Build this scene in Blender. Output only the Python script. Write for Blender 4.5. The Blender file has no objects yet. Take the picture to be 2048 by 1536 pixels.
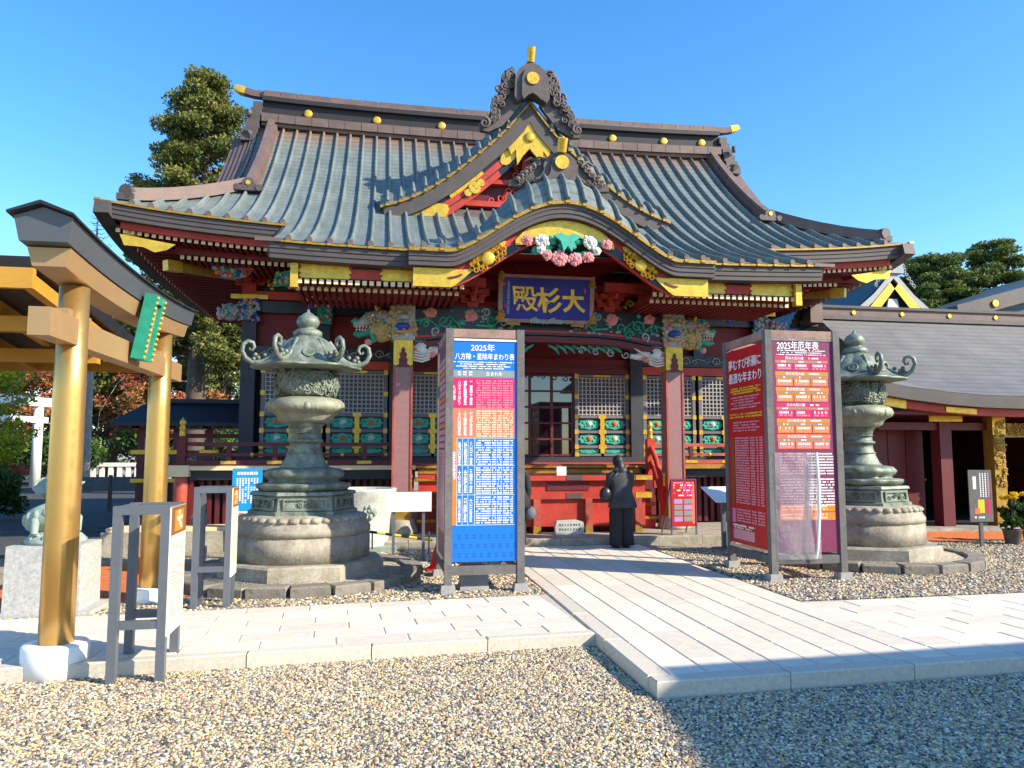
import bpy, bmesh, math, random
from mathutils import Vector, Matrix, noise
random.seed(7)
PI = math.pi
sc = bpy.context.scene
COL = sc.collection

# ------------------------------------------------------------------ camera, sky, sun, exposure
cam = bpy.data.objects.new('camera', bpy.data.cameras.new('camera'))
COL.objects.link(cam)
cam.location = (0, 0, 1.72)
cam.rotation_euler = (math.radians(90) + math.atan(137 / 1500), 0, math.radians(-10))
cam.data.sensor_width = 36
cam.data.lens = 1500 / 2048 * 36
cam.data.clip_end = 2000
sc.camera = cam

SUN_EL = math.radians(31)
SUN_AZ = math.atan2(0.865, -0.502)            # from +Y towards +X
SV = Vector((math.sin(SUN_AZ) * math.cos(SUN_EL), math.cos(SUN_AZ) * math.cos(SUN_EL), math.sin(SUN_EL)))
world = bpy.data.worlds.new('World'); sc.world = world; world.use_nodes = True
wn = world.node_tree.nodes; wl = world.node_tree.links
sky = wn.new('ShaderNodeTexSky'); sky.sky_type = 'NISHITA'; sky.sun_disc = False
sky.sun_elevation = SUN_EL; sky.sun_rotation = SUN_AZ
sky.air_density = 1.0; sky.dust_density = 0.25; sky.ozone_density = 3.0
bg = wn['Background']; bg.inputs['Strength'].default_value = 0.15
hs = wn.new('ShaderNodeHueSaturation'); hs.inputs['Saturation'].default_value = 1.28; hs.inputs['Value'].default_value = 1.2
wl.new(sky.outputs[0], hs.inputs['Color']); wl.new(hs.outputs[0], bg.inputs['Color'])
sun = bpy.data.objects.new('sun', bpy.data.lights.new('sun', 'SUN'))
COL.objects.link(sun)
sun.data.energy = 5.0; sun.data.angle = math.radians(0.5); sun.data.color = (1.0, 0.885, 0.70)
sun.location = SV * 40; sun.rotation_euler = SV.to_track_quat('Z', 'Y').to_euler()
sc.view_settings.view_transform = 'Standard'; sc.view_settings.look = 'None'
sc.view_settings.exposure = 0.88; sc.view_settings.gamma = 1
sc.view_settings.use_curve_mapping = False

# ------------------------------------------------------------------ materials
MATS = {}
def nodes_of(name):
    m = bpy.data.materials.new(name); m.use_nodes = True
    nt = m.node_tree; b = nt.nodes['Principled BSDF']
    MATS[name] = m
    return m, nt, nt.nodes, nt.links, b
def sock(b, k, v):
    if k in b.inputs: b.inputs[k].default_value = v
def rgba(c): return (c[0], c[1], c[2], 1)
def ramp(nd, stops, interp='LINEAR'):
    r = nd.new('ShaderNodeValToRGB'); r.color_ramp.interpolation = interp
    e = r.color_ramp.elements
    while len(e) < len(stops): e.new(0.5)
    for i, (p, c) in enumerate(stops):
        e[i].position = p; e[i].color = rgba(c)
    return r
def noise_n(nd, lk, co, scale, detail=4, rough=.6):
    n = nd.new('ShaderNodeTexNoise'); n.inputs['Scale'].default_value = scale
    n.inputs['Detail'].default_value = detail; n.inputs['Roughness'].default_value = rough
    lk.new(co, n.inputs['Vector']); return n
def bump_n(nd, lk, h, b, strength, dist=.02):
    bp = nd.new('ShaderNodeBump'); bp.inputs['Strength'].default_value = strength
    bp.inputs['Distance'].default_value = dist
    lk.new(h, bp.inputs['Height']); lk.new(bp.outputs[0], b.inputs['Normal']); return bp
def pm(name, col, rough=.6, metal=0., var=.18, scale=3., bump=0., bscale=40., col2=None, spec=.4, rnd=0., coat=0.):
    """paint, stone, metal: a colour that drifts with two noises, worn patches, fine relief"""
    m, nt, nd, lk, b = nodes_of(name)
    tc = nd.new('ShaderNodeTexCoord'); co = tc.outputs['Object']
    n1 = noise_n(nd, lk, co, scale, 5); n2 = noise_n(nd, lk, co, scale * 7, 3)
    lo = [c * (1 - var) for c in col]; hi = [min(1, c * (1 + var)) for c in (col2 or col)]
    r = ramp(nd, [(.3, lo), (.7, hi)])
    mx = nd.new('ShaderNodeMath'); mx.operation = 'MULTIPLY_ADD'
    mx.inputs[1].default_value = .35; lk.new(n2.outputs[0], mx.inputs[0])
    ml = nd.new('ShaderNodeMath'); ml.operation = 'MULTIPLY'; ml.inputs[1].default_value = .65
    lk.new(n1.outputs[0], ml.inputs[0]); lk.new(ml.outputs[0], mx.inputs[2])
    lk.new(mx.outputs[0], r.inputs[0]); out = r.outputs[0]
    if rnd:
        oi = nd.new('ShaderNodeObjectInfo')
        mr = nd.new('ShaderNodeMapRange'); mr.inputs[3].default_value = 1 - rnd; mr.inputs[4].default_value = 1 + rnd
        lk.new(oi.outputs['Random'], mr.inputs[0])
        vm = nd.new('ShaderNodeVectorMath'); vm.operation = 'SCALE'
        lk.new(out, vm.inputs[0]); lk.new(mr.outputs[0], vm.inputs['Scale']); out = vm.outputs[0]
    lk.new(out, b.inputs['Base Color'])
    rr = nd.new('ShaderNodeMapRange'); rr.inputs[3].default_value = max(.03, rough - .1); rr.inputs[4].default_value = min(1, rough + .12)
    lk.new(n2.outputs[0], rr.inputs[0]); lk.new(rr.outputs[0], b.inputs['Roughness'])
    sock(b, 'Metallic', metal); sock(b, 'Specular IOR Level', spec); sock(b, 'Coat Weight', coat)
    if bump:
        n3 = noise_n(nd, lk, co, bscale, 4); bump_n(nd, lk, n3.outputs[0], b, bump)
    return m

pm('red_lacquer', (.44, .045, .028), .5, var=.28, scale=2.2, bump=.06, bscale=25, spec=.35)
pm('deep_red', (.16, .007, .008), .55, var=.2, scale=2)  # red darkened, with the navy, to deepen the hall's shade in the colour
pm('maroon_lacquer', (.115, .013, .018), .5, var=.22, scale=3)
pm('faded_red_wood', (.30, .05, .035), .6, var=.35, scale=3, bump=.1, col2=(.42, .08, .05))
pm('gold_leaf', (.66, .41, .045), .36, .45, var=.30, scale=9, bump=.3, bscale=24, spec=.5)
pm('gold_dark', (.34, .20, .028), .45, .3, var=.4, scale=9, bump=.3, bscale=30)
pm('gold_paint', (.60, .36, .11), .34, .8, var=.03, scale=2, spec=.5)
pm('gold_paint_soft', (.42, .26, .12), .40, .35, var=.08, scale=2)
pm('yellow_beam', (.50, .25, .03), .5, .1, var=.15, scale=3)
pm('navy_lacquer', (.008, .012, .024), .42, var=.3, scale=2, spec=.5)
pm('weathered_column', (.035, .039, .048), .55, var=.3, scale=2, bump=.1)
pm('black_paint', (.010, .010, .012), .5, var=.2)
pm('eave_brown', (.072, .060, .057), .6, var=.22, scale=2.5, bump=.08, bscale=30)
pm('copper_brown', (.145, .098, .084), .55, .05, var=.28, scale=2.5, bump=.1, bscale=18, rnd=.12)
pm('ornament_brown', (.088, .070, .066), .55, var=.3, scale=6, bump=.25, bscale=22)
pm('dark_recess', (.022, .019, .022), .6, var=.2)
pm('cream_paint', (.72, .60, .36), .6, var=.08)
pm('white_paint', (.74, .72, .68), .6, var=.08)
pm('white_plastic', (.80, .80, .80), .4, var=.03)
pm('carve_white', (.62, .60, .55), .6, var=.22, scale=9)
pm('carve_grey', (.30, .33, .33), .6, var=.25, scale=9)
pm('carve_pink', (.62, .22, .22), .6, var=.2, scale=9)
pm('carve_green', (.015, .26, .17), .55, var=.25, scale=9)
pm('carve_teal', (.04, .36, .25), .55, var=.2, scale=9)
pm('carve_blue', (.02, .06, .36), .5, var=.25, scale=9)
pm('carve_orange', (.66, .17, .03), .55, var=.2, scale=9)
pm('carve_red', (.50, .03, .03), .55, var=.2, scale=9)
pm('carve_ochre', (.42, .30, .12), .6, var=.25, scale=9)
pm('plaque_blue', (.006, .010, .24), .4, var=.2, scale=5)
pm('lattice_paint', (.155, .145, .155), .5, var=.15, scale=5)
pm('lattice_back', (.105, .10, .11), .5, var=.2)
pm('lattice_white', (.36, .345, .34), .55, var=.15, scale=4)
pm('granite', (.40, .395, .375), .7, var=.4, scale=28, bump=.15, bscale=120)
pm('kerb_granite', (.54, .49, .40), .7, var=.22, scale=30, bump=.2, bscale=90, rnd=.06)
pm('slab_stone', (.64, .575, .475), .75, var=.16, scale=9, bump=.22, bscale=60, rnd=.10)
pm('mortar', (.43, .395, .34), .9, var=.2, scale=8)
pm('old_stone', (.27, .235, .175), .85, var=.42, scale=3.6, bump=.25, bscale=34, col2=(.33, .30, .24))
pm('kerb_old_stone', (.20, .18, .15), .85, var=.4, scale=5, bump=.6, bscale=20, rnd=.15)
pm('pale_stone', (.46, .47, .43), .75, var=.3, scale=5, bump=.4, bscale=30)
pm('green_stone', (.27, .34, .29), .7, var=.3, scale=7, bump=.3, bscale=30)
pm('bronze', (.080, .100, .080), .55, .3, var=.5, scale=6, bump=.35, bscale=26, col2=(.20, .235, .185))
pm('bronze_pale', (.25, .265, .19), .6, .15, var=.35, scale=6, bump=.4, bscale=28)
pm('weathered_wood', (.135, .128, .122), .8, var=.35, scale=5, bump=.3, bscale=45)
pm('top_wood', (.30, .19, .15), .8, var=.4, scale=5, bump=.3, bscale=45)
pm('steel_grey', (.135, .148, .170), .45, .3, var=.12, scale=3)
pm('kasagi_grey', (.105, .115, .128), .45, .35, var=.1, scale=2)
pm('roof_slate', (.020, .022, .030), .55, var=.3, scale=3)
pm('black_cloth', (.020, .020, .024), .85, var=.3, scale=12, bump=.3, bscale=60)
pm('charcoal_cloth', (.045, .046, .052), .85, var=.3, scale=10, bump=.3, bscale=50)
pm('grey_cloth', (.11, .12, .15), .85, var=.3, scale=10)
pm('teal_hair', (.016, .015, .017), .5, var=.3, scale=20)
pm('hair', (.015, .012, .011), .5, var=.3, scale=30)
pm('skin', (.52, .31, .22), .55, var=.08)
pm('bag_leather', (.016, .016, .019), .35, var=.2)
pm('red_plastic', (.60, .015, .02), .4, var=.1)
pm('car_paint', (.16, .01, .012), .2, .2, var=.05, coat=.6)
pm('tyre', (.02, .02, .02), .8)
pm('concrete', (.33, .32, .30), .85, var=.25, scale=6, bump=.3, bscale=50)
pm('asphalt', (.055, .056, .060), .9, var=.25, scale=3, bump=.3, bscale=80)
pm('red_gravel', (.60, .165, .045), .9, var=.35, scale=14, bump=.8, bscale=60)
pm('bark', (.10, .075, .055), .9, var=.4, scale=4, bump=.6, bscale=14)
pm('grey_bark', (.26, .24, .22), .9, var=.3, scale=5, bump=.4, bscale=18)
# flat print inks
INK = {'ink_white': (.85, .85, .86), 'ink_black': (.02, .02, .022), 'ink_blue': (.004, .15, .58), 'ink_blue_dark': (.003, .095, .38),
       'ink_magenta': (.62, .010, .11), 'ink_orange': (.82, .20, .02), 'ink_salmon': (.80, .17, .09), 'ink_purple': (.18, .030, .085),
       'ink_grey': (.22, .26, .25), 'ink_red': (.50, .008, .012), 'ink_yellow': (.80, .56, .02), 'ink_pink': (.70, .30, .36),
       'ink_cream': (.80, .74, .50), 'ink_cyan': (.01, .30, .66), 'ink_brown': (.20, .08, .02), 'ink_tan': (.32, .20, .12), 'ink_lilac': (.38, .26, .50)}
for k, c in INK.items(): pm(k, c, .45, var=.06, scale=6)

def mat_roof():
    m, nt, nd, lk, b = nodes_of('copper_patina')
    tc = nd.new('ShaderNodeTexCoord'); co = tc.outputs['Object']
    sep = nd.new('ShaderNodeSeparateXYZ'); lk.new(co, sep.inputs[0])
    n1 = noise_n(nd, lk, co, 1.3, 5); n2 = noise_n(nd, lk, co, 9, 4)
    mp = nd.new('ShaderNodeMapping'); mp.inputs['Scale'].default_value = (14, 1.2, 1.2); lk.new(co, mp.inputs[0])
    n3 = noise_n(nd, lk, mp.outputs[0], 1.0, 4)
    r1 = ramp(nd, [(.3, (.105, .130, .122)), (.5, (.160, .192, .180)), (.72, (.235, .265, .245))])
    ad = nd.new('ShaderNodeMath'); ad.operation = 'MULTIPLY_ADD'; ad.inputs[1].default_value = .5
    lk.new(n3.outputs[0], ad.inputs[0]); h = nd.new('ShaderNodeMath'); h.operation = 'MULTIPLY'; h.inputs[1].default_value = .5
    lk.new(n1.outputs[0], h.inputs[0]); lk.new(h.outputs[0], ad.inputs[2]); lk.new(ad.outputs[0], r1.inputs[0])
    # bare reddish copper where rain does not wash: upper courses under the ridge (attribute 'bare')
    at = nd.new('ShaderNodeAttribute'); at.attribute_name = 'bare'
    jm = nd.new('ShaderNodeMath'); jm.operation = 'MULTIPLY_ADD'; jm.inputs[1].default_value = .7; lk.new(n2.outputs[0], jm.inputs[0])
    sb = nd.new('ShaderNodeMath'); sb.operation = 'SUBTRACT'; sb.inputs[1].default_value = .35; lk.new(at.outputs['Fac'], sb.inputs[0])
    lk.new(sb.outputs[0], jm.inputs[2])
    rb = ramp(nd, [(.25, (0, 0, 0)), (.75, (1, 1, 1))]); lk.new(jm.outputs[0], rb.inputs[0])
    mx = nd.new('ShaderNodeMix'); mx.data_type = 'RGBA'
    lk.new(rb.outputs[0], mx.inputs[0]); lk.new(r1.outputs[0], mx.inputs[6]); mx.inputs[7].default_value = (.21, .145, .105, 1)
    sock(b, 'Roughness', .5); sock(b, 'Metallic', .12)
    # folded cross seams, a darker line along each
    wv = nd.new('ShaderNodeTexWave'); wv.bands_direction = 'Y'; wv.wave_profile = 'SAW'
    wv.inputs['Scale'].default_value = 1.9; wv.inputs['Distortion'].default_value = .15
    lk.new(co, wv.inputs['Vector']); bump_n(nd, lk, wv.outputs[1], b, .7, .03)
    rs2 = ramp(nd, [(0, (.62, .62, .62)), (.3, (1, 1, 1)), (1, (1.0, 1.0, 1.0))]); lk.new(wv.outputs[1], rs2.inputs[0])
    vm = nd.new('ShaderNodeVectorMath'); vm.operation = 'MULTIPLY'; lk.new(mx.outputs[2], vm.inputs[0]); lk.new(rs2.outputs[0], vm.inputs[1]); lk.new(vm.outputs[0], b.inputs['Base Color'])
mat_roof()

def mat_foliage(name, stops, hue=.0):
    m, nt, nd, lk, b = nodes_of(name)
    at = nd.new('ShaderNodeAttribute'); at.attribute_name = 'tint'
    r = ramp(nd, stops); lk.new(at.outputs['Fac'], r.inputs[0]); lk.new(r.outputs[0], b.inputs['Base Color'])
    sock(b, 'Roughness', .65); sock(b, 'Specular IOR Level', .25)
    tr = nd.new('ShaderNodeBsdfTranslucent'); lk.new(r.outputs[0], tr.inputs['Color'])
    ms = nd.new('ShaderNodeMixShader'); ms.inputs[0].default_value = .25
    lk.new(b.outputs[0], ms.inputs[1]); lk.new(tr.outputs[0], ms.inputs[2])
    lk.new(ms.outputs[0], nd['Material Output'].inputs['Surface'])
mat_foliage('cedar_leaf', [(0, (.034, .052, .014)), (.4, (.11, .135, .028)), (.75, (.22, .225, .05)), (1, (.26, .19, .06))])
mat_foliage('pine_leaf', [(0, (.030, .055, .016)), (.5, (.11, .155, .036)), (1, (.21, .24, .06))])
mat_foliage('maple_leaf', [(0, (.10, .10, .03)), (.35, (.26, .16, .05)), (.65, (.48, .15, .06)), (1, (.58, .11, .06))])
mat_foliage('ginkgo_leaf', [(0, (.16, .22, .02)), (.5, (.42, .42, .02)), (1, (.68, .48, .02))])
mat_foliage('shrub_leaf', [(0, (.014, .04, .010)), (.6, (.05, .11, .02)), (1, (.12, .19, .03))])
mat_foliage('brown_leaf', [(0, (.09, .06, .045)), (.5, (.18, .12, .085)), (1, (.27, .15, .10))])
mat_foliage('mum_flower', [(0, (.70, .40, .01)), (1, (.85, .62, .02))])

def mat_gravel():
    m, nt, nd, lk, b = nodes_of('gravel')
    tc = nd.new('ShaderNodeTexCoord'); co = tc.outputs['Object']
    v = nd.new('ShaderNodeTexVoronoi'); v.inputs['Scale'].default_value = 38; lk.new(co, v.inputs['Vector'])
    r = ramp(nd, [(0, (.11, .095, .075)), (.3, (.30, .25, .17)), (.55, (.44, .36, .24)), (.75, (.32, .29, .25)), (1, (.60, .54, .42))])
    sp = nd.new('ShaderNodeSeparateColor'); lk.new(v.outputs['Color'], sp.inputs[0]); lk.new(sp.outputs[0], r.inputs[0])
    n = noise_n(nd, lk, co, 1.2, 4)
    mr = nd.new('ShaderNodeMapRange'); mr.inputs[3].default_value = .7; mr.inputs[4].default_value = 1.2; lk.new(n.outputs[0], mr.inputs[0])
    vm = nd.new('ShaderNodeVectorMath'); vm.operation = 'SCALE'; lk.new(r.outputs[0], vm.inputs[0]); lk.new(mr.outputs[0], vm.inputs['Scale'])
    lk.new(vm.outputs[0], b.inputs['Base Color']); sock(b, 'Roughness', .9)
    bump_n(nd, lk, v.outputs['Distance'], b, 1.0, .02).invert = True
mat_gravel()
def mat_pebble():
    m, nt, nd, lk, b = nodes_of('pebble')
    at = nd.new('ShaderNodeAttribute'); at.attribute_type = 'INSTANCER'; at.attribute_name = 'tone'
    r = ramp(nd, [(0, (.06, .06, .065)), (.14, (.17, .155, .14)), (.30, (.36, .28, .17)), (.46, (.58, .46, .25)), (.62, (.44, .385, .30)),
                  (.75, (.70, .58, .37)), (.84, (.64, .40, .12)), (.90, (.36, .19, .11)), (.95, (.72, .67, .58))], 'CONSTANT')
    lk.new(at.outputs['Fac'], r.inputs[0])
    tc = nd.new('ShaderNodeTexCoord'); n = noise_n(nd, lk, tc.outputs['Object'], 2.5, 3)
    mr = nd.new('ShaderNodeMapRange'); mr.inputs[3].default_value = .75; mr.inputs[4].default_value = 1.25; lk.new(n.outputs[0], mr.inputs[0])
    vm = nd.new('ShaderNodeVectorMath'); vm.operation = 'SCALE'; lk.new(r.outputs[0], vm.inputs[0]); lk.new(mr.outputs[0], vm.inputs['Scale'])
    lk.new(vm.outputs[0], b.inputs['Base Color']); sock(b, 'Roughness', .7)
mat_pebble()
def mat_glass(name, col, rough=.04, alpha=1.):
    m, nt, nd, lk, b = nodes_of(name)
    b.inputs['Base Color'].default_value = rgba(col); sock(b, 'Roughness', rough); sock(b, 'Specular IOR Level', 1.0)
    sock(b, 'Alpha', alpha); sock(b, 'Coat Weight', .5); return nd, lk, b
mat_glass('dark_glass', (.008, .009, .010), .02)
nd, lk, b = mat_glass('plastic_film', (.50, .50, .53), .10, .34)
tc = nd.new('ShaderNodeTexCoord'); bump_n(nd, lk, noise_n(nd, lk, tc.outputs['Object'], 4, 2).outputs[0], b, .6, .08)
def mat_shingle(name, col, sc_, axis='Z', dist=.25):
    m, nt, nd, lk, b = nodes_of(name)
    tc = nd.new('ShaderNodeTexCoord'); co = tc.outputs['Object']
    n1 = noise_n(nd, lk, co, 1.5, 5)
    r = ramp(nd, [(.3, [c * .78 for c in col]), (.7, [c * 1.2 for c in col])]); lk.new(n1.outputs[0], r.inputs[0])
    wv = nd.new('ShaderNodeTexWave'); wv.bands_direction = axis; wv.wave_profile = 'SAW'; wv.inputs['Scale'].default_value = sc_
    wv.inputs['Distortion'].default_value = dist; lk.new(co, wv.inputs['Vector'])
    rr = ramp(nd, [(0, (.55, .55, .55)), (.25, (1, 1, 1)), (1, (1, 1, 1))]); lk.new(wv.outputs[1], rr.inputs[0])
    vm = nd.new('ShaderNodeVectorMath'); vm.operation = 'MULTIPLY'; lk.new(r.outputs[0], vm.inputs[0]); lk.new(rr.outputs[0], vm.inputs[1])
    lk.new(vm.outputs[0], b.inputs['Base Color']); sock(b, 'Roughness', .6); bump_n(nd, lk, wv.outputs[1], b, .5, .03)
mat_shingle('grey_shingle', (.150, .140, .132), 2.4)
mat_shingle('blue_shingle', (.045, .085, .115), 2.0)
mat_shingle('ceiling_boards', (.055, .040, .028), 2.0, 'X')
def mat_pattern():     # the porch columns' incised diaper
    m, nt, nd, lk, b = nodes_of('column_diaper')
    tc = nd.new('ShaderNodeTexCoord'); co = tc.outputs['Object']
    br = nd.new('ShaderNodeTexBrick'); br.inputs['Scale'].default_value = 12; br.inputs['Mortar Size'].default_value = .035
    br.inputs['Color1'].default_value = (.22, .085, .085, 1); br.inputs['Color2'].default_value = (.18, .065, .07, 1); br.inputs['Mortar'].default_value = (.40, .23, .21, 1)
    mp = nd.new('ShaderNodeMapping'); mp.inputs['Rotation'].default_value = (PI / 2, 0, 0); lk.new(co, mp.inputs[0]); lk.new(mp.outputs[0], br.inputs['Vector'])
    lk.new(br.outputs[0], b.inputs['Base Color']); sock(b, 'Roughness', .55)
mat_pattern()

# ------------------------------------------------------------------ mesh helper
class M:
    def __init__(s): s.v = []; s.f = []; s.m = []; s.sm = []; s.mi = 0; s.smooth = False
    def add(s, vs, fs, mi=None, smooth=None):
        o = len(s.v); s.v += [tuple(p) for p in vs]
        for f in fs:
            s.f.append(tuple(i + o for i in f)); s.m.append(s.mi if mi is None else mi); s.sm.append(s.smooth if smooth is None else smooth)
        return s
    def box(s, c, d, rz=0., mi=None, rx=0., ry=0., taper=1.):
        a, b_, h = d[0] / 2, d[1] / 2, d[2] / 2
        vs = [Vector((x * a * (taper if z > 0 else 1), y * b_ * (taper if z > 0 else 1), z * h)) for z in (-1, 1) for x, y in ((-1, -1), (1, -1), (1, 1), (-1, 1))]
        if rz or rx or ry:
            R = Matrix.Rotation(rz, 3, 'Z') @ Matrix.Rotation(ry, 3, 'Y') @ Matrix.Rotation(rx, 3, 'X'); vs = [R @ p for p in vs]
        return s.add([p + Vector(c) for p in vs], [(0, 3, 2, 1), (4, 5, 6, 7), (0, 1, 5, 4), (1, 2, 6, 5), (2, 3, 7, 6), (3, 0, 4, 7)], mi, False)
    def b2(s, x0, x1, y0, y1, z0, z1, mi=None): return s.box(((x0 + x1) / 2, (y0 + y1) / 2, (z0 + z1) / 2), (x1 - x0, y1 - y0, z1 - z0), mi=mi)
    def quad(s, a, b_, c, d, mi=None): return s.add([a, b_, c, d], [(0, 1, 2, 3)], mi)
    def tube(s, pts, rad, n=8, mi=None, cap=True, smooth=True, flat=1.):
        pts = [Vector(p) for p in pts]; k = len(pts)
        rad = [rad] * k if not hasattr(rad, '__len__') else rad
        vs = []; up = None
        for i, p in enumerate(pts):
            t = (pts[min(i + 1, k - 1)] - pts[max(i - 1, 0)])
            t = t.normalized() if t.length > 1e-9 else Vector((0, 0, 1))
            if up is None: up = Vector((0, 0, 1)) if abs(t.z) < .9 else Vector((1, 0, 0))
            a = t.cross(up); a = a.normalized() if a.length > 1e-6 else Vector((1, 0, 0)); b_ = a.cross(t).normalized(); up = b_
            for j in range(n):
                th = 2 * PI * j / n; vs.append(p + a * math.cos(th) * rad[i] + b_ * math.sin(th) * rad[i] * flat)
        fs = [(i * n + j, i * n + (j + 1) % n, (i + 1) * n + (j + 1) % n, (i + 1) * n + j) for i in range(k - 1) for j in range(n)]
        s.add(vs, fs, mi, smooth)
        if cap:
            s.add(vs[:n], [tuple(range(n))], mi, False); s.add(vs[-n:], [tuple(range(n - 1, -1, -1))], mi, False)
        return s
    def path(s, pts, w, h, mi=None, z0=0.):
        """rectangular section swept along a path, side axis kept level; z0 = bottom offset"""
        pts = [Vector(p) for p in pts]; k = len(pts); vs = []
        w = [w] * k if not hasattr(w, '__len__') else w; h = [h] * k if not hasattr(h, '__len__') else h
        for i, p in enumerate(pts):
            t = pts[min(i + 1, k - 1)] - pts[max(i - 1, 0)]; t.normalize()
            sd = Vector((t.y, -t.x, 0)); sd = sd.normalized() if sd.length > 1e-6 else Vector((1, 0, 0)); nn = sd.cross(t).normalized()
            if nn.z < 0: nn = -nn
            for a, b_ in ((-1, 0), (1, 0), (1, 1), (-1, 1)): vs.append(p + sd * a * w[i] / 2 + nn * (z0 + b_ * h[i]))
        fs = [(i * 4 + j, i * 4 + (j + 1) % 4, i * 4 + 4 + (j + 1) % 4, i * 4 + 4 + j) for i in range(k - 1) for j in range(4)]
        fs += [(3, 2, 1, 0), tuple(4 * (k - 1) + j for j in range(4))]
        return s.add(vs, fs, mi, False)
    def ribbon(s, pts, y0, y1, z0, z1, mi=None):
        """box section swept along points, section offsets fixed in y and z"""
        vs = []; k = len(pts)
        for p in pts:
            for y, z in ((y0, z0), (y1, z0), (y1, z1), (y0, z1)): vs.append((p[0], p[1] + y, p[2] + z))
        fs = [(i * 4 + j, i * 4 + 4 + j, i * 4 + 4 + (j + 1) % 4, i * 4 + (j + 1) % 4) for i in range(k - 1) for j in range(4)]
        fs += [(0, 1, 2, 3), tuple(4 * (k - 1) + j for j in (3, 2, 1, 0))]
        return s.add(vs, fs, mi, False)
    def lathe(s, prof, n=24, c=(0, 0, 0), mi=None, lobes=0, amp=0., smooth=True, ph=0., cap=True):
        vs = []; k = len(prof)
        for r, z in prof:
            for j in range(n):
                th = 2 * PI * j / n + ph; rr = r * (1 + amp * abs(math.cos(th * lobes / 2))) if lobes else r
                vs.append((c[0] + rr * math.cos(th), c[1] + rr * math.sin(th), c[2] + z))
        fs = [(i * n + j, i * n + (j + 1) % n, (i + 1) * n + (j + 1) % n, (i + 1) * n + j) for i in range(k - 1) for j in range(n)]
        if cap: fs += [tuple(range(n - 1, -1, -1)), tuple((k - 1) * n + j for j in range(n))]
        return s.add(vs, fs, mi, smooth)
    def ball(s, c, r, n=8, mi=None, sx=1., sy=1., sz=1.):
        k = max(4, n // 2); vs = [(c[0], c[1], c[2] - r * sz)]
        for i in range(1, k):
            ph = -PI / 2 + PI * i / k
            for j in range(n):
                th = 2 * PI * j / n
                vs.append((c[0] + r * sx * math.cos(ph) * math.cos(th), c[1] + r * sy * math.cos(ph) * math.sin(th), c[2] + r * sz * math.sin(ph)))
        vs.append((c[0], c[1], c[2] + r * sz)); L = len(vs) - 1
        fs = [(0, 1 + (j + 1) % n, 1 + j) for j in range(n)]
        fs += [(1 + i * n + j, 1 + i * n + (j + 1) % n, 1 + (i + 1) * n + (j + 1) % n, 1 + (i + 1) * n + j) for i in range(k - 2) for j in range(n)]
        fs += [(1 + (k - 2) * n + j, 1 + (k - 2) * n + (j + 1) % n, L) for j in range(n)]
        return s.add(vs, fs, mi, True)
    def prism(s, poly, y0, y1, mi=None):
        """polygon in the xz plane given as (x, z), extruded from y0 (front) to y1"""
        n = len(poly); vs = [(x, y0, z) for x, z in poly] + [(x, y1, z) for x, z in poly]
        fs = [tuple(range(n)), tuple(range(2 * n - 1, n - 1, -1))] + [(j, n + j, n + (j + 1) % n, (j + 1) % n) for j in range(n)]
        return s.add(vs, fs, mi, False)
    def disc(s, c, r, y0, n=14, mi=None, th=.02):
        return s.prism([(c[0] + r * math.cos(2 * PI * i / n), c[1] + r * math.sin(2 * PI * i / n)) for i in range(n)], y0, y0 + th, mi)
    def spiral(s, c, r, y, turns=1.4, w=.02, mi=None, a0=0., sgn=1, n=14, thick=1.):
        pts = []; rr = []
        for i in range(n + 1):
            t = i / n; a = a0 + sgn * turns * 2 * PI * t; q = r * (1 - .82 * t)
            pts.append((c[0] + q * math.cos(a), y, c[1] + q * math.sin(a))); rr.append(w * (1 - .5 * t))
        return s.tube(pts, rr, 5, mi)
    def flower(s, c, r, y, mi, mc=None, petals=7, rows=2):
        rq = random.Random(int(abs(c[0] * 991 + c[1] * 577)))
        for k in range(rows + 1):
            q = r * (1 - .30 * k); n = petals + 3 - k
            for i in range(n):
                a = 2 * PI * (i + .5 * k + rq.uniform(-.2, .2)) / n; w = rq.uniform(.5, .72)
                s.ball((c[0] + q * w * math.cos(a), y - .014 * k, c[1] + q * w * .9 * math.sin(a)), q * rq.uniform(.20, .30), 6, mi, sy=.6)
        s.ball((c[0], y - .012 * rows, c[1]), r * .2, 6, mi, sy=.6)
        return s
    def mesh(s, name, mats, off=(0, 0, 0), attrs=None):
        me = bpy.data.meshes.new(name)
        me.from_pydata([(v[0] + off[0], v[1] + off[1], v[2] + off[2]) for v in s.v], [], s.f)
        for mt in (mats if isinstance(mats, (list, tuple)) else [mats]): me.materials.append(MATS[mt])
        me.polygons.foreach_set('material_index', s.m); me.polygons.foreach_set('use_smooth', s.sm)
        if attrs:
            for k, vals in attrs.items():
                a = me.attributes.new(k, 'FLOAT', 'POINT'); a.data.foreach_set('value', vals)
        me.update(); return me
def link(name, me, parent=None, loc=(0, 0, 0), rz=0., **kw):
    o = bpy.data.objects.new(name, me); COL.objects.link(o); o.location = loc
    if rz: o.rotation_euler = (0, 0, rz)
    if parent is not None: o.parent = parent
    for k, v in kw.items(): o[k] = v
    return o
def mk(name, mb, mats, parent=None, loc=(0, 0, 0), rz=0., off=(0, 0, 0), attrs=None, **kw):
    return link(name, mb.mesh(name, mats, off, attrs), parent, loc, rz, **kw)
def thing(name, label, cat, loc=(0, 0, 0), rz=0., group=None):
    o = link(name, None, None, loc, rz, label=label, category=cat)
    if group: o['group'] = group
    return o
YZ = .10                                    # level of the yard behind the paths: flush with the paving
def settle(o, k=(1.72 - YZ) / 1.72):
    """positions were first worked out for ground level 0; set a thing on the yard instead"""
    o.location = (o.location.x * k, o.location.y * k, YZ); o.scale = tuple(s_ * k for s_ in o.scale); return o
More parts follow.
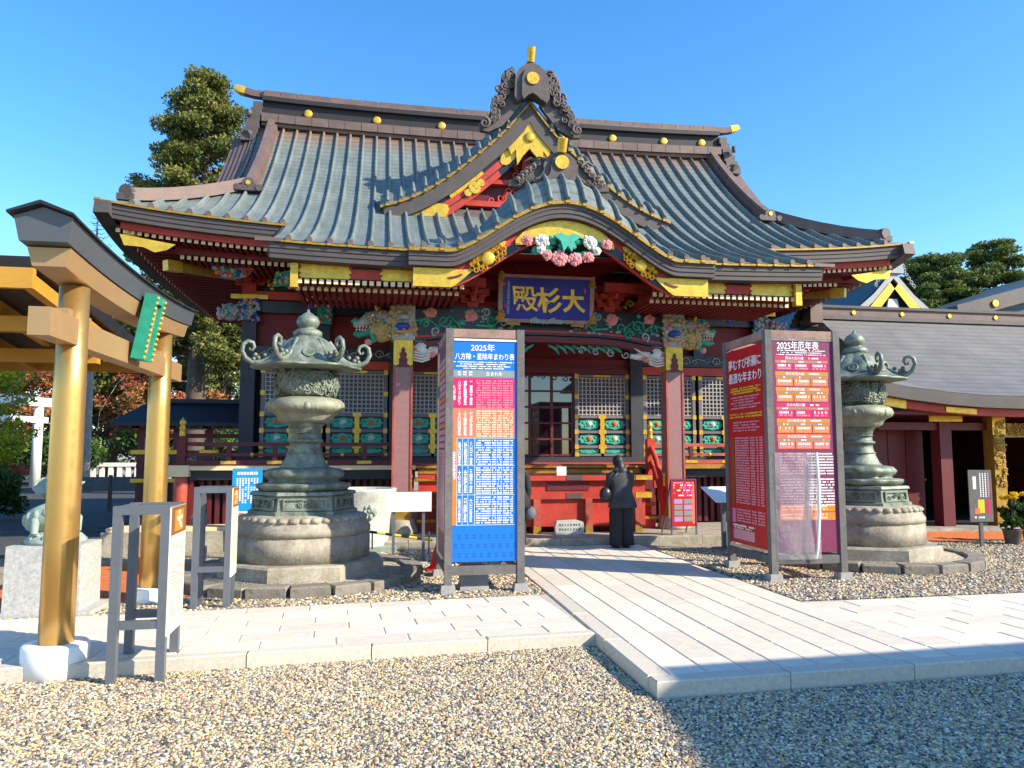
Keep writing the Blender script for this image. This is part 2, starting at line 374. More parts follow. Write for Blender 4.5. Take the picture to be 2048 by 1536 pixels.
def copy_tree(o, parent=None):
    c = o.copy(); COL.objects.link(c); c.parent = parent
    for ch in list(o.children): copy_tree(ch, c)
    return c
def lerp(a, b_, t): return a + (b_ - a) * t
def interp(tab, x):
    if x <= tab[0][0]: return tab[0][1]
    for (a, p), (b_, q) in zip(tab, tab[1:]):
        if x <= b_: return lerp(p, q, (x - a) / (b_ - a))
    return tab[-1][1]
def smooth_interp(tab, x):        # Catmull-Rom through the table
    n = len(tab)
    if x <= tab[0][0]: return tab[0][1]
    if x >= tab[-1][0]: return tab[-1][1]
    for i in range(n - 1):
        if x <= tab[i + 1][0]:
            x0, y0 = tab[i]; x1, y1 = tab[i + 1]; t = (x - x0) / (x1 - x0)
            m0 = (y1 - tab[i - 1][1]) / (x1 - tab[i - 1][0]) if i else (y1 - y0) / (x1 - x0)
            m1 = (tab[i + 2][1] - y0) / (tab[i + 2][0] - x0) if i + 2 < n else (y1 - y0) / (x1 - x0)
            h = x1 - x0
            return (2*t**3 - 3*t*t + 1) * y0 + (t**3 - 2*t*t + t) * h * m0 + (-2*t**3 + 3*t*t) * y1 + (t**3 - t*t) * h * m1

# ------------------------------------------------------------------ lettering: every text is turned to flat mesh in one go
TXT = {}
def prepare_texts(strings):
    obs = []
    for st, bold, vert in strings:
        cu = bpy.data.curves.new('lettering', 'FONT')
        cu.body = '\n'.join(st) if vert else st
        cu.align_x = 'CENTER'; cu.align_y = 'CENTER'; cu.size = 1; cu.offset = bold; cu.resolution_u = 3
        if vert: cu.space_line = .82
        o = bpy.data.objects.new('lettering', cu); COL.objects.link(o); obs.append((st, vert, o))
    dg = bpy.context.evaluated_depsgraph_get()
    for st, vert, o in obs:
        me = bpy.data.meshes.new_from_object(o.evaluated_get(dg))
        vs = [v.co.copy() for v in me.vertices]; fs = [tuple(p.vertices) for p in me.polygons]
        if vs:
            x0, x1 = min(v.x for v in vs), max(v.x for v in vs); y0, y1 = min(v.y for v in vs), max(v.y for v in vs)
            TXT[(st, vert)] = ([((v.x - (x0 + x1) / 2) / (y1 - y0), (v.y - (y0 + y1) / 2) / (y1 - y0)) for v in vs], fs, (x1 - x0) / (y1 - y0))
        cu = o.data; bpy.data.objects.remove(o); bpy.data.curves.remove(cu); bpy.data.meshes.remove(me)
def put_text(mb, st, cx, cz, h, y, mi=0, vert=False, w=None, shear=0.):
    """text of height h (or squeezed to width w) on the xz plane at depth y"""
    vs, fs, asp = TXT[(st, vert)]; sx = h if w is None else w / asp
    mb.add([(cx + a * sx + shear * b_ * h, y, cz + b_ * h) for a, b_ in vs], fs, mi, False)
prepare_texts([('大', .030, 0), ('杉', .024, 0), ('殿', .012, 0), ('2025年', .010, 0), ('八方除・星除年まわり表', .010, 0), ('生まれ年', .008, 0),
               ('八方除', .008, 1), ('八方ふさがり', .006, 1), ('二黒土星', .008, 1), ('羅睺星', .008, 1), ('七赤金星', .008, 1), ('火曜星', .008, 1), ('大凶星', .008, 1),
               ('八白土星', .008, 1), ('計都星', .008, 1), ('後凶星', .008, 1), ('五黄土星', .008, 1), ('金曜星', .008, 1), ('大災星', .008, 1), ('六白金星', .008, 1), ('日曜星', .008, 1), ('後災星', .008, 1),
               ('2025年厄年表', .010, 0), ('夢むすび祈願に', .010, 0), ('最適な年まわり', .010, 0), ('男の大厄の歳', .008, 0), ('男の本厄の歳', .008, 0), ('女の大厄の歳', .008, 0), ('女の本厄の歳', .008, 0), ('星除', .008, 1)])
# ================================================================== GROUND AND PATHS
def sheet(name, pts, z, mat, **kw):
    mb = M(); mb.add([(x, y, z) for x, y in pts], [tuple(range(len(pts)))])
    return mk(name, mb, mat, kind='structure', **kw)
sheet('ground', [(-500, -200), (500, -200), (500, 800), (-500, 800)], 0, 'gravel')
def slab_sheet(name, pts, z, mat):
    n = len(pts); mb = M(); mb.add([(x, y, -.05) for x, y in pts] + [(x, y, z) for x, y in pts], [tuple(n + i for i in range(n))] + [(i, (i + 1) % n, n + (i + 1) % n, n + i) for i in range(n)])
    return mk(name, mb, mat, kind='structure')
slab_sheet('gravel_yard', [(-80, 7.5), (-9, 7.77), (1.94, 8.49), (1.94, 12.8), (4.49, 12.8), (4.49, 7.61), (9.16, 7.61), (9.16, 5.5), (80, 5.9), (80, 90), (-80, 90)], YZ, 'gravel')
sheet('asphalt_yard', [(-60, 17.2), (-5.2, 17.2), (-5.0, 13.2), (-7.5, 12.0), (-60, 11.0)][::-1], YZ + .004, 'asphalt')
sheet('asphalt_road', [(-60, 17.3), (-3.0, 17.3), (-3.0, 60), (-60, 60)][::-1], YZ + .008, 'asphalt')
def blob(name, cx, cy, rx, ry, z, mat, seed=0):
    n = 30; pts = []
    for i in range(n):
        a = 2 * PI * i / n; k = 1 + .12 * math.sin(3 * a + seed) + .07 * math.sin(7 * a + 2 * seed)
        pts.append((cx + rx * k * math.cos(a), cy + ry * k * math.sin(a)))
    return sheet(name, pts, z, mat)
blob('red_gravel_bed', -3.0, 10.45, 1.75, 1.65, YZ + .006, 'red_gravel', 1)
blob('red_gravel_bed', 11.6, 12.9, 2.4, .85, YZ + .006, 'red_gravel', 2)

def pebbles(name, quads, density, smin, smax, seed, label, squash=.62, z=.012):
    mb = M()
    for q in quads: mb.add([(x, y, z) for x, y in q], [tuple(range(len(q)))])
    o = mk(name, mb, 'gravel', kind='stuff', label=label, category='gravel')
    ng = bpy.data.node_groups.new('pebble_scatter', 'GeometryNodeTree')
    ng.interface.new_socket('Geometry', in_out='INPUT', socket_type='NodeSocketGeometry')
    ng.interface.new_socket('Geometry', in_out='OUTPUT', socket_type='NodeSocketGeometry')
    N = ng.nodes; L = ng.links
    gi = N.new('NodeGroupInput'); go = N.new('NodeGroupOutput')
    dp = N.new('GeometryNodeDistributePointsOnFaces'); dp.inputs['Density'].default_value = density; dp.inputs['Seed'].default_value = seed
    ico = N.new('GeometryNodeMeshIcoSphere'); ico.inputs['Radius'].default_value = 1; ico.inputs['Subdivisions'].default_value = 2
    ss = N.new('GeometryNodeSetShadeSmooth'); sm = N.new('GeometryNodeSetMaterial'); sm.inputs['Material'].default_value = MATS['pebble']
    ip = N.new('GeometryNodeInstanceOnPoints')
    rv = N.new('FunctionNodeRandomValue'); rv.data_type = 'FLOAT_VECTOR'
    rv.inputs[0].default_value = (smin, smin, smin * squash); rv.inputs[1].default_value = (smax, smax * .8, smax * squash)
    rr = N.new('FunctionNodeRandomValue'); rr.data_type = 'FLOAT_VECTOR'; rr.inputs[0].default_value = (-.5, -.5, 0); rr.inputs[1].default_value = (.5, .5, 6.28)
    rt = N.new('FunctionNodeRandomValue'); rt.data_type = 'FLOAT'; rt.inputs['Seed'].default_value = 5
    st = N.new('GeometryNodeStoreNamedAttribute'); st.data_type = 'FLOAT'; st.domain = 'INSTANCE'; st.inputs['Name'].default_value = 'tone'
    L.new(gi.outputs[0], dp.inputs['Mesh']); L.new(ico.outputs['Mesh'], ss.inputs[0]); L.new(ss.outputs[0], sm.inputs[0])
    L.new(dp.outputs['Points'], ip.inputs['Points']); L.new(sm.outputs[0], ip.inputs['Instance'])
    L.new(rv.outputs[0], ip.inputs['Scale']); L.new(rr.outputs[0], ip.inputs['Rotation'])
    L.new(ip.outputs[0], st.inputs['Geometry'])
    L.new([s_ for s_ in rt.outputs if s_.type == 'VALUE' and s_.enabled][0], [s_ for s_ in st.inputs if s_.name == 'Value' and s_.enabled][0])
    jn = N.new('GeometryNodeJoinGeometry'); L.new(st.outputs[0], jn.inputs[0]); L.new(gi.outputs[0], jn.inputs[0]); L.new(jn.outputs[0], go.inputs[0])
    o.modifiers.new('scatter', 'NODES').node_group = ng
    return o
LP = lambda x: 6.62 + .066 * (x - 1.92)       # front edge of the left path
pebbles('loose_gravel', [[(-5.2, 3.0), (1.9, 3.0), (1.9, LP(1.9)), (-5.2, LP(-5.2))], [(1.9, 3.2), (7.2, 3.2), (7.2, 5.3), (1.9, 5.1)]],
        3700, .006, .0175, 3, 'loose beige and grey pebbles in front of the paved paths')
pebbles('loose_gravel', [[(-5.5, 8.05), (-1.4, 8.3), (-1.4, 8.95), (-5.5, 8.8)], [(-1.4, 8.3), (1.9, 8.53), (1.9, 12.6), (-1.4, 12.6)], [(4.55, 7.70), (12, 7.75), (12, 12.2), (4.55, 12.2)]],
        520, .010, .026, 8, 'loose gravel around the lanterns and sign towers', z=YZ + .008)

# paving: each slab and kerb stone its own piece
def bev_slab(name, l, w, h, mat, b_=.008):
    mb = M()
    lay = [(-h, 0), (-b_, 0), (0, b_)]
    vs = []
    for z, i in lay:
        for sx, sy in ((-1, -1), (1, -1), (1, 1), (-1, 1)): vs.append((sx * (l / 2 - i), sy * (w / 2 - i), z))
    fs = [(3, 2, 1, 0), (8, 9, 10, 11)]
    for k in (0, 4): fs += [(k + j, k + (j + 1) % 4, k + 4 + (j + 1) % 4, k + 4 + j) for j in range(4)]
    mb.add(vs, fs); return mb.mesh(name, mat)
rs = random.Random(4)
def lay_rows(parent, x0, x1, y0, y1, nrow, L, along='X', gap=.0045, ztop=.12, mat='slab_stone'):
    w = ((y1 - y0) if along == 'X' else (x1 - x0)) / nrow
    cache = {}
    def piece(l):
        l = round(l, 2)
        if l not in cache: cache[l] = bev_slab('paving_slab', l - gap, w - gap, .05, mat)
        return cache[l]
    a0, a1 = (x0, x1) if along == 'X' else (y0, y1)
    for r in range(nrow):
        c = ((y0 if along == 'X' else x0) + (r + .5) * w); a = a0
        first = L * (.5 if r % 2 else 1.) * rs.choice((1., .8, 1.))
        while a < a1 - .02:
            l = min(first if a == a0 else L, a1 - a)
            if a1 - a - l < .12: l = a1 - a
            me = piece(l); z = ztop + rs.uniform(-.0022, .0022)
            if along == 'X': link('paving_slab', me, parent, (a + l / 2, c, z))
            else: link('paving_slab', me, parent, (c, a + l / 2, z), rz=PI / 2)
            a += l
def kerb_row(parent, p0, p1, w, h, L, ztop, mat='kerb_granite'):
    p0, p1 = Vector(p0), Vector(p1); d = p1 - p0; n = max(1, round(d.length / L)); l = d.length / n
    me = bev_slab('kerb_stone', l - .008, w, h, mat, .01); a = math.atan2(d.y, d.x)
    for i in range(n):
        c = p0 + d * ((i + .5) / n); link('kerb_stone', me, parent, (c.x, c.y, ztop + rs.uniform(-.002, .002)), rz=a)
def path_base(name, pts, z=.113):
    n = len(pts); mb = M(); mb.add([(x, y, 0.001) for x, y in pts] + [(x, y, z) for x, y in pts], [tuple(n + i for i in range(n))] + [(i, (i + 1) % n, n + (i + 1) % n, n + i) for i in range(n)])
    return mk(name, mb, 'mortar', kind='structure')
ap = path_base('approach_path', [(1.95, 5.16), (4.48, 5.25), (4.48, 12.75), (1.95, 12.75)])
kerb_row(ap, (2.01, 5.3), (2.01, 12.75), .175, .13, 1.0, .124)
lay_rows(ap, 2.10, 4.50, 5.32, 12.75, 8, .92, 'Y')
kerb_row(ap, (1.93, 5.225), (9.2, 5.49), .155, .13, 1.05, .124)
# left path, turned a little against the approach
lp = path_base('side_path', [(-9, LP(-9) + .1), (1.90, LP(1.9) + .1), (1.90, 8.5), (-9, 8.5 - .72)])
lp2 = link("paved_strip", None, lp, (1.915, 6.62, 0), rz=math.atan(.066))
lay_rows(lp2, -10.8, 0, .13, 1.86, 6, .62, 'X')
kerb_row(lp2, (-10.8, .062), (0.01, .062), .125, .13, 1.02, .124)
rp = path_base('cross_path', [(4.5, 5.3), (9.15, 5.5), (9.15, 7.62), (4.5, 7.62)])
rp2 = link('paved_strip', None, rp, (4.51, 5.405, 0), rz=math.atan(.03))
lay_rows(rp2, 0, 4.65, 0, 2.15, 7, .66, 'X')

# stone terrace the hall stands on
pl = path_base('stone_terrace', [(-2.1, 12.95), (8.3, 12.95), (8.3, 15.2), (-2.1, 15.2)], .20)
pl.data.materials[0] = MATS['old_stone']
kerb_row(pl, (-2.1, 12.95), (8.3, 12.95), .36, .24, 1.3, .245, 'old_stone')
lay_rows(pl, -2.1, 8.3, 13.14, 15.2, 3, .95, 'X', ztop=.242, mat='old_stone')
# ================================================================== THE MAIN HALL (x is measured from the hall's axis, y from the camera)
HX = 3.06; HY = 16.5
hall = thing('shrine_hall', 'red and gold shrine hall with curved patina copper roof and carved gables', 'shrine', (HX, HY, 0))
OFF = (0, -HY, 0)
def S(name, mb, mats, parent=hall, attrs=None, **kw): return mk(name, mb, mats, parent, off=OFF, attrs=attrs, **kw)
def SL(name, me, parent, loc, rz=0., **kw): return link(name, me, parent, (loc[0], loc[1] - HY, loc[2]), rz, **kw)

EW, EY, RY = 7.92, 14.0, 19.0           # eave half width, main eave y, ridge y
PW, PY = 4.8, 12.2                      # porch half width, porch eave y
GU = 6.1                                # gable end half width
def prof(Y): s = Y - 12.2; return 5.06 + .332 * s + .0574 * s * s
def lift(u, Y):
    d = max(0, Y - EY); return .34 * (abs(u) / EW) ** 3.2 * max(0, 1 - d / 4.5) ** 2
def R(u, Y, dz=0.): return (u, Y, prof(Y) + lift(u, Y) + dz)
KY = 11.95
def kf(u): u = abs(u); return (.5 * (1 + math.cos(PI * u / 1.95))) ** .72 if u < 1.95 else 0.
def kz(u, Y):
    f = kf(u); d = Y - KY
    return (1 - f) * prof(max(Y, KY)) + f * (5.90 + .02 * d + .84 * (1 - math.exp(-d / .42))) + .055 + .05 * (1 - f) * min(1, d / .3) * (1 if abs(u) < 2.4 else 0)
def kend(u):
    if kf(u) < .02: return KY + .25 + (2.65 - abs(u)) * .9
    Y = KY + .1; best = Y; bv = -9
    while Y < 14.6 and kz(u, Y) > prof(Y) + .03:
        v = kz(u, Y) - .52 * Y
        if v > bv: bv = v; best = Y
        Y += .03
    return max(best + .04, KY + .3)
RIB = .325
us = [k * RIB for k in range(-24, 25)]
def yr(u):                              # extent of the front slope on the line x = u
    a = abs(u); y0 = PY if a < PW else EY
    y1 = RY - .12 if a <= GU else min(RY - .12, EY + (EW - a))
    return y0, y1
def bare(Y, top): return max(0, 1 - (top - Y) / 1.1)
# deck: carries the sheets; also the rear and the two hip slopes
dk = M()
for sgn in (-1, 1):                     # hip slopes, seen edge-on
    pts = []
    for i in range(9):
        Y = EY + (2 * RY - 2 * EY) * i / 8
        a = min(Y - EY, 2 * RY - EY - Y, EW - GU)
        for j in range(5):
            d = a * j / 4; pts.append((sgn * (EW - d), Y, prof(EY + d) + lift(EW - d, EY + d) * (abs(Y - RY) / 5) ** 3 - .02))
    dk.add(pts, [(i * 5 + j, i * 5 + j + 1, i * 5 + j + 6, i * 5 + j + 5) for i in range(8) for j in range(4)])
for i in range(10):                     # rear slope
    Ya, Yb = RY + i * .5, RY + i * .5 + .5
    wa = GU if 2 * RY - Ya > 16 else EW - (2 * RY - Ya - EY); wb = GU if 2 * RY - Yb > 16 else EW - (2 * RY - Yb - EY)
    dk.quad((-wa, Ya, prof(2 * RY - Ya)), (wa, Ya, prof(2 * RY - Ya)), (wb, Yb, prof(2 * RY - Yb)), (-wb, Yb, prof(2 * RY - Yb)))
roof = S('roof', dk, 'copper_patina', attrs={'bare': [0.] * len(dk.v)})
# one sheet of copper between each two battens, one batten on every line
edges = sorted(set([-EW, EW, -PW, PW] + us))
for ua, ub in zip(edges, edges[1:]):
    if ub - ua < .02: continue
    um = (ua + ub) / 2; y0, y1 = yr(um); mb = M(); n = 14; at = []
    for i in range(n + 1):
        for u in (ua, ub):
            top = yr(u if abs(u) > abs(um) or abs(um) < GU else u)[1] if abs(um) > GU else y1
            Y = lerp(y0, min(top, y1 + .35), i / n); mb.v.append(R(u, Y)); at.append(bare(Y, RY - .1) if abs(u) < GU + .1 else 0.)
    mb.add([], []); mb.f = [(2 * i, 2 * i + 1, 2 * i + 3, 2 * i + 2) for i in range(n)]; mb.m = [0] * n; mb.sm = [True] * n
    S('roof_sheet', mb, 'copper_patina', roof, attrs={'bare': at})
def batten(pts, w=.040, h=.080, mats='copper_patina', bareness=None, parent=roof, name='roof_batten'):
    mb = M(); k = len(pts); vs = []
    sec = [(-1, -.15), (-.82, .75), (-.3, 1), (.3, 1), (.82, .75), (1, -.15)]
    P = [Vector(p) for p in pts]
    for i, p in enumerate(P):
        t = (P[min(i + 1, k - 1)] - P[max(i - 1, 0)]).normalized(); sd = t.cross(Vector((0, 0, 1))).normalized(); nn = sd.cross(t)
        for a, b_ in sec: vs.append(p + sd * a * w / 1. * .9 + nn * b_ * h)
    mb.add(vs, [(i * 6 + j, i * 6 + j + 1, i * 6 + 7 + j, i * 6 + 6 + j) for i in range(k - 1) for j in range(5)] + [(0, 1, 2, 3, 4, 5), tuple(6 * (k - 1) + j for j in (5, 4, 3, 2, 1, 0))], smooth=False)
    b0 = bareness or [0.] * k
    return S(name, mb, mats, parent, attrs={'bare': [b0[i] for i in range(k) for j in range(6)]})
capm = M(); capm.tube([(0, -.02, .035), (0, .04, .035)], .050, 8, 0); capm.b2(-.04, .04, -.03, .0, -.05, -.012, 1)
capme = capm.mesh('batten_cap', ['copper_brown', 'gold_dark'])
for u in us:
    y0, y1 = yr(u)
    if abs(u) < 2.6: y0 = kend(u) + .06
    if y1 - y0 < .35: continue
    n = 12; ys = [lerp(y0 + .01, y1, i / n) for i in range(n + 1)]
    batten([R(u, Y) for Y in ys], bareness=[bare(Y, RY - .1) if abs(u) < GU else 0. for Y in ys])
    if abs(u) > 2.55: SL('batten_cap', capme, roof, R(u, y0, .0))
# ------------------------------------------------------------------ ridge
def rz_(u): return .10 * (abs(u) / 6.2) ** 3 - .10
uu = [-6.05 + 12.1 * i / 24 for i in range(25)]
rg = M(); rg.ribbon([(u, RY, 9.78 + rz_(u)) for u in uu], -.34, .34, 0, .30); rg.ribbon([(u, RY, 10.62 + rz_(u)) for u in uu], -.26, .26, -.07, 0)
ridge = S('ridge', rg, 'copper_brown')
rd = M(); rd.ribbon([(u, RY, 10.08 + rz_(u)) for u in uu], -.22, .22, 0, .36); rd.ribbon([(u, RY, 10.44 + rz_(u)) for u in uu], -.33, .33, 0, .11)
S('ridge_core', rd, 'dark_recess', ridge)
n = 30
for i in range(n):
    a, b_ = -6.05 + 12.1 * i / n + .006, -6.05 + 12.1 * (i + 1) / n - .006
    t = M(); t.ribbon([(a, RY, 10.62 + rz_(a)), (b_, RY, 10.62 + rz_(b_))], -.17, .17, .0, .15); S('ridge_tile', t, 'copper_brown', ridge)
    t = M(); t.ribbon([(a, RY, 9.80 + rz_(a)), (b_, RY, 9.80 + rz_(b_))], -.42, -.335, .06, .27); S('ridge_tile', t, 'copper_brown', ridge)
for u in (-4.95, -3.25, -1.6, 1.6, 3.0, 4.45, 5.55):
    md = M(); md.lathe([(.105, 0), (.105, .03), (.085, .045), (.03, .05)], 14); md.v = [(x + u, RY - .225 - z, y + 10.24 + rz_(u)) for x, y, z in md.v]
    S('ridge_crest', md, 'gold_leaf', ridge)
for sg in (-1, 1):
    t = M(); t.path([(sg * 6.0, RY, 10.60), (sg * 6.3, RY, 10.62), (sg * 6.54, RY, 10.67)], .2, .16); fin = S('ridge_finial', t, 'copper_brown', ridge)
    t = M(); t.path([(sg * 6.535, RY, 10.665), (sg * 6.66, RY, 10.70), (sg * 6.78, RY, 10.78)], .215, [.175, .18, .12]); S('finial_tip', t, 'gold_leaf', ridge)
    t = M()                              # stepped demon-tile stack on the ridge end
    for k in range(6): t.box((sg * (6.16 + .03 * k), RY, 10.30 - .19 * k), (.22 + .03 * k, .62 + .12 * k, .18))
    t.tube([(sg * 6.30, RY - .5, 9.45), (sg * 6.36, RY - .62, 9.38)], .12, 8); t.tube([(sg * 6.30, RY - .55, 9.95), (sg * 6.36, RY - .6, 9.95)], .10, 8)
    S('ridge_end_ornament', t, 'ornament_brown', ridge)
    t = M(); ys = [15.95 + i * .38 for i in range(9)]       # verge of the gable end: courses turning down
    for k in range(5):
        t.add([(sg * (GU + .02 + .12 * k), Y, prof(Y) - .05 - .09 * k) for Y in ys] + [(sg * (GU + .02 + .12 * k + .15), Y - .0, prof(Y) - .09 - .09 * k) for Y in ys] + [(sg * (GU + .17 + .12 * k), Y, prof(Y) - .2 - .09 * k) for Y in ys],
              [(r * 9 + i, r * 9 + i + 1, r * 9 + i + 10, r * 9 + i + 9) for r in (0, 1) for i in range(8)])
    t.add([(sg * GU, 16, 7.2), (sg * GU, 22, 7.2), (sg * GU, RY, 9.9)], [(0, 1, 2)])
    S('verge', t, 'copper_brown', roof)
    # descending ridge and corner ridge
    t = M(); pts = [R(sg * 5.8, Y) for Y in [15.95 + i * .36 for i in range(9)]]
    t.path(pts, .26, .17); t.path(pts, .16, .26); S('descending_ridge', t, 'copper_brown', roof)
    t = M(); t.prism([(-.26, 0), (.26, 0), (.28, .07), (.20, .11), (.13, .12), (.11, .22), (.05, .27), (-.05, .27), (-.11, .22), (-.13, .12), (-.2, .11), (-.28, .07)], -.12, .1)
    t.tube([(-.22, -.14, .06), (-.22, .1, .06)], .07, 8); t.tube([(.22, -.14, .06), (.22, .1, .06)], .07, 8)
    q = R(sg * 5.8, 15.8); t.v = [(x + q[0], y + q[1], z + q[2] + .04) for x, y, z in t.v]; o = S('ridge_foot_ornament', t, 'ornament_brown', roof)
    t = M(); t.disc((q[0], q[2] + .2), .05, q[1] - .135, 10, th=.02); S('ridge_crest', t, 'gold_leaf', roof)
    t = M(); pts = [R(sg * (EW - d), EY + d) for d in (.32, .6, .9, 1.2, 1.5, 1.8, 2.05)]
    t.path(pts, .24, .15); t.path(pts, .14, .24); S('corner_ridge', t, 'copper_brown', roof)
    q = R(sg * (EW - .26), EY + .26, .1); t = M(); t.tube([(q[0], q[1] - .06, q[2] + .08), (q[0] - sg * .05, q[1] + .16, q[2] + .09)], .125, 12); t.box((q[0], q[1] + .05, q[2] - .02), (.3, .2, .12))
    S('corner_ornament', t, 'ornament_brown', roof)
# ------------------------------------------------------------------ eave edges: gilt lip, thick boarded fascia
def eave(parent, pts, h=.25, nm='eave_fascia', y0=.03, y1=.30):
    mb = M(); mb.ribbon(pts, -.012, .22, -.048, -.012, 0); S('gilt_lip', mb, 'gold_dark', parent)
    mb = M(); hh = h / 3
    for k in range(3): mb.ribbon(pts, y0 + .016 * k, y1 + .016 * k, -.06 - hh * (k + 1) + .004, -.06 - hh * k)
    return S(nm, mb, 'eave_brown', parent)
em = M(); em.b2(-.2, .2, EY + .4, EY + .5, 5.2, 5.25)
soff = M()
def soffit_pt(u, t):                     # t = 0 eave, 1 wall
    return (u, lerp(EY + .16, 16.5, t), lerp(5.47 + lift(u, EY), 6.02, t))
for sg in (-1, 1):
    cols = [sg * x for x in (4.3, 5.0, 5.8, 6.4, 6.9, 7.25, 7.5, 7.78)]; rows = [0, .2, .4, .6, .8, 1]
    g = []
    for u in cols:
        tmax = 1. if abs(u) <= 5.8 else max(0.02, (7.78 - abs(u)) / 1.98)
        g += [soffit_pt(u, r * tmax) for r in rows]
    soff.add(g, [(i * 6 + j, i * 6 + j + 1, i * 6 + 7 + j, i * 6 + 6 + j) for i in range(len(cols) - 1) for j in range(5)])
    side = []
    Ys = [14.16, 14.4, 14.8, 15.4, 16.5, 19, 21.5, 23.8]
    for Y in Ys:
        w = min(1., (Y - 14.1) / 2.4)
        for r in rows:
            t = r * w; side.append((sg * lerp(7.78, 5.8, t), Y, lerp(5.47 + .34 * (abs(Y - RY) / 5) ** 3, 6.02, t)))
    soff.add(side, [(i * 6 + j, i * 6 + j + 1, i * 6 + 7 + j, i * 6 + 6 + j) for i in range(len(Ys) - 1) for j in range(5)])
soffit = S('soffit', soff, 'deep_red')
for sg in (-1, 1):
    pts = [R(sg * x, EY) for x in ([4.72 + .1 * i for i in range(33)] + [7.96])]
    pts = [(p[0], p[1] - .02 - .06 * max(0, (abs(p[0]) - 6.5) / 1.6) ** 2, p[2]) for p in pts]
    eave(roof, pts)
    sp = []
    for i in range(25):
        Y = EY - .1 + 10.2 * i / 24; sp.append((sg * (EW + .0), Y, 5.844 + .36 * (abs(Y - RY) / 5.1) ** 4))
    mb = M(); mb.path(sp, .26, .24, z0=-.31); S('side_eave_fascia', mb, 'eave_brown', roof)
    mb = M(); mb.path([(x + sg * .10, y, z) for x, y, z in sp], .1, .05, z0=-.06); S('gilt_lip', mb, 'gold_dark', roof)
# red eave board, two rows of rafters with cream painted ends
raf = M(); raf.b2(-.032, .032, 0, 1.0, -.035, .035, 0); raf.b2(-.036, .036, -.012, 0, -.038, .038, 1); rafm = raf.mesh('rafter', ['deep_red', 'cream_paint'])
raf = M(); raf.b2(-.032, .032, 0, 1.5, -.035, .035, 0); raf.b2(-.036, .036, -.012, 0, -.038, .038, 1); rafm2 = raf.mesh('rafter', ['deep_red', 'cream_paint'])
for sg in (-1, 1):
    pts = [(sg * x, EY, 5.844 + lift(x, EY)) for x in [4.3 + .1 * i for i in range(35)]]
    mb = M(); mb.ribbon(pts, .17, .26, -.42, -.29); S('eave_board', mb, 'red_lacquer', soffit)
    mb = M(); mb.ribbon([(p[0], p[1], p[2] * .5 + 5.844 * .5) for p in pts if abs(p[0]) < 7.0], .72, .82, -.50, -.36); S('eave_board', mb, 'deep_red', soffit)
    for k in range(29):
        u = sg * (4.35 + .122 * k); SL('rafter', rafm, soffit, (u, EY + .27, 5.40 + lift(u, EY)))
    for k in range(21):
        u = sg * (4.35 + .122 * k); SL('rafter', rafm2, soffit, (u, EY + .80, 5.30 + .5 * lift(u, EY)))
    for k in range(34):                  # rafters of the side eaves
        o = SL('rafter', rafm2, soffit, (sg * 7.6, 14.9 + .22 * k, 5.42 + .2 * (max(0, (RY - 14.9 - .22 * k)) / 5) ** 3), rz=sg * PI / 2)
    # hip rafters with gilt shoes
    mb = M(); a, b_ = Vector((sg * 5.9, 16.3, 5.72)), Vector((sg * 7.6, 14.32, 5.50 + .26)); mb.path([a, a.lerp(b_, .5) - Vector((0, 0, .05)), b_], .15, .2, z0=-.2); hr = S('hip_rafter', mb, 'deep_red', soffit)
    mb = M(); mb.path([a.lerp(b_, .86), b_ + (b_ - a) * .02], .17, .22, z0=-.21); S('gilt_shoe', mb, 'gold_leaf', soffit)
    mb = M(); a, b_ = Vector((sg * 5.9, 16.3, 5.50)), Vector((sg * 7.1, 14.95, 5.36)); mb.path([a, b_], .15, .18, z0=-.18); S('hip_rafter', mb, 'gold_dark', soffit)
    mb = M(); mb.path([a.lerp(b_, .85), b_ + (b_ - a) * .02], .17, .2, z0=-.19); S('gilt_shoe', mb, 'gold_leaf', soffit)
    mb = M(); mb.prism([(sg * 6.75, 5.47), (sg * 7.7, 5.62), (sg * 7.62, 5.42), (sg * 7.3, 5.40), (sg * 7.1, 5.31), (sg * 6.9, 5.36)], EY + .15, EY + .168); S('gilt_corner_plate', mb, 'gold_leaf', soffit)
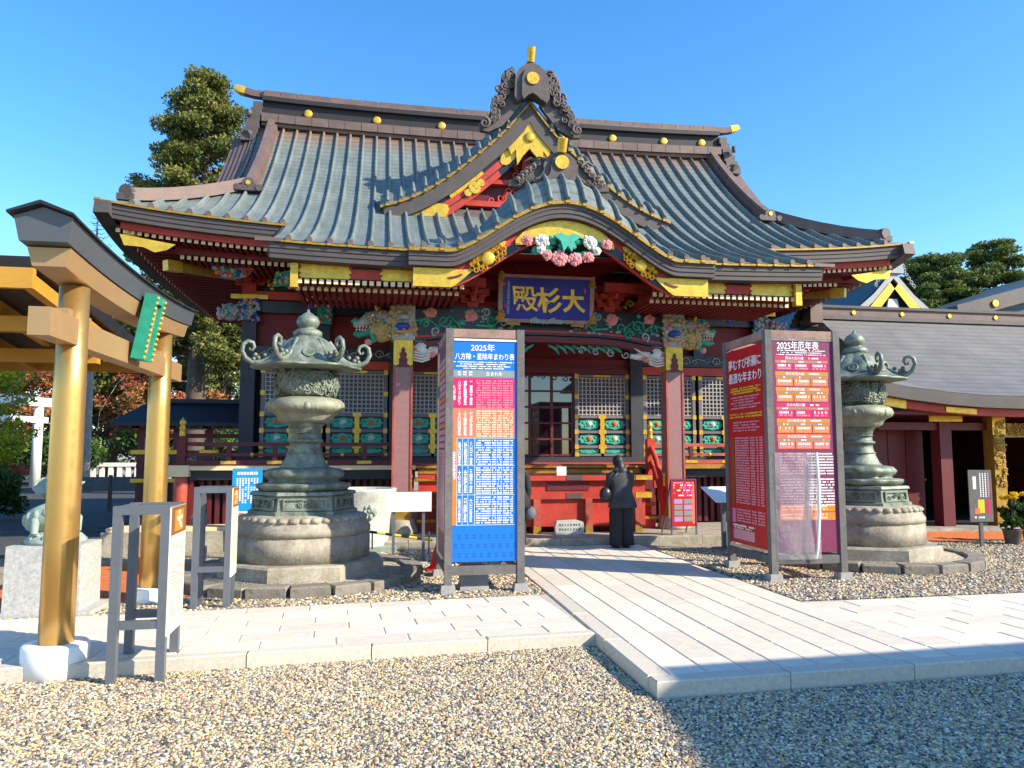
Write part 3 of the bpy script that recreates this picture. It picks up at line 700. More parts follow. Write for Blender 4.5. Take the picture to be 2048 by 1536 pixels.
# ------------------------------------------------------------------ porch eave
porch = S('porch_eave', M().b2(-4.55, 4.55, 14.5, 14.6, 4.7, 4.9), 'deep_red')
for sg in (-1, 1):
    x0, x1 = sorted((sg * 1.72, sg * 4.55)); S('eave_board', M().b2(x0, x1, PY + .34, PY + .42, 4.58, 4.8), 'red_lacquer', porch)
for sg in (-1, 1):
    eave(porch, [R(sg * x, PY) for x in (2.45, 3.0, 3.6, 4.2, 4.84)], .24)
    mb = M(); pts = [R(sg * 4.82, Y) for Y in (12.2, 12.7, 13.2, 13.7, 14.15)]; mb.path(pts, .1, .26, z0=-.30); S('side_eave_fascia', mb, 'eave_brown', porch)
    mb = M(); mb.b2(sg * 4.86 - .2, sg * 4.86 + .2, PY - .02, PY + .05, 5.08, 5.14); S('eave_end_plate', mb, 'copper_brown', porch)
    # gilt plates and black panels on the red board
    for a, b_, m_, sh in ((4.42, 3.55, 'gold_leaf', 1), (3.55, 3.10, 'navy_lacquer', 0), (3.10, 2.35, 'gold_leaf', 2), (2.35, 1.9, 'navy_lacquer', 0)):
        mb = M(); x0, x1 = sorted((sg * a, sg * b_)); z0, z1 = 4.575, 4.815
        if sh: mb.prism([(x0 + .05, z0), (x1 - .05, z0), (x1 - .02, z0 + .05), (x1 - .06, z0 + .08), (x1, (z0 + z1) / 2), (x1 - .06, z1 - .06), (x1 - .02, z1), (x0 + .02, z1), (x0 + .06, z1 - .06), (x0, (z0 + z1) / 2), (x0 + .06, z0 + .08), (x0 + .02, z0 + .05)], PY + .315, PY + .338)
        else: mb.b2(x0, x1, PY + .325, PY + .338, z1 - .06, z1 + .02)
        S('gilt_plate' if sh else 'black_panel', mb, m_, porch)
    mb = M(); mb.b2(sg * 4.47 - .06, sg * 4.47 + .06, PY + .22, PY + .36, 4.40, 4.80); S('gilt_beam_end', mb, 'gold_leaf', porch)
    for k in range(24):
        u = sg * (1.72 + .116 * k); SL('rafter', rafm, porch, (u, PY + .30, 4.52))
    for k in range(24):
        u = sg * (1.78 + .116 * k); SL('rafter', rafm2, porch, (u, PY + .62, 4.47))
mb = M()
for u0, u1 in ((-4.6, -1.7), (1.7, 4.6)): mb.add([(u0, PY + .3, 4.58), (u1, PY + .3, 4.58), (u1, 14.3, 4.98), (u0, 14.3, 4.98), (u0, 16.4, 5.6), (u1, 16.4, 5.6)], [(0, 1, 2, 3), (3, 2, 5, 4)])
mb.add([(-1.7, PY + .5, 5.2), (1.7, PY + .5, 5.2), (1.7, 16.4, 5.7), (-1.7, 16.4, 5.7)], [(0, 1, 2, 3)])
S('porch_soffit', mb, 'deep_red', porch)
# ------------------------------------------------------------------ undulating gable (karahafu) over the steps
kus = [k * .30 for k in range(-8, 9)]; ke = [-2.62] + kus + [2.62]
kroof = M(); kroof.b2(-.5, .5, 12.4, 13.2, 5.6, 5.7)
kara = S('undulating_gable', kroof, 'copper_patina', attrs={'bare': [0.] * 8})
for ua, ub in zip(ke, ke[1:]):
    mb = M(); n = 8; sub = 3; at = []
    for j in range(sub + 1):
        u = lerp(ua, ub, j / sub); y1 = max(kend(u), KY + .3)
        for i in range(n): Y = lerp(KY, y1, i / (n - 1)); mb.v.append((u, Y, kz(u, Y) if kf(u) > .0 else kz(u, Y) - .05 * i / n))
        mb.v.append((u, y1 + .12, min(kz(u, y1), prof(y1 + .12)) - .02))
    mb.f = [(j * (n + 1) + i, j * (n + 1) + n + 1 + i, j * (n + 1) + n + 2 + i, j * (n + 1) + i + 1) for j in range(sub) for i in range(n)]
    mb.m = [0] * len(mb.f); mb.sm = [True] * len(mb.f)
    S('roof_sheet', mb, 'copper_patina', kara, attrs={'bare': [0.] * len(mb.v)})
for u in kus:
    y1 = max(kend(u), KY + .3); ys = [lerp(KY, y1, i / 8) for i in range(9)]
    dz = (kz(u + .01, KY) - kz(u - .01, KY)) / .02
    batten([(u, Y, kz(u, Y)) for Y in ys], parent=kara)
    SL('batten_cap', capme, kara, (u, KY, kz(u, KY)))
kpts = [(-2.64 + 5.28 * i / 56, KY, kz(-2.64 + 5.28 * i / 56, KY)) for i in range(57)]
mb = M(); mb.ribbon(kpts, -.012, .25, -.065, -.006); S('gilt_lip', mb, 'gold_dark', kara)
mb = M()
for k in range(3): mb.ribbon(kpts, .03 + .016 * k, .34, -.06 - .075 * (k + 1), -.06 - .075 * k - .002)
S('eave_fascia', mb, 'eave_brown', kara)
def kband(u0, u1, zo0, zo1, y0, y1, mat, name, n=14, taper=0.):
    mb = M(); vs = []
    for i in range(n + 1):
        u = lerp(u0, u1, i / n); z = kz(u, KY) - .30; e = (1 - abs(2 * i / n - 1)) if taper else 1
        a, b_ = zo0, zo1
        if taper < 0: e = min(1, .12 - taper * i / n); mid = (a + b_) / 2; a, b_ = mid + (a - mid) * e, mid + (b_ - mid) * e
        elif taper: mid = (a + b_) / 2; e = min(1, e * taper + .35); a, b_ = mid + (a - mid) * e, mid + (b_ - mid) * e
        for y, zz in ((y0, a), (y1, a), (y1, b_), (y0, b_)): vs.append((u, KY + y, z + zz))
    fs = [(i * 4 + j, i * 4 + 4 + j, i * 4 + 4 + (j + 1) % 4, i * 4 + (j + 1) % 4) for i in range(n) for j in range(4)] + [(0, 1, 2, 3), tuple(4 * n + j for j in (3, 2, 1, 0))]
    mb.add(vs, fs); return S(name, mb, mat, kara)
kband(-2.5, 2.5, -.30, .03, .22, .30, 'red_lacquer', 'barge_board', 50)
kband(-2.2, 2.2, -.27, -.12, .205, .225, 'navy_lacquer', 'barge_board', 50)
kband(-.86, .86, -.26, .0, .175, .20, 'gold_leaf', 'gilt_plate', 26, 3.2)
for sg in (-1, 1):
    kband(sg * 1.60, sg * 2.56, -.31, .0, .17, .20, 'gold_leaf', 'gilt_plate', 20, -2.6)
    kband(sg * 1.75, sg * 2.0, -.175, -.135, .158, .168, 'maroon_lacquer', 'spade_inlay', 6, 3.)
    kband(sg * 1.02, sg * 1.62, -.09, .02, .17, .20, 'gold_leaf', 'gilt_plate', 10, 4.)
    u = sg * 1.33; z = kz(u, KY) - .42; dz = (kz(u + .01, KY) - kz(u - .01, KY)) / .02; an = math.atan(dz)
    mb = M(); mb.lathe([(.115, 0), (.115, .025), (.10, .035), (.02, .045)], 16)
    for k in range(10):
        q = (k - 4.5) * .062; mb.v += []; 
    ring = M()
    for s2 in (-1, 1):
        for k in range(3):
            ring.lathe([(.075 - .012 * k, 0), (.05 - .01 * k, .03), (.035, .0)], 10, (s2 * (.15 + .085 * k), 0, 0), cap=False)
            ring.lathe([(.05, 0), (.035, .025), (.02, .0)], 8, (s2 * (.12 + .08 * k), .10 - .02 * k, 0), cap=False); ring.lathe([(.05, 0), (.035, .025), (.02, .0)], 8, (s2 * (.12 + .08 * k), -.10 + .02 * k, 0), cap=False)
    for q in (mb, ring): q.v = [(x * math.cos(an) - y * math.sin(an) + u, KY + .17 - w, x * math.sin(an) + y * math.cos(an) + z) for x, y, w in q.v]
    mb.add(ring.v, ring.f); S('gilt_crest', mb, 'gold_leaf', kara)
# pendant carving of peonies and leaves
mb = M(); yy = KY + .12; cz = 5.27
for x, z, r, m_ in ((-.42, 0, .15, 1), (.40, .0, .16, 1), (-.68, -.02, .12, 0), (.70, -.03, .12, 0), (-.45, -.17, .10, 1), (.52, -.15, .10, 1), (-.12, -.30, .17, 0), (.14, -.31, .16, 0), (.36, -.27, .13, 0), (-.34, -.26, .12, 0)):
    mb.flower((x, cz + z), r, yy - .05, m_, 3 if m_ else 0, 8, 3)
for i in range(34):
    a = random.uniform(0, 2 * PI); x = random.uniform(-.62, .62); z = random.uniform(-.27, .08) * (1 - abs(x) * .5)
    mb.ball((x, yy, cz + z), random.uniform(.05, .10), 6, 2, sy=.3, sz=.6)
mb.prism([(-.24, cz + .07), (-.12, cz - .02), (-.07, cz - .2), (0, cz - .1), (.07, cz - .2), (.12, cz - .02), (.24, cz + .07), (.12, cz + .12), (0, cz + .07), (-.12, cz + .12)], yy - .12, yy - .06, 4)
S('flower_carving', mb, ['carve_pink', 'carve_white', 'carve_green', 'gold_leaf', 'carve_teal'], kara)
# demon tile with crest on the undulating gable
def oni(parent, cy, z0, w, h, body, crest_z, crest_r, fin):
    mb = M(); mb.prism([(x * w, z0 + z * h) for x, z in body], cy - .16, cy + .14)
    mb.prism([(x * w * .62, z0 + z * h * .86 + h * .03) for x, z in body], cy - .22, cy - .16)
    return mb
body = [(-.5, 0), (.5, 0), (.47, .10), (.40, .17), (.33, .26), (.29, .42), (.30, .58), (.24, .80), (.14, .95), (0, 1.02), (-.14, .95), (-.24, .80), (-.30, .58), (-.29, .42), (-.33, .26), (-.40, .17), (-.47, .10)]
mb = oni(kara, 12.45, 6.0, 1.05, .82, body, 0, 0, 0); oni0 = True
for sg in (-1, 1):
    for k in range(6):
        mb.spiral((sg * (.12 + .115 * k), 6.06 + (.0 if k < 4 else -.03 * (k - 3))), .065, 12.24 + .01 * k, 1.3, .02, a0=PI / 2, sgn=-sg)
    mb.prism([(sg * a, b_) for a, b_ in ((.2, 6.0), (.25, 6.7), (.42, 6.64), (.6, 6.42), (.74, 6.2), (.9, 6.05), (.9, 5.93), (.6, 5.9))][::sg], 12.38, 12.5)
    for k in range(6):
        t = k / 5; mb.spiral((sg * (.36 + .38 * t), 6.62 - .52 * t), .075, 12.34, 1.2, .028, a0=random.uniform(0, 6), sgn=sg); mb.ball((sg * (.40 + .36 * t), 12.38, 6.56 - .46 * t), .075, 6)
    mb.tube([(sg * .30, 12.40, 6.55), (sg * .52, 12.40, 6.66), (sg * .62, 12.40, 6.58)], [.06, .05, .02], 7)
mb.v = [(x, y + .12, 6.40 + (z - 6.0) * .70) for x, y, z in mb.v]; S('demon_tile', mb, 'ornament_brown', kara)
mb = M(); mb.disc((0, 6.76), .125, 12.31, 16, th=.05); S('gilt_crest', mb, 'gold_leaf', kara)
mb = M(); mb.tube([(0, 12.9, 6.72), (0, 12.55, 6.90), (0, 12.36, 6.98)], [.09, .085, .08], 10); mb.path([(0, 12.6, 6.62), (0, 13.4, 6.66), (0, 15.1, 6.72)], .3, .26); S('gable_ridge', mb, 'copper_brown', kara)
mb = M(); mb.tube([(0, 12.36, 6.96), (0, 12.31, 7.06), (0, 12.25, 7.17)], [.085, .088, .092], 10); S('finial_tip', mb, 'gold_leaf', kara)
# ------------------------------------------------------------------ dormer gable (chidori-hafu)
GT = [(0, 9.20), (.25, 8.88), (.6, 8.47), (1.16, 7.94), (1.7, 7.48), (2.2, 7.13), (2.65, 6.90), (3.12, 6.74)]
def gz(u): return smooth_interp(GT, abs(u))
GY = 15.12
gu = [3.12 * i / 18 for i in range(19)]
dorm = M()
for sg in (-1, 1):
    g = []
    for u in gu:
        yb = GY + .55
        while prof(yb) < gz(u) + .36 and yb < 18.6: yb += .1
        for Y, dz in ((GY + .45, .36), ((GY + .45 + yb) / 2, .38), (yb + .1, .36)): g.append((sg * u, Y, gz(u) + dz))
    dorm.add(g, [(i * 3 + j, i * 3 + j + 1, i * 3 + 4 + j, i * 3 + 3 + j) for i in range(18) for j in range(2)], smooth=True)
    dorm.add([(sg * u, GY, gz(u)) for u in gu] + [(sg * u, GY + .22, gz(u) + .23) for u in gu] + [(sg * u, GY + .45, gz(u) + .36) for u in gu],
             [(r * 19 + i, r * 19 + i + 1, r * 19 + i + 20, r * 19 + i + 19) for r in (0, 1) for i in range(18)], smooth=True)
gable = S('dormer_gable', dorm, 'copper_patina', attrs={'bare': [0.] * len(dorm.v)})
def arc_pos(step, start):
    out = []; acc = 0; nxt = start; pu = 0
    for i in range(1, 400):
        u = 3.1 * i / 400; acc += math.hypot(3.1 / 400, gz(u) - gz(pu)); pu = u
        if acc >= nxt: out.append(u); nxt += step
    return out
for sg in (-1, 1):
    for u in arc_pos(.285, .75):
        batten([(sg * u, GY - .01, gz(u) + .005), (sg * u, GY + .1, gz(u) + .12), (sg * u, GY + .22, gz(u) + .235), (sg * u, GY + .34, gz(u) + .31), (sg * u, GY + .47, gz(u) + .37)], parent=gable)
        SL('batten_cap', capme, gable, (sg * u, GY - .01, gz(u) - .01))
    pts = [(sg * u, GY, gz(u)) for u in gu]
    mb = M(); mb.ribbon(pts, -.012, .2, -.055, -.006); S('gilt_lip', mb, 'gold_dark', gable)
    def gband(u0, u1, d0, d1, y0, y1, mat, name, n=20, tp=0):
        mb = M(); vs = []
        for i in range(n + 1):
            u = lerp(u0, u1, i / n); sl = (gz(u + .02) - gz(max(0, u - .02))) / (.04 if u > .02 else u + .02); L = math.hypot(1, sl)
            e = min(1, .25 + tp * (1 - abs(2 * i / n - 1))) if tp else 1; mid = (d0 + d1) / 2
            for y, d in ((y0, d1), (y1, d1), (y1, d0), (y0, d0)):
                dd = mid + (d - mid) * e; vs.append((sg * max(0.0, u - dd * (-sl) / L * .9), GY + y, gz(u) - dd / L - dd * .25))
        mb.add(vs, [(i * 4 + j, i * 4 + 4 + j, i * 4 + 4 + (j + 1) % 4, i * 4 + (j + 1) % 4) for i in range(n) for j in range(4)] + [(0, 1, 2, 3), tuple(4 * n + j for j in (3, 2, 1, 0))])
        return S(name, mb, mat, gable)
    gband(.0, 3.08, .04, .28, .03, .30, 'eave_brown', 'barge_fascia')
    gband(.28, 2.95, .28, .56, .16, .24, 'navy_lacquer', 'barge_board')
    gband(.75, 2.3, .33, .44, .135, .165, 'red_lacquer', 'barge_board'); gband(.95, 2.2, .46, .57, .135, .165, 'red_lacquer', 'barge_board')
    gband(1.95, 2.98, .28, .60, .12, .15, 'gold_leaf', 'gilt_plate', 12, 3); gband(.32, .85, .28, .50, .12, .15, 'gold_leaf', 'gilt_plate', 10, 3)
    gband(1.18, 1.85, .28, .34, .12, .15, 'gold_leaf', 'gilt_plate', 8)
    mb = M()
    for k, (du, dd, r) in enumerate(((0, 0, .13), (.14, .09, .08), (-.13, -.10, .08), (.05, -.09, .06), (-.04, .1, .06))):
        u = 1.42 + du; mb.disc((sg * (u - .25), gz(u) - .45), r, GY + .09 - .004 * k, 12, th=.05)
    S('gilt_crest', mb, 'gold_leaf', gable)
tp = [(sg_ * u, gz(u) - .62 - .1 * (u / 2.4)) for sg_, lst in ((-1, [2.3, 1.9, 1.5, 1.1, .7, .35]), (1, [.35, .7, 1.1, 1.5, 1.9, 2.3])) for u in lst]
mb = M(); mb.prism([(-2.3, 6.6)] + tp + [(2.3, 6.6)], GY + .62, GY + .7); tym = S('tympanum', mb, 'maroon_lacquer', gable)
mb = M(); mb.b2(-1.5, 1.5, GY + .42, GY + .62, 6.98, 7.10); mb.b2(-.09, .09, GY + .42, GY + .62, 7.1, 8.4); mb.b2(-1.0, 1.0, GY + .45, GY + .62, 7.5, 7.60); S('gable_strut', mb, 'red_lacquer', gable)
mb = M()
for sg in (-1, 1):
    for k in range(9):
        mb.spiral((sg * random.uniform(.2, 1.2), random.uniform(7.15, 7.45)), random.uniform(.07, .13), GY + .55, 1.2, .03, a0=random.uniform(0, 6), sgn=sg)
    for k in range(7): mb.spiral((sg * random.uniform(.12, .6), random.uniform(7.65, 8.1)), random.uniform(.07, .11), GY + .52, 1.2, .028, a0=random.uniform(0, 6), sgn=sg)
S('gable_carving', mb, 'red_lacquer', gable)
mb = M(); mb.b2(-2.0, 2.0, GY + .3, GY + .5, 6.72, 6.84); mb.b2(-2.3, 2.3, GY + .2, GY + .34, 6.60, 6.70); S('gable_sill', mb, 'copper_brown', gable)
mb = M(); mb.prism([(-.46, 8.16), (-.34, 8.38), (0, 8.82), (.34, 8.38), (.46, 8.16), (.40, 8.02), (.30, 8.14), (.27, 7.80), (.14, 8.02), (0, 8.18), (-.14, 8.02), (-.27, 7.80), (-.30, 8.14), (-.40, 8.02)], GY + .06, GY + .13)
mb.lathe([(.11, 0), (.11, .03), (.06, .05)], 14); mb.v[-42:] = [(x, GY + .06 - z, y + 8.42) for x, y, z in mb.v[-42:]]
S('gilt_pendant', mb, 'gold_leaf', gable)
mb = M(); mb.prism([(-.62, 8.4), (.62, 8.4), (.3, 8.8), (0, 9.22), (-.3, 8.8)], GY + .14, GY + .3); S('apex_board', mb, 'eave_brown', gable)
mb = oni(gable, 15.05, 9.08, .95, .86, [(-.33, 0), (-.18, .12), (0, .2), (.18, .12), (.33, 0), (.40, .12), (.38, .62), (.30, .82), (.16, .95), (0, 1.0), (-.16, .95), (-.30, .82), (-.38, .62), (-.40, .12)], 0, 0, 0)
for sg in (-1, 1):
    mb.prism([(sg * a, b_) for a, b_ in ((.2, 9.1), (.36, 9.9), (.52, 9.82), (.64, 9.55), (.66, 9.3), (.80, 9.05), (.92, 8.75), (1.1, 8.62), (1.08, 8.46), (.9, 8.44), (.6, 8.6))][::sg], 15.08, 15.2)
    for k in range(26):
        t = (k + .5) / 26; u = .40 + .50 * t + random.uniform(-.06, .06); z = 9.72 - 1.08 * t
        mb.spiral((sg * (u + random.uniform(-.06, .10)), z + random.uniform(-.06, .06)), .11 - .045 * t, 15.0, 1.3, .035 - .012 * t, a0=random.uniform(0, 6), sgn=sg); mb.ball((sg * u, 15.08, z), .12 - .05 * t, 6, sy=.7)
    mb.spiral((sg * 1.0, 8.58), .12, 14.98, 1.4, .04, a0=PI / 2, sgn=sg)
    mb.tube([(sg * .38, 15.05, 9.85), (sg * .52, 15.05, 9.75), (sg * .62, 15.05, 9.55)], [.05, .06, .04], 7)
S('demon_tile', mb, 'ornament_brown', gable)
mb = M(); mb.disc((0, 9.56), .135, 14.80, 18, th=.05); S('gilt_crest', mb, 'gold_leaf', gable)
mb = M(); mb.tube([(0, 15.6, 9.75), (0, 15.2, 9.98), (0, 15.06, 10.08)], [.1, .09, .075], 10); mb.path([(0, 15.1, 9.45), (0, 18.5, 9.45)], .34, .34); S('gable_ridge', mb, 'copper_brown', gable)
mb = M(); mb.tube([(0, 15.06, 10.05), (0, 15.0, 10.18), (0, 14.94, 10.32)], [.08, .085, .088], 10); S('finial_tip', mb, 'gold_leaf', gable)
# ================================================================== HALL BODY
WY = 16.5
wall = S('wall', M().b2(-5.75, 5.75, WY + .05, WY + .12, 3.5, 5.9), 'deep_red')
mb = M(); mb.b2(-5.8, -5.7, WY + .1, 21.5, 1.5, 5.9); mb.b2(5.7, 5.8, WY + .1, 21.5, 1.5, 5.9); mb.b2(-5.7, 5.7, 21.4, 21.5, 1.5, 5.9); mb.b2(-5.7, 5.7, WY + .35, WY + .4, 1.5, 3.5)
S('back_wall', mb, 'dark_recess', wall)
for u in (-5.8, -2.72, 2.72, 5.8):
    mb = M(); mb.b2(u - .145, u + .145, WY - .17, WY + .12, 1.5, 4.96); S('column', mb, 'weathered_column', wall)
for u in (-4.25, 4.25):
    mb = M(); mb.b2(u - .12, u + .12, WY - .14, WY + .05, 3.9, 4.7); S('strut', mb, 'navy_lacquer', wall)
mb = M(); mb.b2(-5.95, 5.95, WY - .12, WY + .05, 4.68, 4.93); S('head_beam', mb, 'navy_lacquer', wall)
mb = M(); mb.b2(-5.95, 5.95, WY - .2, WY + .05, 4.95, 5.12); S('plate_beam', mb, 'red_lacquer', wall)
for u0, u1 in ((-5.65, -2.87), (2.87, 5.65)):
    mb = M(); mb.b2(u0, u1, WY - .12, WY + .05, 3.70, 3.96, 0); mb.b2(u0, u1, WY - .14, WY + .05, 3.50, 3.68, 1)
    x = u0 + .3
    while x < u1 - .2:
        mb.spiral((x, 3.83), .10, WY - .14, 1.3, .016, 2, 0, 1); mb.spiral((x + .22, 3.80), .07, WY - .14, 1.2, .014, 2, PI, -1); mb.tube([(x - .25, WY - .135, 3.78), (x - .12, WY - .135, 3.85), (x, WY - .135, 3.76), (x + .3, WY - .135, 3.88), (x + .5, WY - .135, 3.84)], .012, 4, 2); x += .75
    S('lintel_beam', mb, ['navy_lacquer', 'red_lacquer', 'carve_grey'], wall)
mb = M(); mb.b2(-2.57, 2.57, WY - .1, WY + .05, 3.50, 3.62, 0); mb.b2(-2.57, 2.57, WY - .06, WY + .05, 3.72, 3.84, 1); mb.b2(-2.57, 2.57, WY - .04, WY + .04, 3.62, 3.72, 0); S('lintel_beam', mb, ['maroon_lacquer', 'deep_red'], wall)
mb = M(); mb.b2(-5.9, 5.9, WY - .22, WY + .05, 1.50, 1.62); S('sill_beam', mb, 'weathered_column', wall)
mb = M(); mb.b2(-5.95, 5.95, WY - .3, WY + .1, 1.32, 1.50); S('floor_beam', mb, 'red_lacquer', wall)
# ---- lattice shutters: frame, lattice, five painted flower panels
def flower_panel(color, w, h, small=False):
    mb = M(); mb.b2(-w / 2, w / 2, 0, .03, -h / 2, h / 2, 0)
    n = 16; mb.prism([(w * .44 * math.copysign(abs(math.cos(2 * PI * i / n)) ** .8, math.cos(2 * PI * i / n)) * (1 + .10 * math.cos(8 * 2 * PI * i / n)), h * .40 * math.sin(2 * PI * i / n) * (1 + .12 * math.cos(8 * 2 * PI * i / n))) for i in range(n)], -.012, .0, 1)
    for s2 in (-1, 1):
        for k in range(3): mb.ball((s2 * w * (.16 + .09 * k), -.012, (k % 2 - .5) * h * .25), h * .13, 6, 3 if k == 1 else 1, sy=.4)
    if not small: mb.flower((0, .01), h * .30, -.02, 2, 2, 7, 2)
    return mb.mesh('flower_panel', ['navy_lacquer', 'carve_teal', color, 'carve_green'])
fpA, fpB, fpS = flower_panel('carve_orange', .56, .27), flower_panel('carve_white', .56, .27), flower_panel('carve_white', .56, .13, True)
SWD = 1.27
fr = M()
for x in (-SWD / 2 + .035, SWD / 2 - .035): fr.b2(x - .035, x + .035, -.05, .03, 1.64, 3.48, 0)
fr.b2(-.03, .03, -.05, .03, 1.64, 2.55, 0)
for z in (1.67, 1.85, 2.185, 2.525, 3.455): fr.b2(-SWD / 2 + .07, SWD / 2 - .07, -.05, .03, z - .03, z + .03, 0)
fr.b2(-SWD / 2 + .07, SWD / 2 - .07, .02, .03, 2.555, 3.425, 3)
for x in (-SWD / 2 + .035, SWD / 2 - .035):
    for z in (1.68, 1.85, 2.185, 2.53, 2.98, 3.45): fr.b2(x - .045, x + .045, -.062, -.045, z - .05, z + .05, 1)
for z in (1.85, 2.185, 2.53): fr.b2(-.09, .09, -.062, -.045, z - .045, z + .045, 1)
fr.b2(-.2, .2, -.062, -.045, 3.43, 3.48, 1); fr.b2(-.05, .05, -.062, -.045, 1.7, 2.5, 1)
frm = fr.mesh('shutter', ['lattice_paint', 'gold_leaf', 'navy_lacquer', 'lattice_back'])
la = M(); nx, nz = 13, 10
for i in range(nx):
    x = -SWD / 2 + .09 + (SWD - .18) * i / (nx - 1); la.b2(x - .0115, x + .0115, -.03, .012, 2.555, 3.425)
for j in range(nz):
    z = 2.58 + .82 * j / (nz - 1); la.b2(-SWD / 2 + .07, SWD / 2 - .07, -.028, .010, z - .0105, z + .0105)
lam = la.mesh('lattice', 'lattice_white')
for k, u in enumerate((-4.90, -3.54, -1.92, 1.92, 3.54, 4.90)):
    sh = SL('shutter', frm, hall, (u, WY - .02, 0)); link('lattice', lam, sh)
    for c in (0, 1):
        x = (-.30, .30)[c]
        for r in (0, 1): link('flower_panel', (fpA, fpB)[(c + r + k) % 2], sh, (x, -.0, (2.355, 2.018)[r]))
        link('flower_panel', fpS, sh, (x, 0, 1.76))
# ---- glazed doors in the middle
gd = M()
for i in range(6): x = -1.26 + 2.52 * i / 5; gd.b2(x - .03, x + .03, WY - .03, WY + .03, 1.62, 3.5)
for j in range(6): z = 1.66 + 1.80 * j / 5; gd.b2(-1.23, 1.23, WY - .022, WY + .022, z - .022, z + .022)
gdo = S('glazed_door', gd, 'maroon_lacquer')
pane = M(); pane.b2(-.222, .222, -.004, .004, -.158, .158); pam = pane.mesh('pane', 'dark_glass')
for i in range(5):
    for j in range(5): SL('pane', pam, gdo, (-1.26 + 2.52 * (i + .5) / 5, WY, 1.66 + 1.80 * (j + .5) / 5))
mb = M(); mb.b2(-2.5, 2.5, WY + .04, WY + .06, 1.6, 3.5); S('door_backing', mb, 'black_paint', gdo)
# ---- veranda, railings, steps
VY = 15.0
mb = M(); mb.b2(-6.8, 6.8, VY, WY - .3, 1.40, 1.48); mb.b2(-6.8, -5.95, WY - .3, 22, 1.40, 1.48); mb.b2(5.95, 6.8, WY - .3, 22, 1.40, 1.48); ver = S('veranda', mb, 'faded_red_wood')
for u0, u1 in ((-6.82, -2.35), (2.35, 6.82)):
    mb = M(); mb.b2(u0, u1, VY - .03, VY + .05, 1.385, 1.465); S('floor_edge', mb, 'cream_paint' if u0 < 0 else 'gold_dark', ver)
    mb = M(); mb.b2(u0, u1, VY + .1, VY + .25, 1.2, 1.385); S('edge_beam', mb, 'navy_lacquer', ver)
    mb = M(); n = 30
    for i in range(n): x = lerp(u0 + .1, u1 - .1, i / (n - 1)); mb.b2(x - .04, x + .04, VY + .42, VY + .48, .25, 1.25)
    S('underfloor_slats', mb, 'maroon_lacquer', ver, kind='stuff')
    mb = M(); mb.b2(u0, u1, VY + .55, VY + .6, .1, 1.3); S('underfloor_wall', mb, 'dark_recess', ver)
    for x in (u0 + .2, (u0 + u1) / 2, u1 - .2): mb = M(); mb.b2(x - .1, x + .1, VY + .14, VY + .34, .1, 1.2); S('veranda_post', mb, 'maroon_lacquer', ver)
mb = M(); mb.b2(-6.9, 6.9, VY + .05, 22.2, .0, .2); S('stone_base', mb, 'old_stone', ver)
def giboshi(parent, x, y, z, s=1., col='gold_leaf'):
    g = M(); g.lathe([(0.06, 0), (.068, .02), (.06, .05), (.06, .16), (.07, .18), (.045, .21), (.05, .235), (.07, .28), (.06, .33), (.03, .36), (.012, .40), (.0, .41)], 12); g.v = [(a * s + x, b_ * s + y, c * s + z) for a, b_, c in g.v]
    return S('post_finial', g, col, parent)
for sg in (-1, 1):
    a, b_ = (-6.72, -2.5) if sg < 0 else (2.62, 6.72)
    rl = M(); rl.b2(a, b_, VY + .02, VY + .10, 1.845, 1.915); rl.b2(a, b_, VY + .025, VY + .085, 1.65, 1.71); rl.b2(a, b_, VY + .01, VY + .11, 1.49, 1.57)
    rail = S('railing', rl, 'maroon_lacquer' if sg < 0 else 'faded_red_wood')  # left rail in darker maroon: its shade is put into the colour
    for x in ((a, b_) if sg < 0 else (b_,)):
        mb = M(); mb.b2(x - .075, x + .075, VY - .02, VY + .13, 1.3, 2.02); S('rail_post', mb, 'maroon_lacquer', rail)
        if x < -5: giboshi(rail, x, VY + .055, 2.02, .9)
    for k in range(1, 5):
        x = lerp(a, b_, k / 5); mb = M(); mb.b2(x - .04, x + .04, VY + .015, VY + .095, 1.57, 1.85); S('rail_baluster', mb, 'maroon_lacquer', rail)
        for q in range(2): mb = M(); mb.b2(x - .14 + q * .35, x + .14 + q * .35, VY + .002 - .0 * q, VY + .008, 1.50, 1.56) if q == 0 else mb.ball((x + .42, VY + .06, 1.68), .05, 6); S('gilt_fitting', mb, 'gold_leaf', rail)
    rl = M(); rl.b2(sg * 6.72 - .04, sg * 6.72 + .04, VY + .1, 21, 1.85, 1.91); rl.b2(sg * 6.72 - .03, sg * 6.72 + .03, VY + .1, 21, 1.65, 1.7); rl.b2(sg * 6.72 - .05, sg * 6.72 + .05, VY + .1, 21, 1.49, 1.56); S('side_rail', rl, 'maroon_lacquer', rail)
    # stair rail: newel with gilt finial, two sloping rails, foot post
    x = sg * 2.5; nw = M(); nw.b2(x - .08, x + .08, VY - .12, VY + .04, 1.2, 2.0); st = S('stair_rail', nw, 'red_lacquer'); giboshi(st, x, VY - .04, 2.0, .95)
    for z in (1.82, 1.52): nw = M(); nw.tube([(x, VY - .1, z), (x, VY - .35, z - .22), (x, 14.2, z - .85)], .055, 8); S('sloping_rail', nw, 'red_lacquer', st)
    nw = M(); nw.b2(x - .08, x + .08, 14.08, 14.24, .25, 1.05); S('foot_post', nw, 'red_lacquer', st); giboshi(st, x, 14.16, 1.05, .8)
    for q in (14.45, 14.7): nw = M(); nw.b2(x - .035, x + .035, q - .035, q + .035, 1.3 - (VY - q) * 1.0, 1.74 - (VY - q) * .98); S('rail_baluster', nw, 'red_lacquer', st)
steps = S('steps', M().b2(-2.3, 2.3, 14.45, 15.1, .24, .9), 'red_lacquer')
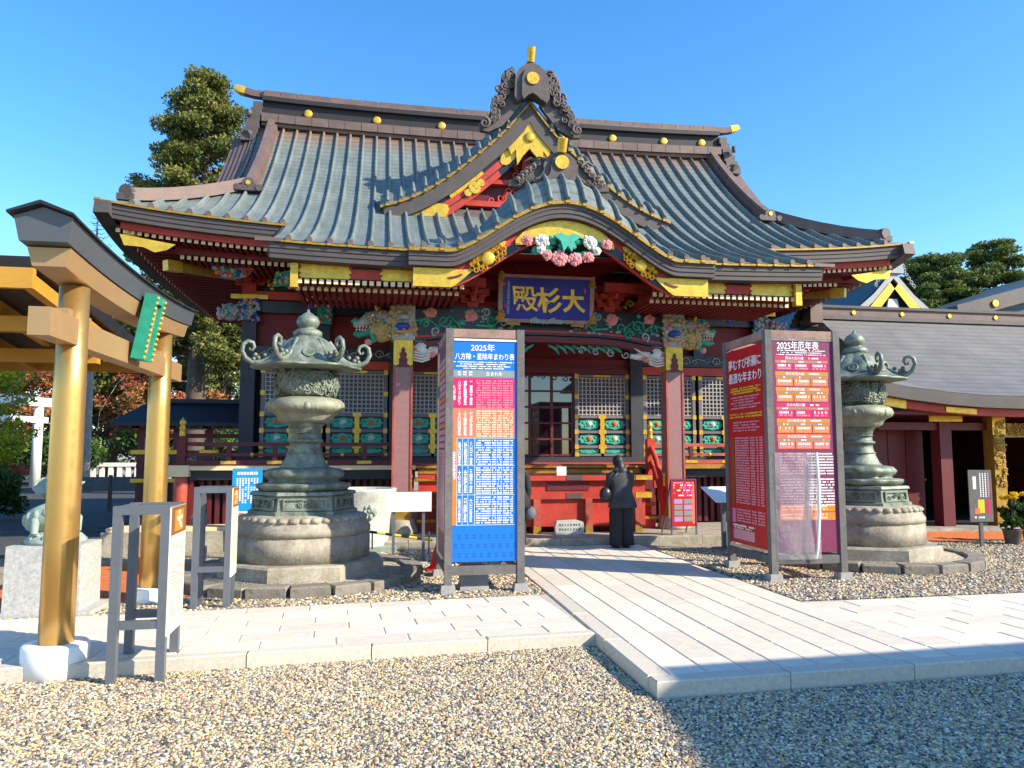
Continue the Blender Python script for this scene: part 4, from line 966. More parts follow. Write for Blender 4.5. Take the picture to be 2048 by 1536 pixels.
for k in range(5):
    z = .49 + .245 * k; y = 14.12 + .22 * k
    mb = M(); mb.b2(-2.36, 2.36, y, y + .34, z - .07, z); S('tread', mb, 'red_lacquer', steps)
    mb = M(); mb.b2(-2.36, 2.36, y - .012, y - .001, z - .06, z - .01); S('gilt_edge', mb, 'gold_dark', steps)
    mb = M(); mb.b2(-2.3, 2.3, y + .06, y + .08, z - .25, z - .07); S('riser', mb, 'red_lacquer', steps)
mb = M(); mb.b2(-2.3, 2.3, VY + .04, VY + .1, 1.30, 1.385); S('gilt_edge', mb, 'gold_dark', steps)
# ---- porch columns, capitals, rainbow beam
CY = 14.1
def lion_capital(u):
    mb = M(); mb.box((u, CY, 4.13), (.42, .42, .66), mi=0)
    for k in range(46):
        f = random.choice((0, 0, 0, 1, 2)); x = random.uniform(-.23, .23); z = random.uniform(3.84, 4.46)
        c = (u + x, CY - .21, z) if f == 0 else ((u - .21, CY + random.uniform(-.2, .2), z) if f == 1 else (u + .21, CY + random.uniform(-.2, .2), z))
        mb.ball(c, random.uniform(.035, .06), 6, 1 if z > 4.2 or abs(x) > .15 else random.choice((0, 3, 4)))
    mb.ball((u - .02, CY - .24, 4.05), .13, 8, 2, sz=.55, sx=1.1); mb.ball((u, CY - .26, 4.22), .12, 8, 0, sz=.5); mb.ball((u - .09, CY - .25, 4.32), .05, 6, 1); mb.ball((u + .09, CY - .25, 4.32), .05, 6, 1)
    mb.tube([(u - .14, CY - .26, 3.95), (u, CY - .29, 3.93), (u + .14, CY - .26, 3.95)], .03, 6, 1); mb.ball((u, CY - .27, 4.0), .04, 6, 4)
    return mb
def dragon_head(u, sg):                 # head jutting sideways from the column
    mb = M(); B = lambda x, y, z: (u + sg * x, CY + y, z)
    mb.ball(B(.28, -.02, 3.98), .22, 10, 5, sx=1.1, sy=.8, sz=1.0)
    for k in range(26): a = random.uniform(0, 2 * PI); q = random.uniform(.05, .2); mb.ball(B(.28 + q * math.cos(a), -.16, 3.98 + q * math.sin(a)), .045, 5, 5)
    mb.tube([B(.1, 0, 4.2), B(.34, 0, 4.24), B(.52, 0, 4.20), B(.70, 0, 4.10), B(.80, 0, 4.10)], [.17, .16, .13, .085, .06], 8, 0)
    mb.tube([B(.36, 0, 4.02), B(.55, 0, 3.95), B(.70, 0, 3.90), B(.79, 0, 3.93)], [.10, .08, .06, .04], 8, 2)
    mb.tube([B(.68, -.02, 4.13), B(.76, -.05, 4.18), B(.83, -.02, 4.13)], [.03, .05, .03], 6, 2)
    for k in range(5): mb.ball(B(.50 + .06 * k, -.07, 4.045), .018, 5, 1, sz=1.6); mb.ball(B(.52 + .055 * k, -.06, 3.99), .016, 5, 1, sz=1.6)
    mb.tube([B(.42, -.05, 4.0), B(.62, -.04, 3.99), B(.72, -.05, 4.01)], [.03, .03, .012], 6, 3)
    mb.ball(B(.46, -.13, 4.26), .045, 7, 1); mb.ball(B(.47, -.165, 4.26), .022, 6, 6)
    for k in range(60): mb.ball(B(random.uniform(.08, .62), -.13 - random.uniform(0, .05), random.uniform(4.08, 4.34)), random.uniform(.014, .034), 5, random.choice((0, 0, 2, 5, 1, 8)))
    for k in range(15):
        a = lerp(-.3, 1.5, k / 14); k = k * 9 / 15; mb.tube([B(.25, -.08, 4.2 - .03 * k), B(.14 - .1 * math.cos(a), -.16, 4.24 + .17 * math.sin(a) - .04 * k), B(.02 - .1 * math.cos(a), -.18, 4.30 + .16 * math.sin(a) - .05 * k)], [.035, .03, .008], 5, random.choice((3, 4, 1, 2)))
    mb.tube([B(.36, -.06, 4.34), B(.40, -.07, 4.46), B(.47, -.08, 4.54)], [.035, .028, .01], 6, 7); mb.tube([B(.30, .06, 4.34), B(.33, .07, 4.46), B(.40, .08, 4.52)], [.035, .028, .01], 6, 7)
    mb.tube([B(.45, -.1, 3.9), B(.42, -.12, 3.78), B(.52, -.12, 3.72)], [.06, .05, .03], 6, 2); mb.ball(B(.52, -.12, 3.75), .07, 6, 8)
    return mb
def elephant_head(u, sg):
    mb = M(); B = lambda x, y, z: (u + sg * x, CY + y, z)
    mb.ball(B(.18, 0, 3.62), .21, 10, 0, sx=1.0, sy=.75); mb.ball(B(.12, -.1, 3.58), .10, 8, 1, sy=.5, sz=1.2)
    mb.tube([B(.28, 0, 3.68), B(.44, 0, 3.66), B(.58, 0, 3.60), B(.70, 0, 3.62)], [.11, .085, .06, .05], 8, 0)
    mb.tube([B(.26, -.02, 3.54), B(.40, -.02, 3.54), B(.50, -.02, 3.60)], [.06, .05, .02], 6, 1)
    mb.tube([B(.34, -.09, 3.60), B(.52, -.12, 3.68), B(.66, -.12, 3.76)], [.028, .022, .008], 6, 0)
    for k in range(4): mb.tube([B(.04, -.12, 3.44 + .05 * k), B(.2, -.17, 3.40 + .05 * k), B(.34, -.12, 3.46 + .05 * k)], .018, 5, 0)
    for k in range(5): mb.ball(B(.1 + .07 * k, -.06, 3.80 - .01 * k), .045, 6, 0)
    mb.ball(B(.30, -.13, 3.68), .03, 6, 2)
    return mb
for sg in (-1, 1):
    u = sg * 2.65
    mb = M(); mb.b2(u - .165, u + .165, CY - .165, CY + .165, .5, 3.34); col = S('porch_column', mb, 'column_diaper')
    for q in (-1, 1): mb = M(); mb.b2(u + q * .165 - .018, u + q * .165 + .018, CY - .18, CY - .15, .5, 3.34); S('edge_moulding', mb, 'faded_red_wood', col)
    mb = M(); mb.lathe([(.32, .24), (.32, .3), (.27, .42), (.25, .5)], 16, (u, CY, 0)); S('column_base', mb, 'old_stone', col)
    mb = M(); mb.b2(u - .175, u + .175, CY - .18, CY + .175, 3.32, 3.80); cap = S('gilt_sleeve', mb, 'gold_leaf', col)
    mb = M(); mb.prism([(u - .15, 3.30), (u + .15, 3.30), (u + .07, 3.36), (u + .085, 3.44), (u + .05, 3.48), (u + .075, 3.54), (u + .03, 3.58), (u + .04, 3.62), (u, 3.68), (u - .04, 3.62), (u - .03, 3.58), (u - .075, 3.54), (u - .05, 3.48), (u - .085, 3.44), (u - .07, 3.36)], CY - .192, CY - .181); S('spade_inlay', mb, 'maroon_lacquer', col)
    mb = M(); mb.b2(u - .18, u + .18, CY - .185, CY + .18, .5, .72); S('gilt_shoe', mb, 'gold_dark', col)
    S('lion_capital', lion_capital(u), ['carve_grey', 'carve_ochre', 'carve_blue', 'carve_white', 'carve_pink'], col)
    S('dragon_head', dragon_head(u + sg * .12, sg), ['carve_grey', 'carve_white', 'carve_green', 'carve_red', 'carve_orange', 'carve_ochre', 'black_paint', 'gold_leaf', 'carve_pink'], col)
    S('elephant_head', elephant_head(u - sg * .15, -sg), ['carve_white', 'carve_pink', 'black_paint'], col)
bm_ = M(); zs = [(-2.45, 3.80), (-2.1, 3.83), (-1.6, 3.92), (-1.1, 3.96), (0, 3.97), (1.1, 3.96), (1.6, 3.92), (2.1, 3.83), (2.45, 3.80)]
bm_.prism([(x, z) for x, z in zs] + [(2.45, 4.40), (1.2, 4.46), (0, 4.48), (-1.2, 4.46), (-2.45, 4.40)], CY - .15, CY + .15)
beam = S('rainbow_beam', bm_, 'navy_lacquer')
mb = M(); mb.ribbon([(x, CY, z + .05) for x, z in zs], -.162, -.148, 0, .035); S('red_line', mb, 'carve_red', beam)
mb = M(); mb.ribbon([(x * 1.0, CY, z - .13) for x, z in zs], -.1, .1, 0, .115); S('beam_soffit_board', mb, 'maroon_lacquer', beam)
for sg in (-1, 1):
    mb = M(); yy = CY - .17
    for x, z, r in ((2.15, 4.33, .13), (1.38, 4.30, .15), (.62, 4.34, .11)): mb.flower((sg * x, z), r, yy, 0, 2, 10, 3)
    for x, z, r in ((1.9, 4.18, .13), (2.25, 4.12, .10), (1.72, 4.0, .10), (1.0, 4.22, .11), (1.1, 4.36, .09), (.78, 4.18, .09), (1.55, 4.14, .10), (2.05, 3.98, .09)): mb.spiral((sg * x, z), r, yy, 1.3, .026, 1 if r > .095 else 3, random.uniform(0, 6), sg)
    mb.tube([(sg * 2.45, yy, 4.16), (sg * 2.2, yy, 4.22), (sg * 2.0, yy, 4.05), (sg * 1.8, yy, 4.28), (sg * 1.6, yy, 4.1)], .026, 5, 1); mb.tube([(sg * 1.3, yy, 4.12), (sg * 1.0, yy, 4.1), (sg * .8, yy, 4.25), (sg * .45, yy, 4.20)], .022, 5, 4)
    for k in range(46): mb.ball((sg * random.uniform(.45, 2.35), yy + .01, random.uniform(4.0, 4.42)), random.uniform(.025, .055), 6, random.choice((1, 3, 3, 4, 1)), sy=.4, sz=.6)
    S('vine_relief', mb, ['carve_pink', 'carve_green', 'carve_white', 'carve_grey', 'carve_teal'], beam, kind='stuff')
    mb = M()
    for k in range(9): x = .15 + .16 * k; mb.tube([(sg * x, CY + .02, 3.80), (sg * (x + .14), CY - .02, 3.72), (sg * (x + .2), CY - .02, 3.62 + .008 * k)], [.02, .035, .008], 5, 0)
    for k in range(5): mb.spiral((sg * (.8 + .3 * k), 3.70 - .02 * k), .08, CY - .02, 1.2, .018, 1, k, sg)
    S('leaf_relief', mb, ['carve_green', 'carve_grey'], beam, kind='stuff')
# ---- bracket sets, purlins
def bracket(u, Y, z, s=1., front=True):
    mb = M(); mb.box((u, Y, z + .08 * s), (.30 * s, .30 * s, .16 * s)); mb.box((u, Y, z + .0), (.22 * s, .22 * s, .06 * s))
    for lv, (w, zz) in enumerate(((.62, .2), (.92, .42))):
        mb.box((u, Y, z + zz * s), (w * s, .13 * s, .13 * s)); mb.box((u, Y - .14 * s * (lv + 1), z + zz * s), (.13 * s, .45 * s, .13 * s))
        for q in (-1, 0, 1): mb.box((u + q * w * .42 * s, Y, z + (zz + .11) * s), (.17 * s, .17 * s, .10 * s)); 
        mb.box((u, Y - .36 * s * (lv + .6), z + (zz + .11) * s), (.17 * s, .17 * s, .10 * s))
        mb.box((u, Y - .36 * s * (lv + .6), z + (zz + .22) * s), (.55 * s, .11 * s, .12 * s))
    mb.tube([(u, Y - .5 * s, z + .36 * s), (u, Y - .75 * s, z + .30 * s), (u, Y - .9 * s, z + .38 * s)], [.07 * s, .06 * s, .03 * s], 6)
    return mb
for u in (-5.8, -4.25, -2.72, 2.72, 4.25, 5.8): S('bracket_set', bracket(u, WY - .15, 5.12, .95), 'red_lacquer')
for u in (-2.65, -1.35, 1.35, 2.65): S('bracket_set', bracket(u, CY, 4.47, .72), 'red_lacquer')
for x0, x1 in ((-4.5, -1.15), (1.15, 4.5)): mb = M(); mb.b2(x0, x1, CY - .5, CY - .34, 4.80, 4.96); S('purlin', mb, 'red_lacquer', porch)
mb = M(); mb.b2(-4.5, 4.5, CY - .1, CY + .1, 4.86, 5.0); S('purlin', mb, 'deep_red', porch)
mb = M(); mb.b2(-4.4, 4.4, CY - .05, CY + .08, 4.46, 4.52); S('plate_beam', mb, 'maroon_lacquer', porch)
mb = M(); mb.b2(-6.6, 6.6, WY - .95, WY - .78, 5.72, 5.86); S('purlin', mb, 'red_lacquer')
# tie beams between hall and porch
for sg in (-1, 1):
    mb = M(); mb.tube([(sg * 2.65, CY + .2, 4.25), (sg * 2.68, 15.2, 4.45), (sg * 2.72, WY - .1, 4.55)], .14, 8); S('tie_beam', mb, 'red_lacquer')
# gold and black frog-leg carvings in the bracket zone
def frogleg(u, Y, z, w, h, mat2='gold_dark'):
    mb = M(); mb.prism([(u - w / 2, z), (u + w / 2, z), (u + w * .36, z + h * .45), (u + w * .15, z + h), (u - w * .15, z + h), (u - w * .36, z + h * .45)], Y, Y + .05, 0)
    for q in (-1, 0, 1):
        mb.spiral((u + q * w * .27, z + h * .42), h * .33, Y - .02, 1.1, .034, 1, PI * (q < 0), 1 if q >= 0 else -1)
        for k in range(3): mb.ball((u + q * w * .27 + random.uniform(-.12, .12), Y - .02, z + random.uniform(.1, .9) * h * (.9 if q == 0 else .55)), h * .12, 6, 1, sy=.5)
    mb.spiral((u, z + h * .75), h * .2, Y - .03, 1.2, .03, 1)
    return mb
for u in (-5.05, -3.5, 3.5, 5.05): S('frog_leg_carving', frogleg(u, WY - .24, 5.13, 1.0, .38), ['black_paint', 'gold_leaf'])
for u in (-2.0, 0, 2.0): S('frog_leg_carving', frogleg(u, CY - .06, 4.53, .75, .26), ['black_paint', 'gold_dark'])
for u in (-5.8, -4.25, 4.25, 5.8):
    mb = M(); mb.box((u, WY - .2, 4.99), (.75, .06, .09)); S('gilt_fitting', mb, 'gold_leaf', wall)
# carved noses on the corner columns, capitals on the struts, phoenix carvings under the eave
for sg in (-1, 1):
    mb = M(); u = sg * 5.8
    for k in range(26): [mb.ball((u + random.uniform(-.2, .2), WY - .22, random.uniform(4.48, 4.92)), random.uniform(.025, .06), 6, random.choice((0, 0, 1, 2, 3)), sy=.7) for q_ in range(3)]
    mb.ball((u + sg * .38, WY - .15, 4.66), .2, 10, 0, sy=.8); mb.ball((u + sg * .55, WY - .16, 4.62), .12, 8, 0); mb.tube([(u + sg * .5, WY - .18, 4.58), (u + sg * .62, WY - .18, 4.5)], [.08, .04], 6, 3); [mb.ball((u + sg * random.uniform(.2, .6), WY - .3, random.uniform(4.55, 4.82)), random.uniform(.02, .05), 6, random.choice((0, 0, 1, 3))) for q_ in range(30)]
    S('carved_nose', mb, ['carve_grey', 'carve_green', 'carve_blue', 'carve_pink'], wall)
    mb = M(); u = sg * 4.25
    mb.box((u, WY - .18, 4.66), (.30, .14, .42), mi=1)
    for k in range(18): mb.ball((u + random.uniform(-.15, .15), WY - .25, random.uniform(4.48, 4.86)), random.uniform(.03, .06), 6, random.choice((0, 1, 1, 3)))
    S('carved_nose', mb, ['carve_white', 'carve_green', 'carve_blue', 'carve_pink'], wall)
    mb = M(); cx, cz, yy = sg * 5.95, 5.38, 15.3
    mb.ball((cx, yy, cz), .26, 10, 0, sx=1.5, sy=.45)
    for k in range(44):
        a = random.uniform(0, 2 * PI); q = random.uniform(0, 1) ** .5; mb.ball((cx + .42 * q * math.cos(a), yy - .11, cz + .22 * q * math.sin(a)), random.uniform(.03, .07), 6, random.choice((0, 1, 2, 3, 4)))
    for k in range(8): a = random.uniform(-.5, .8); mb.tube([(cx + sg * .0, yy - .12, cz), (cx - sg * .2, yy - .16, cz + .1 * a), (cx - sg * .42, yy - .14, cz + .25 * a)], [.03, .03, .01], 5, random.choice((3, 4)))
    mb.ball((cx + sg * .42, yy - .05, cz + .1), .12, 8, 1)
    S('phoenix_carving', mb, ['carve_grey', 'carve_blue', 'carve_green', 'carve_orange', 'carve_red'])
    mb = M(); cx, cz, yy = sg * 4.75, 5.12, 14.95
    mb.prism([(cx - .4, cz - .18), (cx + .4, cz - .12), (cx + .42, cz + .12), (cx + .1, cz + .2), (cx - .3, cz + .1)], yy, yy + .05, 1)
    for k in range(20): mb.ball((cx + random.uniform(-.36, .36), yy - .02, cz + random.uniform(-.12, .12)), random.uniform(.03, .06), 6, random.choice((0, 1, 2)), sy=.5)
    S('flower_carving', mb, ['carve_pink', 'carve_green', 'carve_ochre'])
    mb = M()
    for k in range(14): t = k / 13; mb.ball((sg * (4.42 + .06 * math.sin(k * 2)), 15.25, 5.18 - .55 * t), .07, 6, k % 2)
    S('tassel_carving', mb, ['carve_grey', 'carve_blue'])
# ================================================================== NAME PLAQUE, OFFERING BOX AND THE THINGS BEFORE THE STEPS
pq = thing('name_plaque', 'blue name plaque with gold characters hung under the curved gable', 'plaque', (HX, 13.62, 4.60))
pq.rotation_euler = (math.radians(9), 0, 0)
mk('board', M().b2(-.84, .84, -.02, .04, -.385, .385), 'plaque_blue', pq)
for x0, x1, z0, z1 in ((-.92, .92, .385, .44), (-.92, .92, -.45, -.385), (-.92, -.84, -.385, .385), (.84, .92, -.385, .385)): mk('frame_rail', M().b2(x0, x1, -.04, .05, z0, z1), 'top_wood', pq)
mb = M(); put_text(mb, '大', .52, -.02, .44, -.023, shear=-.12); put_text(mb, '杉', .05, -.02, .48, -.023, shear=-.15); put_text(mb, '殿', -.42, -.01, .46, -.023, shear=-.12)
mk('gold_characters', mb, 'gold_leaf', pq)
mb = M()
for k in range(17): mb.b2(-.745 + random.uniform(-.012, 0), -.715 + random.uniform(0, .012), -.0235, -.021, .30 - .036 * k - .022, .30 - .036 * k)
mk('small_inscription', mb, 'carve_grey', pq)
mb = M(); mb.b2(.72, .76, -.0235, -.021, .13, .22); mb.b2(-.80, -.765, -.0235, -.021, -.18, -.12); mk('seal_stamp', mb, 'carve_red', pq)
mb = M()
for sx in (-1, 1):
    for sz in (-1, 1):
        for k in range(6): mb.spiral((sx * (.90 + random.uniform(-.08, .05)), sz * (.40 + random.uniform(-.14, .04))), random.uniform(.035, .06), -.06, 1.2, .018, random.choice((0, 0, 1)), random.uniform(0, 6), sx)
mk('corner_scroll', mb, ['gold_dark', 'carve_orange'], pq)
mb = M()
for k in range(11): mb.spiral((-.28 + .056 * k, -.41 + .02 * math.sin(k)), .04, -.055, 1.2, .013, 0, k, 1); mb.ball((-.28 + .056 * k, -.04, -.42), .045, 6, 0, sy=.4)
mk('cloud_carving', mb, 'carve_grey', pq)
mb = M(); mb.tube([(-.5, .03, .42), (-.5, .3, .62)], .015, 6); mb.tube([(.5, .03, .42), (.5, .3, .62)], .015, 6); mb.b2(-.75, -.5, 0, .06, -.5, -.45); mb.b2(.5, .75, 0, .06, -.5, -.45); mk('hanger', mb, 'gold_dark', pq)

ob = thing('offering_box', 'long red lacquered offering box with gilt corner fittings before the steps', 'offering box', (HX, 13.6, .245))
mk('body', M().b2(-1.9, 1.9, .05, .62, .12, .98), 'red_lacquer', ob)
mk('top_rim', M().b2(-2.02, 2.02, -.05, .68, .96, 1.05), 'red_lacquer', ob)
mb = M(); mb.b2(-1.92, 1.92, .03, .60, .99, 1.056); mk('top_grille', mb, 'dark_recess', ob)
mk('middle_rail', M().b2(-2.0, 2.0, -.02, .66, .62, .74), 'red_lacquer', ob)
for x in (-1.86, -1.15, -.2, .78, 1.74):
    lg = mk('leg', M().b2(x - .065, x + .065, -.035, .6, .0, .62), 'faded_red_wood', ob); mk('gilt_shoe', M().b2(x - .07, x + .07, -.042, .02, .0, .13), 'gold_dark', lg)
for x, w in ((-1.85, .3), (-.55, .3), (.5, .3), (1.85, .32)):
    mk('gilt_fitting', M().b2(x - w / 2, x + w / 2, -.058, -.052, .965, 1.045), 'gold_leaf' if abs(x) > 1.5 else 'ornament_brown', ob); mk('gilt_fitting', M().b2(x - w / 2, x + w / 2, -.028, -.022, .63, .73), 'gold_leaf' if abs(x) > 1.5 else 'ornament_brown', ob)
for x in (-1.3, .4): mk('slot_shadow_board', M().b2(x - .4, x + .4, .03, .05, .78, .93), 'maroon_lacquer', ob)
sp = thing('paper_notice', 'small white paper notice standing on the red offering box', 'notice', (3.33, 13.60, 1.31))
mk('sheet', M().b2(-.09, .09, 0, .008, -.012, .15), 'white_plastic', sp); mk('stand', M().b2(-.05, .05, .008, .07, -.012, .02), 'white_plastic', sp)
tb = thing('stone_tablet', 'grey inscribed stone tablet leaning at the foot of the offering box', 'tablet', (3.42, 13.36, .245))
mb = M(); mb.prism([(-.26, 0), (.26, 0), (.27, .12), (.25, .22), (.14, .255), (-.1, .25), (-.24, .24), (-.27, .14)], 0, .12); mk('slab', mb, 'pale_stone', tb)
mb = M()
for r in range(2):
    for k in range(8): mb.b2(-.2 + .052 * k, -.2 + .052 * k + random.uniform(.015, .036), -.003, -.001, .07 + .08 * r, .11 + .08 * r)
mk('inscription', mb, 'weathered_wood', tb)
# ================================================================== GILT TORII, DISPLAY FRAMES, STATUE
tor = thing('torii_gate', 'gold painted torii gate with grey capped lintel on white round feet', 'torii', (-2.45, 7.75, 0))
def tpil(y):
    mb = M(); mb.lathe([(.126, .0), (.123, 1.0), (.117, 2.2), (.110, 3.05)], 28); p = mk('pillar', mb, 'gold_paint', tor, (0, y, 0))
    mb = M(); mb.lathe([(.235, -.01), (.235, .235), (.222, .25), (.15, .252)], 32); mk('foot', mb, 'white_plastic', tor, (0, y, 0))
tpil(-1.24); tpil(1.24)
ty = [-2.02 + 4.04 * i / 20 for i in range(21)]
def tz(y): return .10 * (abs(y) / 2.0) ** 2.2
def tbeam(name, sec, mat, y0, y1, flare=0., zb=0.):
    mb = M(); vs = []; n = 21; k = len(sec)
    for i in range(n):
        y = lerp(y0, y1, i / (n - 1)); fl = 1 + flare * abs(y / 2) ** 3
        for x, z in sec: vs.append((x, y * 1.0 + (.10 * (z - zb) * (y / 2) if flare else 0), z + tz(y)))
    fs = [(i * k + j, i * k + (j + 1) % k, (i + 1) * k + (j + 1) % k, (i + 1) * k + j) for i in range(n - 1) for j in range(k)] + [tuple(range(k - 1, -1, -1)), tuple((n - 1) * k + j for j in range(k))]
    mb.add(vs, fs, smooth=False); return mk(name, mb, mat, tor)
tbeam('shimaki_beam', [(-.115, 3.03), (.115, 3.03), (.15, 3.17), (-.15, 3.17)], 'gold_paint_soft', -1.74, 1.74, 1, 3.03)
tbeam('kasagi_beam', [(-.165, 3.18), (.165, 3.18), (.20, 3.36), (0, 3.43), (-.20, 3.36)], 'kasagi_grey', -1.84, 1.84, 1, 3.03)
tbeam('kasagi_cap', [(-.225, 3.358), (0, 3.435), (.225, 3.358), (.225, 3.375), (0, 3.46), (-.225, 3.375)], 'roof_slate', -1.90, 1.90, 1, 3.03)
mk('tie_beam', M().b2(-.075, .075, -1.85, 1.85, 2.57, 2.78), 'gold_paint_soft', tor)
for y in (-1.24, 1.24):
    for q in (-1, 1): mk('wedge', M().b2(-.05, .05, y + q * .19 - .05, y + q * .19 + .05, 2.782, 2.84), 'gold_paint_soft', tor)
tp_ = thing('torii_plaque', 'small green framed plaque with gold edge on the gold torii', 'plaque', (-2.25, 7.75, 2.93)); tp_.rotation_euler = (0, math.radians(10), 0); tp_.scale = (.9, .66, .82)
mk('board', M().b2(-.03, .03, -.13, .13, -.30, .30), 'top_wood', tp_)
mb = M()
for y0, y1, z0, z1 in ((-.21, .21, .30, .39), (-.21, .21, -.39, -.30), (-.21, -.13, -.30, .30), (.13, .21, -.30, .30)): mb.b2(-.05, .075, y0, y1, z0, z1)
mk('frame', mb, 'carve_green', tp_)
mb = M()
for k in range(12): mb.ball((.08, -.19, -.36 + .065 * k), .022, 6); mb.ball((.08, .19, -.36 + .065 * k), .022, 6)
mk('gilt_studs', mb, 'gold_leaf', tp_, kind='stuff')

def display_frame(loc, label, h=1.28, d=.42, w=.34, rz=0.):
    t = thing('display_frame', label, 'notice stand', loc, rz, 'grey steel notice stands beside the torii')
    b_ = .032
    for x in (-w / 2, w / 2):
        for y in (-d / 2, d / 2): mk('leg', M().b2(x - b_, x + b_, y - b_, y + b_, 0, h - .03 if x < 0 or 1 else h), 'steel_grey', t)
    for y in (-d / 2, d / 2):
        mk('rail', M().b2(-w / 2 - b_, w / 2 + b_, y - b_ - .001, y + b_ + .001, h - .03, h + .035), 'steel_grey', t); mk('rail', M().b2(-w / 2 + b_, w / 2 - b_, y - b_ + .004, y + b_ - .004, .40, .46), 'steel_grey', t)
    for x in (-w / 2, w / 2): mk('rail', M().b2(x - b_ + .003, x + b_ - .003, -d / 2 + b_, d / 2 - b_, h - .026, h + .03), 'steel_grey', t)
    bd = mk('board', M().b2(w / 2 + b_, w / 2 + b_ + .012, -d / 2 - .03, d / 2 + .03, .34, h + .02), 'ink_cream', t)
    mb = M(); x = w / 2 + b_ + .0128
    def q(y0, y1, z0, z1, mi): mb.add([(x, y0, z0), (x, y1, z0), (x, y1, z1), (x, y0, z1)], [(0, 1, 2, 3)], mi)
    x0 = x
    q(-d / 2 - .03, d / 2 + .03, h - .21, h + .02, 1); x += .0006
    q(-.13, .13, h - .17, h - .01, 0); x += .0006
    for k in range(7): a = random.uniform(-.1, .07); c = random.uniform(h - .16, h - .04); q(a, a + .05, c, c + .03, 3)
    q(-d / 2 - .02, d / 2 + .02, h - .205, h - .195, 3)
    for r in range(24):
        y = -d / 2 + .02; z = h - .26 - .027 * r
        if r > 20 or z < .38: break
        while y < d / 2 - .03:
            ww = random.uniform(.012, .028)
            if random.random() < .55: q(y, y + ww, z - .010, z, 2)
            y += ww + .006
    mk('print', mb, ['ink_orange', 'ink_brown', 'ink_tan', 'ink_cream'], bd, kind='stuff')
    return t
display_frame((-1.77, 6.39, 0), 'grey steel stand with a cream notice board beside the near torii foot', rz=.02)
settle(display_frame((-1.82, 9.08, 0), 'grey steel stand with a cream notice board beside the lantern base', h=1.30, d=.30, rz=.02))

stt = thing('dragon_statue', 'pale green stone coiled dragon on a white granite pedestal behind the torii', 'statue', (-3.46, 9.05, 0))
mk('pedestal', M().box((0, 0, .37), (.74, .62, .74), taper=.98), 'granite', stt); mk('plinth', M().b2(-.42, .5, -.36, .36, 0, .06), 'granite', stt)
mb = M(); pts = []; rr = []
for i in range(40):
    t = i / 39; a = 1.2 + t * 2.6 * PI; r = .17 * (1 - .35 * t); pts.append((r * math.cos(a) - .05, r * math.sin(a), .84 + .52 * t)); rr.append(.125 - .02 * t)
mb.tube(pts, rr, 9)
for i in range(0, 40, 2): p = Vector(pts[i]); o_ = Vector((p.x, p.y, 0)).normalized() * .09; mb.ball(p + o_, .045, 6, sz=1.4)
mb.lathe([(.30, .74), (.30, .78), (.24, .84), (.18, .86)], 16)
mb.ball((0, -.02, 1.40), .13, 10, sx=.9, sy=1.1); mb.tube([(0, -.08, 1.40), (.03, -.2, 1.38), (.05, -.28, 1.40)], [.10, .085, .06], 8); mb.tube([(0, -.08, 1.33), (.03, -.18, 1.29), (.05, -.24, 1.29)], [.07, .05, .03], 8)
for s2 in (-1, 1): mb.tube([(.05 * s2, .02, 1.48), (.09 * s2, .08, 1.56), (.07 * s2, .15, 1.60)], [.03, .025, .01], 6); mb.ball((.07 * s2, -.1, 1.45), .03, 6)
for k in range(9): a = random.uniform(0, 6.28); mb.tube([(.08 * math.cos(a), .05, 1.40 + .08 * math.sin(a)), (.16 * math.cos(a), .12, 1.40 + .16 * math.sin(a)), (.19 * math.cos(a), .2, 1.42 + .18 * math.sin(a))], [.03, .03, .008], 5)
for a in (0.4, 2.6, 4.4): mb.tube([(.18 * math.cos(a) - .05, .18 * math.sin(a), 1.06), (.25 * math.cos(a) - .05, .24 * math.sin(a), 1.0), (.25 * math.cos(a) - .05, .25 * math.sin(a), .86)], [.055, .045, .035], 7)
for k in range(8): a = k * .8; mb.spiral((.2 * math.cos(a), .80), .06, .22 * math.sin(a) - .05, 1.2, .02)
mk('dragon', mb, 'green_stone', stt)

